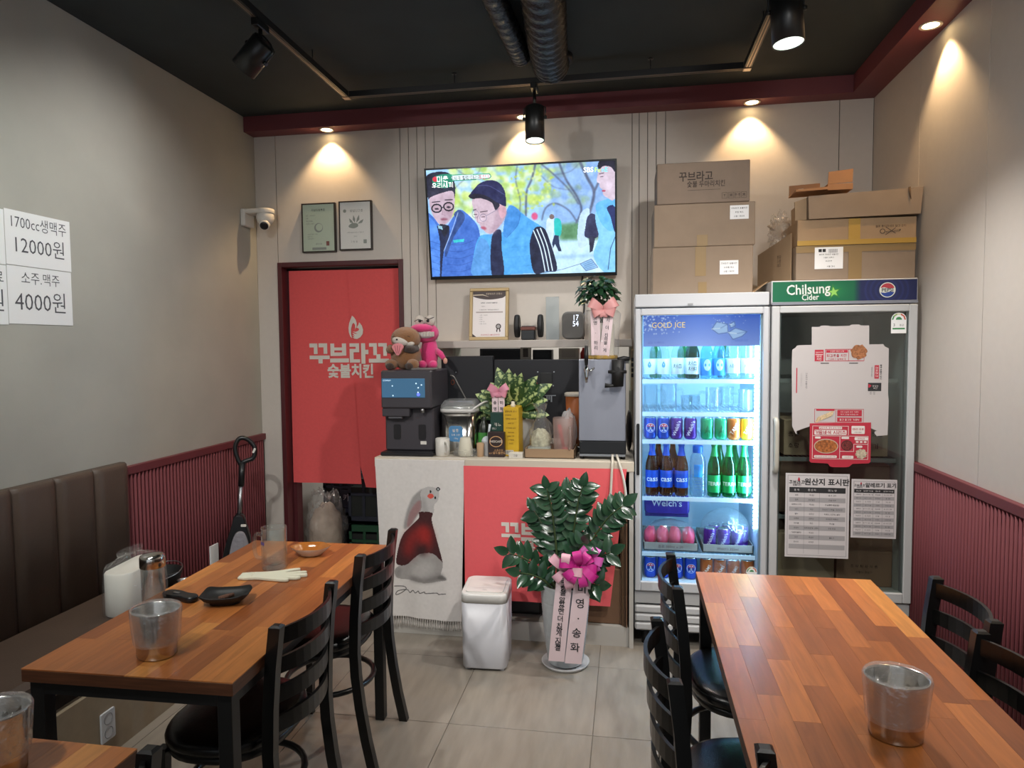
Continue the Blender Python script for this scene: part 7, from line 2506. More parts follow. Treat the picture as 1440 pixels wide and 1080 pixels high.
def loop_bow(b, c, n, R0, width, mi=0, seed=1, dirs=None):
    rr = random.Random(seed)
    c = Vector(c)
    for k in range(len(dirs) if dirs else n):
        a = 2 * PI * k / max(1, n) + rr.uniform(-.25, .25)
        el = rr.uniform(-.25, .6)
        d = Vector((math.cos(a) * math.cos(el), -.35 - .6 * abs(math.sin(el)), math.sin(a) * math.cos(el))).normalized()
        s = d.cross(Vector((0, -1, .2))).normalized()
        up_ = s.cross(d)
        L = R0 * rr.uniform(.8, 1.15)
        if dirs:
            d = Vector((dirs[k][0], -.12, dirs[k][1])).normalized()
            s = Vector((0, -1, 0)).cross(d).normalized()
            up_ = Vector((0, -1, 0))
            L = R0 * dirs[k][2]
        def fn(u, v, d=d, s=s, up_=up_, L=L):
            t = v * 2 * PI
            r = (1 - math.cos(t)) / 2
            h = math.sin(t) * L * .28
            w = width * (.25 + .75 * math.sin(v * PI))
            return c + d * (r * L) + up_ * h + s * ((u - .5) * w)
        b.sheet(2, 14, fn, mi)
for (cx_, cz, n, m_, nm, sd_, r0_) in ((-.215, .555, 10, M_mag, 'bow', 3, .098), (-.285, .525, 5, mat('bow_soft_pink', '#d3a2b0', .45), 'bow', 5, .090), (-.160, .585, 6, mat('bow_orchid', '#c95aa8', .35), 'bow', 8, .075)):
    b = MB(); loop_bow(b, (cx_, 3.165, cz), n, r0_, .042, 0, sd_); b.build(nm, m_, zp, recalc=False)

# ------------------------------------------------------------------ on the counter: water purifier
M_pur = mat('purifier_body', '#3f3c41', .4)
M_purd = mat('purifier_dark', '#1d1c1f', .4)
wp_ = thing('water_purifier', 'dark grey countertop water purifier with blue touch display', 'water purifier', (-1.19, 3.8, CT))
MB().box(-1.340, -1.040, 3.575, 3.94, CT, CT + .022, bev=.005).build('drip_base', M_purd, wp_)
MB().box(-1.332, -1.052, 3.640, 3.935, CT + .022, 1.24, bev=.008).build('lower_body', M_pur, wp_)
MB().box(-1.334, -1.046, 3.585, 3.935, 1.24, 1.449, bev=.008).build('head', M_pur, wp_)
MB().box(-1.332, -1.175, 3.592, 3.64, 1.195, 1.24, bev=.004).build('spout_block', M_pur, wp_)
MB().box(-1.30, -1.22, 3.60, 3.63, 1.182, 1.196, bev=.003).build('spout_tray', mat('spout_steel', '#8a8a90', .3, metal=.8), wp_)
MB().cyl((-1.105, 3.61, 1.215), (-1.105, 3.61, 1.242), .011, .013, n=14).build('nozzle', M_steel_d, wp_)
dsp = MB().box(-1.327, -1.082, 3.579, 3.586, 1.300, 1.405, bev=.002).build('display', mat('display_blue', '#466a88', .12, emis=.13, ecol='#5a9acb'), wp_)
b = MB()
fm_ = FR((0, 3.5785, 0))
b.text('COWAY', .012, fm_, 0, -1.295, 1.394, .0006)
for x, z in ((-1.265, 1.365), (-1.13, 1.378), (-1.118, 1.355), (-1.10, 1.37), (-1.262, 1.312), (-1.12, 1.33)):
    b.poly(ell(x, z, .004, .004, 10), fm_, 0, .0006)
b.poly(ell(-1.118, 1.318, .009, .009, 14), fm_, 1, .0006)
b.build('display_icons', [mat('icon_white', '#c8e4f4', .4, emis=.7), mat('icon_blue', '#5a6aff', .4, emis=1.2)], dsp, recalc=False)
for x in (-1.262, -1.118):
    MB().prism(rrect(.042, .085, .010, 4), FR((x, 3.6405, 1.105)), .003).build('cup_sensor', M_purd, wp_)
MB().prism(rrect(.034, .018, .002, 2), FR((-1.112, 3.6405, 1.045)), .0012).build('sticker', M_white, wp_)
# plush toys
M_fur = mat('plush_brown', '#8f5f32', .98, bump=1., bscale=260., sheen=.4, var=.12, vscale=40.)
M_furd = mat('plush_dark_brown', '#3a2418', .98, bump=1., bscale=260., sheen=.3)
M_furw = mat('plush_white', '#d9cfc4', .98, bump=1., bscale=260., sheen=.3)
M_shell = mat('plush_shell_pink', '#d9898e', .9)
pz = 1.450
ot_ = thing('otter_plush', 'brown otter plush holding a pink shell, sitting on the water purifier', 'plush toy', (-1.24, 3.70, pz))
MB().ball((-1.232, 3.72, pz + .082), (.086, .072, .084), 24, 16, zmin=pz).build('body', M_fur, ot_)
MB().ball((-1.226, 3.705, pz + .172), (.084, .068, .068), 24, 16).build('head', M_fur, ot_)
MB().ball((-1.240, 3.652, pz + .158), (.048, .028, .024), 18, 12, M=Matrix.Rotation(.25, 3, 'Y')).build('muzzle', M_furw, ot_)
MB().ball((-1.190, 3.665, pz + .145), (.028, .02, .016), 14, 10).build('cheek', M_furw, ot_)
MB().ball((-1.250, 3.623, pz + .168), (.006, .004, .005), 10, 8).build('nose', M_blackmatte, ot_)
for dx, r_ in ((-.038, .3), (.042, -.2)):
    c = Vector((-1.234 + dx, 3.640 if dx < 0 else 3.645, pz + .184))
    MB().tube([c + Vector((-.010, .003, -.002)), c + Vector((0, -.002, .003)), c + Vector((.010, .003, -.003))], .0016, 6).build('eye', M_blackmatte, ot_)
for dx in (-.074, .072):
    MB().ball((-1.226 + dx, 3.71, pz + .180), (.014, .010, .016), 12, 8).build('ear', M_furd, ot_)
for s in (-1, 1):
    MB().tube([(-1.240 + s * .072, 3.70, pz + .118), (-1.242 + s * .062, 3.660, pz + .112), (-1.244 + s * .034, 3.640, pz + .118)], [.024, .022, .018], 12).build('arm', M_fur if s < 0 else M_furd, ot_)
    MB().ball((-1.235 + s * .062, 3.66, pz + .030), (.036, .034, .030), 16, 10, zmin=pz).build('leg', M_fur, ot_)
    MB().ball((-1.240 + s * .055, 3.628, pz + .020), (.024, .016, .020), 14, 10, zmin=pz).build('foot', M_furd, ot_)
sh = []
for k in range(11):
    a = PI * k / 10
    sh.append((.034 * math.cos(a), .018 + .022 * math.sin(a) + (.003 if k % 2 else 0)))
sh += [(-.012, -.018), (-.006, -.026), (.006, -.026), (.012, -.018)]
sho = MB().prism(sh, FR((-1.246, 3.632, pz + .106)), .012, bev=.003).build('shell', M_shell, ot_)
for dx in (-.012, 0, .012):
    MB().tube([(-1.246 + dx * .5, 3.6195, pz + .09), (-1.246 + dx * 1.3, 3.6195, pz + .135)], .0012, 5).build('shell_line', mat('shell_line_red', '#8a3a42', .9), sho)
M_pkf = mat('plush_hot_pink', '#e03c80', .95, bump=.6, bscale=260., sheen=.4)
pk = thing('pink_monster_plush', 'hot pink plush monster with scowling white eyes and big teeth behind the otter', 'plush toy', (-1.13, 3.80, pz))
MB().ball((-1.130, 3.8450, pz + .09), (.050, .05, .105), 22, 16, zmin=pz).build('body', M_pkf, pk)
MB().ball((-1.140, 3.8250, pz + .205), (.072, .062, .058), 22, 16).build('head', M_pkf, pk)
MB().ball((-1.155, 3.7800, pz + .232), (.066, .045, .026), 20, 12).build('upper_lip', M_pkf, pk)
b = MB()
MB().ball((-1.135, 3.7770, pz + .196), (.054, .022, .022), 20, 10).build('mouth', mat('mouth_white', '#d8cfd4', .6), pk)
for k in range(6):
    x = -1.175 + k * .0165
    MB().box(x, x + .0145, 3.7510 + abs(k - 2.5) * .0035, 3.7650 + abs(k - 2.5) * .003, pz + .184, pz + .212, bev=.003).build('tooth', M_furw, pk)
for s, cx_ in ((-1, -1.172), (1, -1.108)):
    e_ = MB().ball((cx_, 3.8000, pz + .276), (.029, .026, .031), 18, 12).build('eye', M_furw, pk)
    MB().ball((cx_ - s * .008, 3.7760, pz + .274), (.010, .004, .009), 12, 8).build('pupil', M_blackmatte, e_)
    MB().tube([(cx_ - .026, 3.7810, pz + .282 + s * .010), (cx_, 3.7720, pz + .283), (cx_ + .026, 3.7810, pz + .284 - s * -.010)], .0024, 6).build('eyelid_line', M_furd, e_)
for s in (-1, 1):
    MB().tube([(-1.13 + s * .042, 3.8350, pz + .105), (-1.125 + s * .068, 3.8200, pz + .085), (-1.122 + s * .088, 3.8100, pz + .058)], [.018, .017, .013], 10).build('arm', M_pkf, pk)
    MB().ball((-1.120 + s * .094, 3.8070, pz + .045), (.013, .011, .018), 10, 8).build('hand', mat('plush_peach', '#d6a08c', .9), pk)
    MB().ball((-1.128 + s * .032, 3.8000, pz + .024), (.026, .030, .024), 14, 10, zmin=pz).build('foot', M_pkf, pk)
tag(MB().prism([(p.x, p.y) for p in catmull([(-.07, -.03, 0), (.03, -.035, 0), (.075, -.01, 0), (.07, .03, 0), (-.06, .03, 0)], 4)], Matrix.Translation((-1.115, 3.66, pz)), .010, bev=.003).build('folded_cloth', mat('cloth_grey', '#6f6a68', .9)), 'folded grey cloth on the purifier in front of the pink plush', 'cloth')

# ------------------------------------------------------------------ monitors seen from behind
M_mon = mat('monitor_back', '#0f1017', .6)
def monitor(x0, x1, z1, y, label, det):
    t = thing('monitor', label, 'monitor', ((x0 + x1) / 2, y, CT), 0, 'order monitors with their backs to the room')
    MB().box(x0, x1, y, y + .03, CT + .06, z1, bev=.004).build('housing', M_mon, t)
    MB().box((x0 + x1) / 2 - .03, (x0 + x1) / 2 + .03, y + .03, y + .06, CT + .005, CT + .2).build('stand_neck', M_blackpl, t)
    MB().box((x0 + x1) / 2 - .1, (x0 + x1) / 2 + .1, y - .02, y + .14, CT, CT + .008, bev=.002).build('stand_base', M_blackpl, t)
    if det:
        cx_ = x0 + (x1 - x0) * .62
        MB().box(cx_ - .035, cx_ + .035, y - .004, y, 1.34, 1.42, bev=.002).build('mount_plate', M_blackmatte, t)
        for dx, dz in ((-.05, 1.425), (.045, 1.425), (.04, 1.345)):
            MB().cyl((cx_ + dx, y - .003, dz), (cx_ + dx, y, dz), .004, n=10).build('screw', M_steel_d, t)
        b = MB().box(cx_ - .01, cx_ + .055, y - .003, y, 1.285, 1.290)
        b.box(cx_ + .0, cx_ + .008, y - .003, y, 1.250, 1.285); b.box(cx_ + .013, cx_ + .019, y - .003, y, 1.262, 1.285); b.box(cx_ + .025, cx_ + .033, y - .003, y, 1.250, 1.285)
        b.build('bracket', M_steel_d, t)
        MB().lathe([(.012, -.001), (.012, .001), (.007, .001), (.007, -.001)], (0, 0, 0), 16, cap0=False, cap1=False)
        MB().tube([(cx_ - .062 + .010 * math.cos(a), y - .002, 1.350 + .014 * math.sin(a)) for a in [2 * PI * k / 16 for k in range(16)]], .003, 6, closed=True).build('copper_ring', mat('ring_copper', '#7a4432', .4, metal=.6), t)
    else:
        MB().cyl((x0 + .09, y - .003, 1.424), (x0 + .09, y, 1.424), .004, n=10).build('screw', M_steel_d, t)
        MB().tube([(x0 + .07 + .010 * math.cos(a), y - .002, 1.365 + .014 * math.sin(a)) for a in [2 * PI * k / 16 for k in range(16)]], .003, 6, closed=True).build('copper_ring', mat('ring_copper', '#7a4432', .4, metal=.6), t)
        MB().tube(catmull([(x0 + .055, y - .006, 1.405), (x0 + .08, y - .008, 1.395), (x0 + .11, y - .008, 1.34), (x0 + .155, y - .006, 1.255)], 6, False), .005, 8).build('edge_strip', mat('strip_grey', '#6d6a66', .35, metal=.5), t)
monitor(-1.090, -.775, 1.520, 3.95, 'black flat monitor back at left behind the steel rice bin', False)
monitor(-.772, -.272, 1.497, 3.955, 'wider black flat monitor back behind the variegated plant', True)

# ------------------------------------------------------------------ steel bin with clear lid
sb_ = thing('rice_bin', 'shiny steel storage bin with clear plastic lid on the counter', 'storage bin', (-.94, 3.77, CT))
bmx = Matrix.Translation((-.930, 3.775, CT))
R = [[bmx @ Vector((p[0] * s_, p[1] * s_, z)) for p in rrect(.196, .19, .05, 6)] for s_, z in ((.97, 0), (.99, .003), (1, .02), (1.02, .24))]
MB().rings(R, 0, True).build('bin_body', M_steel, sb_)
R = [[bmx @ Vector((p[0] * s_, p[1] * s_, z)) for p in rrect(.196, .19, .05, 6)] for s_, z in ((1.04, .232), (1.09, .236), (1.09, .250), (1.06, .252))]
MB().rings(R, 0, True, False, False).build('rim', mat('rim_white', '#c8c6c2', .35), sb_)
R = [[bmx @ Vector((p[0] * s_, p[1] * s_ + sh_, z)) for p in rrect(.196, .19, .05, 6)] for s_, z, sh_ in ((1.08, .252, 0), (1.05, .270, .0), (.90, .295, .015), (.85, .298, .02))]
MB().rings(R, 0, True, False, True).build('lid', thin('lid_clear', '#eef2f2', .10, .06, .22), sb_)
MB().tube(catmull([(-.845, 3.69, CT + .245), (-.825, 3.70, CT + .262), (-.790, 3.74, CT + .285), (-.775, 3.80, CT + .285)], 5, False), .006, 8).build('lid_handle', mat('rim_white', '#c8c6c2', .35), sb_)
lb = MB().prism(rrect(.078, .088, .018, 5), FR((-.937, 3.6775, CT + .115)), .0012).build('sticker', mat('sticker_blue', '#4f86b4', .5), sb_)
b = MB()
f_ = FR((-.937, 3.6762, CT + .115))
b.text('taras', .022, f_, 1, 0, .062, 0, bold=.02); b.text('쌀통', .020, f_, 0, 0, .018, 0, bold=.01); b.text('정품 스텐', .012, f_, 0, 0, -.006, 0, bold=.01); b.text('15kg', .012, f_, 0, 0, -.026, 0)
b.build('sticker_print', [M_wht, M_ink], lb, recalc=False)

# ------------------------------------------------------------------ small things on the counter
mg = thing('white_mug', 'plain white coffee mug at the counter front beside the purifier', 'mug', (-.995, 3.615, CT))
MB().lathe([(.034, 0), (.037, .003), (.039, .02), (.039, .097), (.037, .098), (.0355, .095), (.034, .01), (.001, .008)], (-.997, 3.618, CT), 32).build('mug_body', mat('mug_white', '#c9c5bd', .3), mg)
MB().tube(catmull([(-.975, 3.588, CT + .078), (-.958, 3.568, CT + .076), (-.952, 3.562, CT + .05), (-.960, 3.568, CT + .026), (-.976, 3.588, CT + .022)], 5, False), .0065, 8).build('handle', mat('mug_white', '#c9c5bd', .3), mg)
MB().lathe([(.0345, .088), (.001, .088)], (-.997, 3.618, CT), 24, cap0=False).build('coffee', mat('coffee_dark', '#1d120c', .2), mg)
pc_ = thing('paper_cups', 'stack of white paper cups upside down in a crumpled clear bag', 'paper cups', (-.872, 3.63, CT))
for k in range(3):
    z = CT + .003 + k * .012
    MB().lathe([(.040, 0), (.0405, .002), (.028, .072), (.026, .074), (.001, .074)], (-.872, 3.632, z), 28, cap0=False).build('cup', mat('cup_paper', '#cbc6b4', .7), pc_)
MB().ball((-.868, 3.632, CT + .016), (.070, .050, .026), 36, 20, amp=.7, fr=10, seed=3.3, zmin=CT + .001).build('plastic_bag', M_film, pc_)
sc_t = thing('stick_holder', 'small tan paper cup of stir sticks on the counter', 'paper cup', (-.786, 3.615, CT))
MB().lathe([(.017, 0), (.0175, .002), (.020, .074), (.0185, .074), (.016, .004), (.001, .004)], (-.786, 3.618, CT), 24).build('cup', mat('cup_tan', '#a88a6a', .8), sc_t)
for k in range(4):
    MB().box(-.794 + k * .005, -.791 + k * .005, 3.612 + k % 2 * .006, 3.616 + k % 2 * .006, CT + .01, CT + .078).build('stir_stick', mat('stick_wood', '#c4a883', .8), sc_t)
wc = thing('scoop_cup', 'white paper cup holding an upright white plastic scoop', 'cup', (-.748, 3.66, CT))
MB().lathe([(.026, 0), (.027, .002), (.036, .080), (.037, .082), (.035, .081), (.0255, .004), (.001, .004)], (-.752, 3.665, CT), 28).build('cup', mat('cup_white', '#c4c6c8', .6), wc)
b = MB()
b.tube([(-.752, 3.66, CT + .09), (-.744, 3.655, CT + .135), (-.738, 3.652, CT + .172)], [.006, .006, .0075], 8)
b.ball((-.760, 3.655, CT + .075), (.026, .016, .032), 16, 10)
b.build('scoop', mat('scoop_white', '#c9d0d4', .4), wc)
def pbox(name, x0, x1, y0, y1, z1, col, label, lines, lm_, cat='box', rot=0.):
    c = ((x0 + x1) / 2, (y0 + y1) / 2, CT)
    t = thing(name, label, cat, c, rot)
    lm = Matrix.Translation(c) @ Matrix.Rotation(rot, 4, 'Z')
    w, d = x1 - x0, y1 - y0
    MB().box(-w / 2, w / 2, -d / 2, d / 2, 0, z1 - CT, bev=.002, M=lm).build('box_body', mat('pb_' + col.strip('#'), col, .45), t)
    if lines:
        b = MB()
        f = lm @ FR((0, -d / 2 - .0006, 0))
        for s, sz, px, pz_, mi in lines:
            b.text(s, sz, f, mi, px, pz_, .0004, bold=.01)
        b.build('print', lm_, t, recalc=False)
    return t, lm, w, d
M_cream = mat('print_tan', '#c89a6a', .6)
t, lm, w, d = pbox('coffee_box', -.741, -.651, 3.605, 3.660, 1.113, '#2c1c1a', 'dark brown coffee stick box in front of the green one', [('NESCAFÉ', .016, 0, .085, 0), ('수프리모', .013, .015, .038, 1), ('골드블렌드', .015, .018, .024, 1), ('50 T', .010, -.03, .02, 1)], [M_wht, M_cream])
b = MB()
f_ = lm @ FR((0, -d / 2 - .0006, .085))
pts_o = ell(0, 0, .036, .030, 28); pts_i = ell(0, 0, .032, .026, 28)
b.add([f_ @ Vector((p[0], p[1], .0002)) for p in pts_o] + [f_ @ Vector((p[0], p[1], .0002)) for p in pts_i], [(k, (k + 1) % 28, 28 + (k + 1) % 28, 28 + k) for k in range(28)], 0)
b.build('ring_print', M_cream, t, recalc=False)
pbox('tea_box', -.739, -.655, 3.668, 3.72, 1.213, '#123a30', 'dark green carton standing behind the dark brown coffee box', [('카누', .022, 0, .17, 0), ('미니', .012, -.02, .148, 0)], [M_wht])
t, lm, w, d = pbox('yellow_carton', -.662, -.578, 3.645, 3.80, 1.245, '#c9a21c', 'tall yellow drink carton with white screw cap on the counter', [('영양성분 표시', .011, 0, .245, 0), ('원재료명', .009, -.015, .225, 0), ('제품명 유자차', .010, 0, .205, 0), ('유통기한', .009, 0, .18, 0), ('보관방법 냉장', .009, 0, .155, 0), ('주의사항', .009, 0, .13, 0), ('반품 교환', .009, 0, .11, 0), ('고객상담', .009, 0, .09, 0), ('소비자', .009, 0, .07, 0)], [mat('yellow_ink', '#6a4a14', .7)])
MB().lathe([(.014, 0), (.014, .012), (.010, .015), (.010, .028), (.008, .030), (.001, .030)], (-.614, 3.68, 1.245), 18).build('screw_cap', mat('cap_cream', '#d4cdb8', .5), t)
b = MB(); f_ = lm @ FR((-.01, -d / 2 - .0006, .022)); b.rect(-.022, .022, -.012, .012, f_, 0, .0002)
for k in range(9):
    b.rect(-.019 + k * .0042, -.0175 + k * .0042 + (k % 3) * .0006, -.009, .009, f_, 1, .0005)
b.build('barcode', [M_wht, M_ink], t, recalc=False)
pbox('small_carton', -.622, -.548, 3.575, 3.625, 1.008, '#c9c4ba', 'small white carton lying at the counter front before the yellow one', [('구급', .012, 0, .016, 0)], [M_inkgrey])
gs = thing('sauce_bottle', 'dark bottle with green label between steel bin and coffee boxes', 'bottle', (-.80, 3.75, CT))
MB().lathe([(.030, 0), (.033, .004), (.033, .13), (.026, .16), (.014, .175), (.014, .20), (.001, .20)], (-.795, 3.76, CT), 24).build('bottle_body', mat('bottle_dark', '#20261e', .3), gs)
MB().lathe([(.0336, .05), (.0338, .051), (.0338, .115), (.0336, .116)], (-.795, 3.76, CT), 24, cap0=False, cap1=False).build('label_band', mat('label_leafgreen', '#3f8a3a', .5), gs)

# variegated plant
M_var, nt, bs = newmat('variegated_leaf')
g = nt.nodes.new('ShaderNodeTexCoord')
n1 = nt.nodes.new('ShaderNodeTexNoise'); n1.inputs['Scale'].default_value = 60; n1.inputs['Detail'].default_value = 4
nt.links.new(g.outputs['Object'], n1.inputs['Vector'])
sx_ = nt.nodes.new('ShaderNodeSeparateXYZ'); nt.links.new(g.outputs['Object'], sx_.inputs[0])
ab = nt.nodes.new('ShaderNodeMath'); ab.operation = 'ABSOLUTE'; nt.links.new(sx_.outputs[0], ab.inputs[0])
ml = nt.nodes.new('ShaderNodeMath'); ml.operation = 'MULTIPLY_ADD'; ml.inputs[1].default_value = -14.; ml.inputs[2].default_value = .20; nt.links.new(ab.outputs[0], ml.inputs[0])
ad_ = nt.nodes.new('ShaderNodeMath'); ad_.operation = 'ADD'; nt.links.new(n1.outputs['Fac'], ad_.inputs[0]); nt.links.new(ml.outputs[0], ad_.inputs[1])
rp_ = nt.nodes.new('ShaderNodeValToRGB'); e_ = rp_.color_ramp.elements
e_[0].position = .53; e_[0].color = (*S('#2c4a24'), 1); e_[1].position = .63; e_[1].color = (*S('#a8b878'), 1)
nt.links.new(ad_.outputs[0], rp_.inputs[0]); nt.links.new(rp_.outputs[0], bs.inputs['Base Color']); bs.inputs['Roughness'].default_value = .4
o = leaf_mesh(.074, .15, .15, 9, .035).build('leaf', M_var, recalc=False); dfm = o.data; bpy.data.objects.remove(o)
dp_ = thing('variegated_plant', 'pale green variegated leafy plant in white pot with small pink bow', 'plant', (-.60, 3.85, CT))
MB().lathe([(.045, 0), (.048, .003), (.060, .16), (.062, .185), (.058, .185), (.055, .17), (.001, .168)], (-.585, 3.865, CT), 32).build('pot', mat('pot_white', '#b8b8b4', .45), dp_)
rz = random.Random(4)
c0 = Vector((-.640, 3.84, 1.20))
for k, (ax_, el, L) in enumerate(((1.6, 1.35, 1.35), (2.0, 1.05, 1.3), (1.2, 1.1, 1.25), (2.75, .55, 1.25), (.45, .60, 1.45), (.15, .35, 1.3), (2.95, .15, 1.25), (-.1, .0, 1.15), (2.4, .8, 1.2), (.8, .85, 1.25), (1.5, .7, 1.1), (-.35, -.15, 1.), (3.3, -.05, 1.), (2.2, .35, 1.1), (1.0, .4, 1.15))):
    d = Vector((math.cos(ax_) * math.cos(el * .9), -.35 + .15 * math.sin(k * 2.1), math.sin(el) + .02)).normalized()
    p = c0 + Vector((d.x * .05, d.y * .02 - .01, max(0, d.z) * .07)) + Vector((rz.uniform(-.02, .02), rz.uniform(-.02, .01), rz.uniform(-.02, .02)))
    ref = Vector((0, -1, .5))
    nrm = (ref - d * ref.dot(d)).normalized(); xx = d.cross(nrm); L *= .92
    M = Matrix(((xx.x * L, d.x * L, nrm.x * L, p.x), (xx.y * L, d.y * L, nrm.y * L, p.y), (xx.z * L, d.z * L, nrm.z * L, p.z), (0, 0, 0, 1)))
    inst('leaf', dfm, dp_, wm(dp_).inverted() @ M)
    MB().tube([(-.585 + rz.uniform(-.02, .02), 3.865, CT + .165), p], [.004, .003], 6).build('stalk', M_stem, dp_)
b = MB(); ribbon_strip(b, (-.722, 3.722, 1.33), (-.722, 3.722, 1.20), .034, bow_=.0); b.build('ribbon', M_rib, dp_, recalc=False)
b = MB(); ribbon_strip(b, (-.686, 3.722, 1.33), (-.684, 3.722, 1.20), .034, bow_=.0); b.build('ribbon', M_rib, dp_, recalc=False)
b = MB(); loop_bow(b, (-.702, 3.722, 1.325), 0, .062, .042, 0, 12, BW); b.build('bow', M_bowp, dp_, recalc=False)
b = MB(); vtext(b, '송영', (-.722, 3.721, 1.28), (-.722, 3.721, 1.21), .022, .001, 0, 1, 0); vtext(b, '미화', (-.685, 3.721, 1.28), (-.685, 3.721, 1.21), .022, .001, 0, 1, 0); b.build('ribbon_lettering', M_ink, dp_, recalc=False)

# carton tray with bags, jug and ladle
ty = thing('counter_tray', 'low open cardboard tray holding bags and a jug on the counter', 'carton tray', (-.41, 3.70, CT))
b = MB()
x0, x1, y0, y1 = -.540, -.272, 3.595, 3.81
b.box(x0, x1, y0, y1, CT, CT + .004); b.box(x0, x1, y0, y0 + .004, CT, CT + .050); b.box(x0, x1, y1 - .004, y1, CT, CT + .05); b.box(x0, x0 + .004, y0, y1, CT, CT + .05); b.box(x1 - .004, x1, y0, y1, CT, CT + .05)
b.build('tray_body', mat('tray_kraft', '#93795e', .8), ty)
pb = thing('snack_bag', 'knotted clear plastic bag with pale food standing in the cardboard tray', 'plastic bag', (-.47, 3.69, CT))
MB().ball((-.465, 3.70, CT + .075), (.058, .055, .070), 20, 14, amp=.25, fr=6, seed=6.1, zmin=CT + .005).build('contents', mat('bag_food', '#a9a58c', .9, var=.35, vscale=50.), pb)
b = MB()
prof = [(.060, .006), (.068, .04), (.066, .09), (.055, .14), (.040, .18), (.026, .21), (.018, .235), (.030, .262), (.040, .285)]
fnn = lambda a, z: 1 + .38 * noise.noise(Vector((math.cos(a) * 2.2, math.sin(a) * 2.2, z * 16))) + .16 * math.sin(a * 7 + z * 40) * min(1, z / .1)
b.lathe(prof, (-.462, 3.70, CT), 36, fn=fnn, cap1=False)
b.build('bag_film', M_film, pb)
pb2 = thing('food_container', 'pale green plastic food container at the tray front', 'food container', (-.47, 3.64, CT))
MB().prism(rrect(.12, .07, .012, 4), Matrix.Translation((-.465, 3.642, CT + .005)), .045, bev=.004, smooth=True).build('container', mat('container_green', '#a8ab8c', .5), pb2)
MB().prism(rrect(.124, .074, .012, 4), Matrix.Translation((-.465, 3.642, CT + .0505)), .006).build('container_lid', thin('lid_clear', '#eef2f2', .10, .06, .22), pb2)
jg = thing('plastic_jug', 'frosted plastic jug with handle in the cardboard tray', 'jug', (-.335, 3.665, CT))
R = [[(-.338 + p[0] * s_, 3.675 + p[1] * s_, CT + .006 + z) for p in rrect(.105, .10, .03, 6)] for s_, z in ((.92, 0), (.95, .004), (1.06, .205))]
MB().rings(R, 0, True, True, False).build('jug_body', thin('jug_frosted', '#f0e4e0', .06, .15, .42, '#d8c0b8'), jg)
MB().tube(catmull([(-.300, 3.615, CT + .165), (-.296, 3.592, CT + .160), (-.294, 3.586, CT + .11), (-.298, 3.592, CT + .055), (-.302, 3.618, CT + .045)], 5, False), .007, 8).build('handle', thin('jug_handle', '#e8dcd8', .10, .1, .3, '#d0c0b8'), jg)
ld = thing('red_ladle', 'red plastic ladle standing inside the frosted jug', 'ladle', (-.335, 3.66, CT))
b = MB().tube([(-.332, 3.66, CT + .035), (-.345, 3.655, CT + .10), (-.358, 3.650, CT + .175)], [.008, .009, .010], 10)
b.build('handle', mat('ladle_red', '#c02c3c', .4), ld)
MB().ball((-.328, 3.655, CT + .032), (.022, .014, .022), 16, 10).build('bowl', mat('ladle_red', '#c02c3c', .4), ld)
bg2 = MB().ball((-.318, 3.755, CT + .125), (.048, .040, .118), 22, 16, amp=.25, fr=6, seed=9.9, zmin=CT + .006)
tag(bg2.build('plastic_bag', M_film_w), 'white crumpled plastic bag behind the frosted jug', 'plastic bag')
oc = thing('orange_tub', 'orange-brown lidded tub behind the beer dispenser', 'tub', (-.29, 3.87, CT))
MB().lathe([(.040, 0), (.045, .004), (.054, .285), (.001, .285)], (-.290, 3.875, CT + .03), 28).build('tub_body', mat('tub_orange', '#a0592c', .45), oc)
MB().box(-.34, -.24, 3.83, 3.92, CT, CT + .03, bev=.003).build('tub_base', M_blackpl, oc)
MB().lathe([(.056, .282), (.060, .284), (.060, .300), (.052, .304), (.001, .304)], (-.290, 3.875, CT + .03), 28, cap0=False).build('tub_lid', mat('tub_lid_white', '#c4bcb0', .4), oc)

# ------------------------------------------------------------------ beer dispenser
bd = thing('beer_dispenser', 'upright steel draft beer dispenser with black base on the counter', 'beer dispenser', (-.128, 3.8, CT))
M_dsp = mat('dispenser_steel', '#9497a2', .42, metal=.55, var=.05, vscale=14., stretch=(1, 1, .25))
MB().box(-.250, -.006, 3.60, 3.815, 1.075, 1.503, bev=.003).build('steel_body', M_dsp, bd)
MB().box(-.248, -.004, 3.592, 3.815, 1.008, 1.074, bev=.004).build('black_base', M_blackpl, bd)
MB().box(-.245, -.008, 3.585, 3.60, .996, 1.008).build('base_rail', M_steel_d, bd)
for x in (-.235, -.02):
    for y in (3.62, 3.79):
        MB().cyl((x, y, CT), (x, y, 1.009), .013, n=12).build('foot', M_blackpl, bd)
M_chr = mat('chrome', '#c4c6ca', .12, metal=1.)
tp_ = MB()
tp_.cyl((-.205, 3.602, 1.448), (-.205, 3.545, 1.448), .012, n=14)
tp_.tube([(-.205, 3.548, 1.475), (-.205, 3.545, 1.448), (-.205, 3.540, 1.415), (-.205, 3.538, 1.385)], [.008, .015, .009, .006], 12)
tp_.tube([(-.205, 3.56, 1.452), (-.185, 3.55, 1.448), (-.165, 3.55, 1.462)], [.006, .006, .005], 8)
tp_ = tp_.build('tap', M_chr, bd)
MB().tube([(-.206, 3.548, 1.472), (-.207, 3.546, 1.52), (-.206, 3.546, 1.575)], [.008, .012, .009], 12).build('tap_handle', M_blackpl, tp_)
b = MB()
b.cyl((-.048, 3.565, 1.365), (-.045, 3.565, 1.502), .030, .033, n=20)
b.build('regulator_body', M_blackmatte, bd)
b = MB().tube([(-.045, 3.57, 1.498), (-.015, 3.575, 1.508), (.012, 3.578, 1.506)], [.016, .013, .010], 12); b.build('regulator_arm', M_blackmatte, bd)
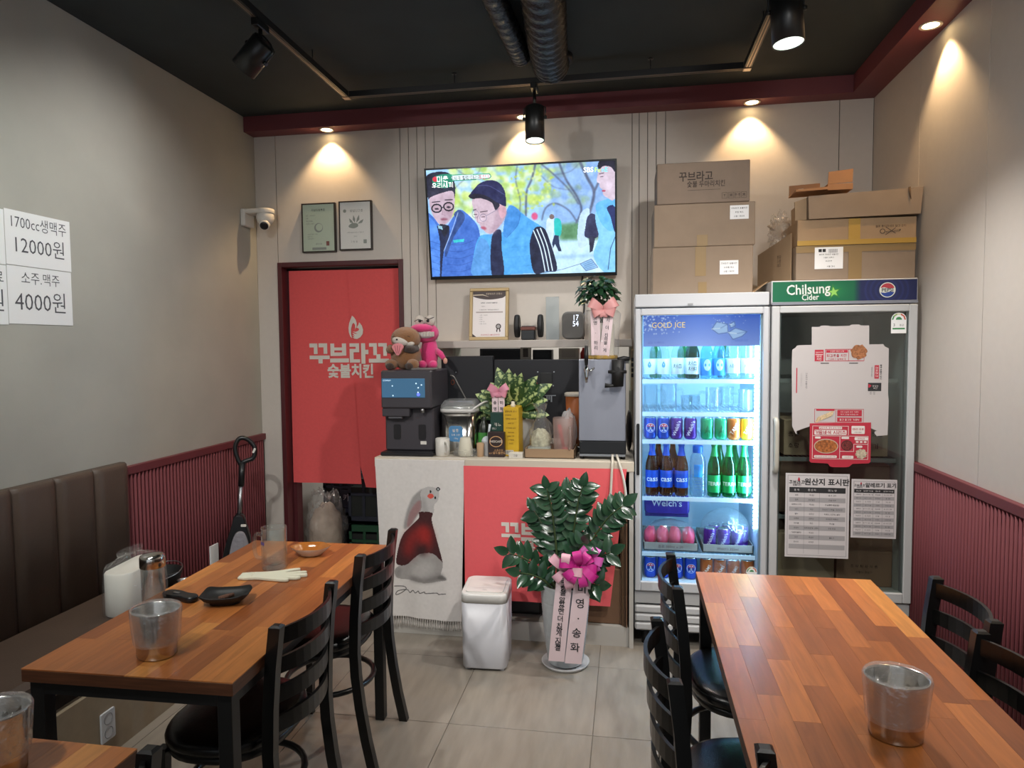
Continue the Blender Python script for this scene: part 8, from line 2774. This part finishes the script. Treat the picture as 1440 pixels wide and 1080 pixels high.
b = MB().tube([(-.045, 3.555, 1.372), (-.080, 3.55, 1.368), (-.112, 3.55, 1.370)], [.010, .008, .013], 12); b.build('regulator_lever', M_blackmatte, bd)
b = MB().tube([(-.095, 3.552, 1.440), (-.048, 3.545, 1.440), (-.002, 3.552, 1.440)], [.008, .012, .008], 10); b.cyl((-.048, 3.54, 1.455), (-.048, 3.53, 1.455), .012, n=14); b.build('clamp', M_blackmatte, bd)
M_hose = mat('hose_white', '#c9c2b4', .4)
tag(MB().tube(catmull([(-.075, 3.590, 1.003), (-.073, 3.545, .992), (-.074, 3.512, .965), (-.080, 3.500, .85), (-.086, 3.498, .76), (-.088, 3.496, .70)], 6, False), .0065, 10).build('beer_hose', M_hose), 'straight white hose hanging from the beer dispenser over the banner', 'hose', 'white hoses of the beer dispenser')
tag(MB().tube(catmull([(-.052, 3.590, 1.003), (-.046, 3.545, .992), (-.034, 3.512, .960), (-.014, 3.500, .88), (-.006, 3.498, .80), (-.022, 3.496, .735), (-.055, 3.494, .705), (-.078, 3.492, .715)], 6, False), .0065, 10).build('beer_hose', M_hose), 'curling white hose hanging from the beer dispenser beside the straight one', 'hose', 'white hoses of the beer dispenser')
# gift plant on the dispenser
gp_ = thing('gift_plant', 'bushy green plant in a wrapped white vase with pink ribbons on the beer dispenser', 'plant', (-.132, 3.70, 1.503))
MB().box(-.196, -.068, 3.645, 3.77, 1.504, 1.695, bev=.008).build('vase', mat('vase_white', '#c9c2b4', .5), gp_)
b = MB()
fw_ = lambda a, z: 1 + .06 * noise.noise(Vector((math.cos(a) * 3, math.sin(a) * 3, z * 12)))
b.lathe([(.085, .002), (.090, .04), (.092, .15), (.100, .24), (.085, .26), (.060, .262)], (-.132, 3.71, 1.503), 36, fn=fw_, cap0=False, cap1=False)
b.build('clear_wrap', M_film, gp_)
b = MB().lathe([(.080, .002), (.084, .006), (.082, .020), (.07, .022)], (-.132, 3.70, 1.503), 24, ex=1.0, ey=.95, fn=lambda a, z: 1 + .06 * math.sin(a * 13), cap0=False)
b.build('gold_straw', mat('gold_straw', '#a8873c', .6, bump=.8, bscale=120.), gp_)
b = MB()
rz = random.Random(21)
lv, lfz = [tuple(v) for v in leaf_mesh(.034, .052, .25, 5, .01).v], leaf_mesh(.034, .052, .25, 5, .01).f
for k in range(170):
    a, e2 = rz.uniform(0, 2 * PI), math.asin(rz.uniform(-.55, 1))
    rr = rz.uniform(.55, 1.)
    p = Vector((-.152 + .095 * rr * math.cos(a) * math.cos(e2), 3.70 + .085 * rr * math.sin(a) * math.cos(e2), 1.855 + .095 * rr * math.sin(e2)))
    d = (Vector((math.cos(a), math.sin(a), rz.uniform(-.9, .3)))).normalized()
    ref = Vector((0, -.3, 1)); nrm = (ref - d * ref.dot(d)).normalized(); xx = d.cross(nrm)
    M = Matrix(((xx.x, d.x, nrm.x, p.x), (xx.y, d.y, nrm.y, p.y), (xx.z, d.z, nrm.z, p.z), (0, 0, 0, 1)))
    b.add([M @ Vector(v) for v in lv], lfz, 0, True)
stuff(b.build('foliage', mat('ivy_leaf', '#23462c', .35, var=.4, vscale=30.), gp_, recalc=False))
for k in range(5):
    MB().tube(catmull([(-.135 + .01 * k, 3.70, 1.69), (-.14 + .01 * (k - 2), 3.70, 1.76), (-.152 + .03 * (k - 2), 3.69, 1.85)], 5, False), .004, 6).build('stem', M_stem, gp_)
b = MB(); ribbon_strip(b, (-.165, 3.632, 1.76), (-.160, 3.632, 1.525), .048, bow_=.004); b.build('ribbon', M_rib, gp_, recalc=False)
b = MB(); ribbon_strip(b, (-.092, 3.630, 1.76), (-.118, 3.630, 1.520), .050, bow_=.006); b.build('ribbon', M_rib, gp_, recalc=False)
b = MB(); vtext(b, '으영 · 하리', (-.165, 3.632, 1.76), (-.160, 3.632, 1.525), .024, .001, .12, .9, .004); b.build('ribbon_lettering', M_ink, gp_, recalc=False)
b = MB(); vtext(b, '고치 더 친하을 게', (-.092, 3.630, 1.76), (-.118, 3.630, 1.520), .022, .001, .1, .92, .006); b.build('ribbon_lettering', M_ink, gp_, recalc=False)
b = MB(); loop_bow(b, (-.122, 3.618, 1.765), 0, .080, .056, 0, 33, BW); b.build('bow', mat('bow_salmon', '#dc9a98', .4), gp_, recalc=False)
# dark bag and small intercom beside the fridge
tag(MB().ball((.012, 3.93, CT + .11), (.018, .08, .12), 18, 12, amp=.15, fr=5, seed=2., zmin=CT + .001).build('black_bag', mat('bag_black', '#25201e', .6)), 'black bag squeezed between the beer dispenser and the lit fridge', 'bag')
ic = thing('intercom', 'cream wall intercom with black buttons beside the beer dispenser', 'intercom', (.045, YB, 1.42))
MB().box(.022, .066, YB - .03, YB - .001, 1.30, 1.55, bev=.006).build('case', mat('intercom_cream', '#b8ab90', .5), ic)
for k in range(4):
    MB().box(.026, .044, YB - .034, YB - .03, 1.38 + k * .032, 1.403 + k * .032, bev=.002).build('button', M_blackpl, ic)

# ------------------------------------------------------------------ kitchen shelf seen through the hatch gap
ks = thing('kitchen_shelf', 'steel kitchen shelf seen through the hatch gap', 'shelf', (-.7, 4.75, 0))
MB().box(-1.30, .1, 4.58, 4.92, 1.455, 1.475).build('shelf_board', M_steel_d, ks)
for x in (-1.28, -.6, .08):
    MB().box(x - .012, x + .012, 4.88, 4.91, 0, 1.455).build('shelf_leg', M_steel_d, ks)
    MB().box(x - .012, x + .012, 4.60, 4.63, 0, 1.455).build('shelf_leg', M_steel_d, ks)
def kbox(name, x0, x1, y0, y1, z0, z1, col, label, cat, part, pc):
    t = thing(name, label, cat, ((x0 + x1) / 2, (y0 + y1) / 2, z0))
    MB().box(x0, x1, y0, y1, z0, z1, bev=.004).build('case', mat('kb_' + col.strip('#'), col, .5), t)
    MB().box(x0 + .02, x1 - .02, y0 - .003, y0, z0 + (z1 - z0) * .25, z1 - .015).build(part, mat('kb_' + pc.strip('#'), pc, .4), t)
kbox('microwave', -1.0, -.70, 4.62, 4.90, 1.476, 1.56, '#3a3d45', 'dark oven in the kitchen behind the left monitor', 'oven', 'front_panel', '#20242c')
kbox('label_printer', -.63, -.50, 4.60, 4.72, 1.476, 1.55, '#1f1f22', 'black printer with orange light seen through the hatch gap', 'printer', 'front_panel', '#101012')
kbox('white_box', -.455, -.32, 4.62, 4.74, 1.476, 1.56, '#c4beb2', 'white box with red knob seen through the hatch gap', 'box', 'front_panel', '#b0a8a0')
tag(MB().lathe([(.02, 0), (.026, .004), (.026, .05), (.014, .07), (.012, .085), (.001, .086)], (-.285, 4.64, 1.476), 20).build('red_bottle', mat('bottle_red', '#b02a28', .4)), 'small red bottle seen through the hatch gap beside the tap', 'bottle')
kbox('framed_card', -.715, -.64, 4.60, 4.62, 1.476, 1.575, '#c8c4bc', 'white framed card seen through the hatch gap', 'frame', 'card', '#4a4038')
MB  # end of objects
bpy.data.objects.remove(TOB)
bpy.data.curves.remove(TCU)
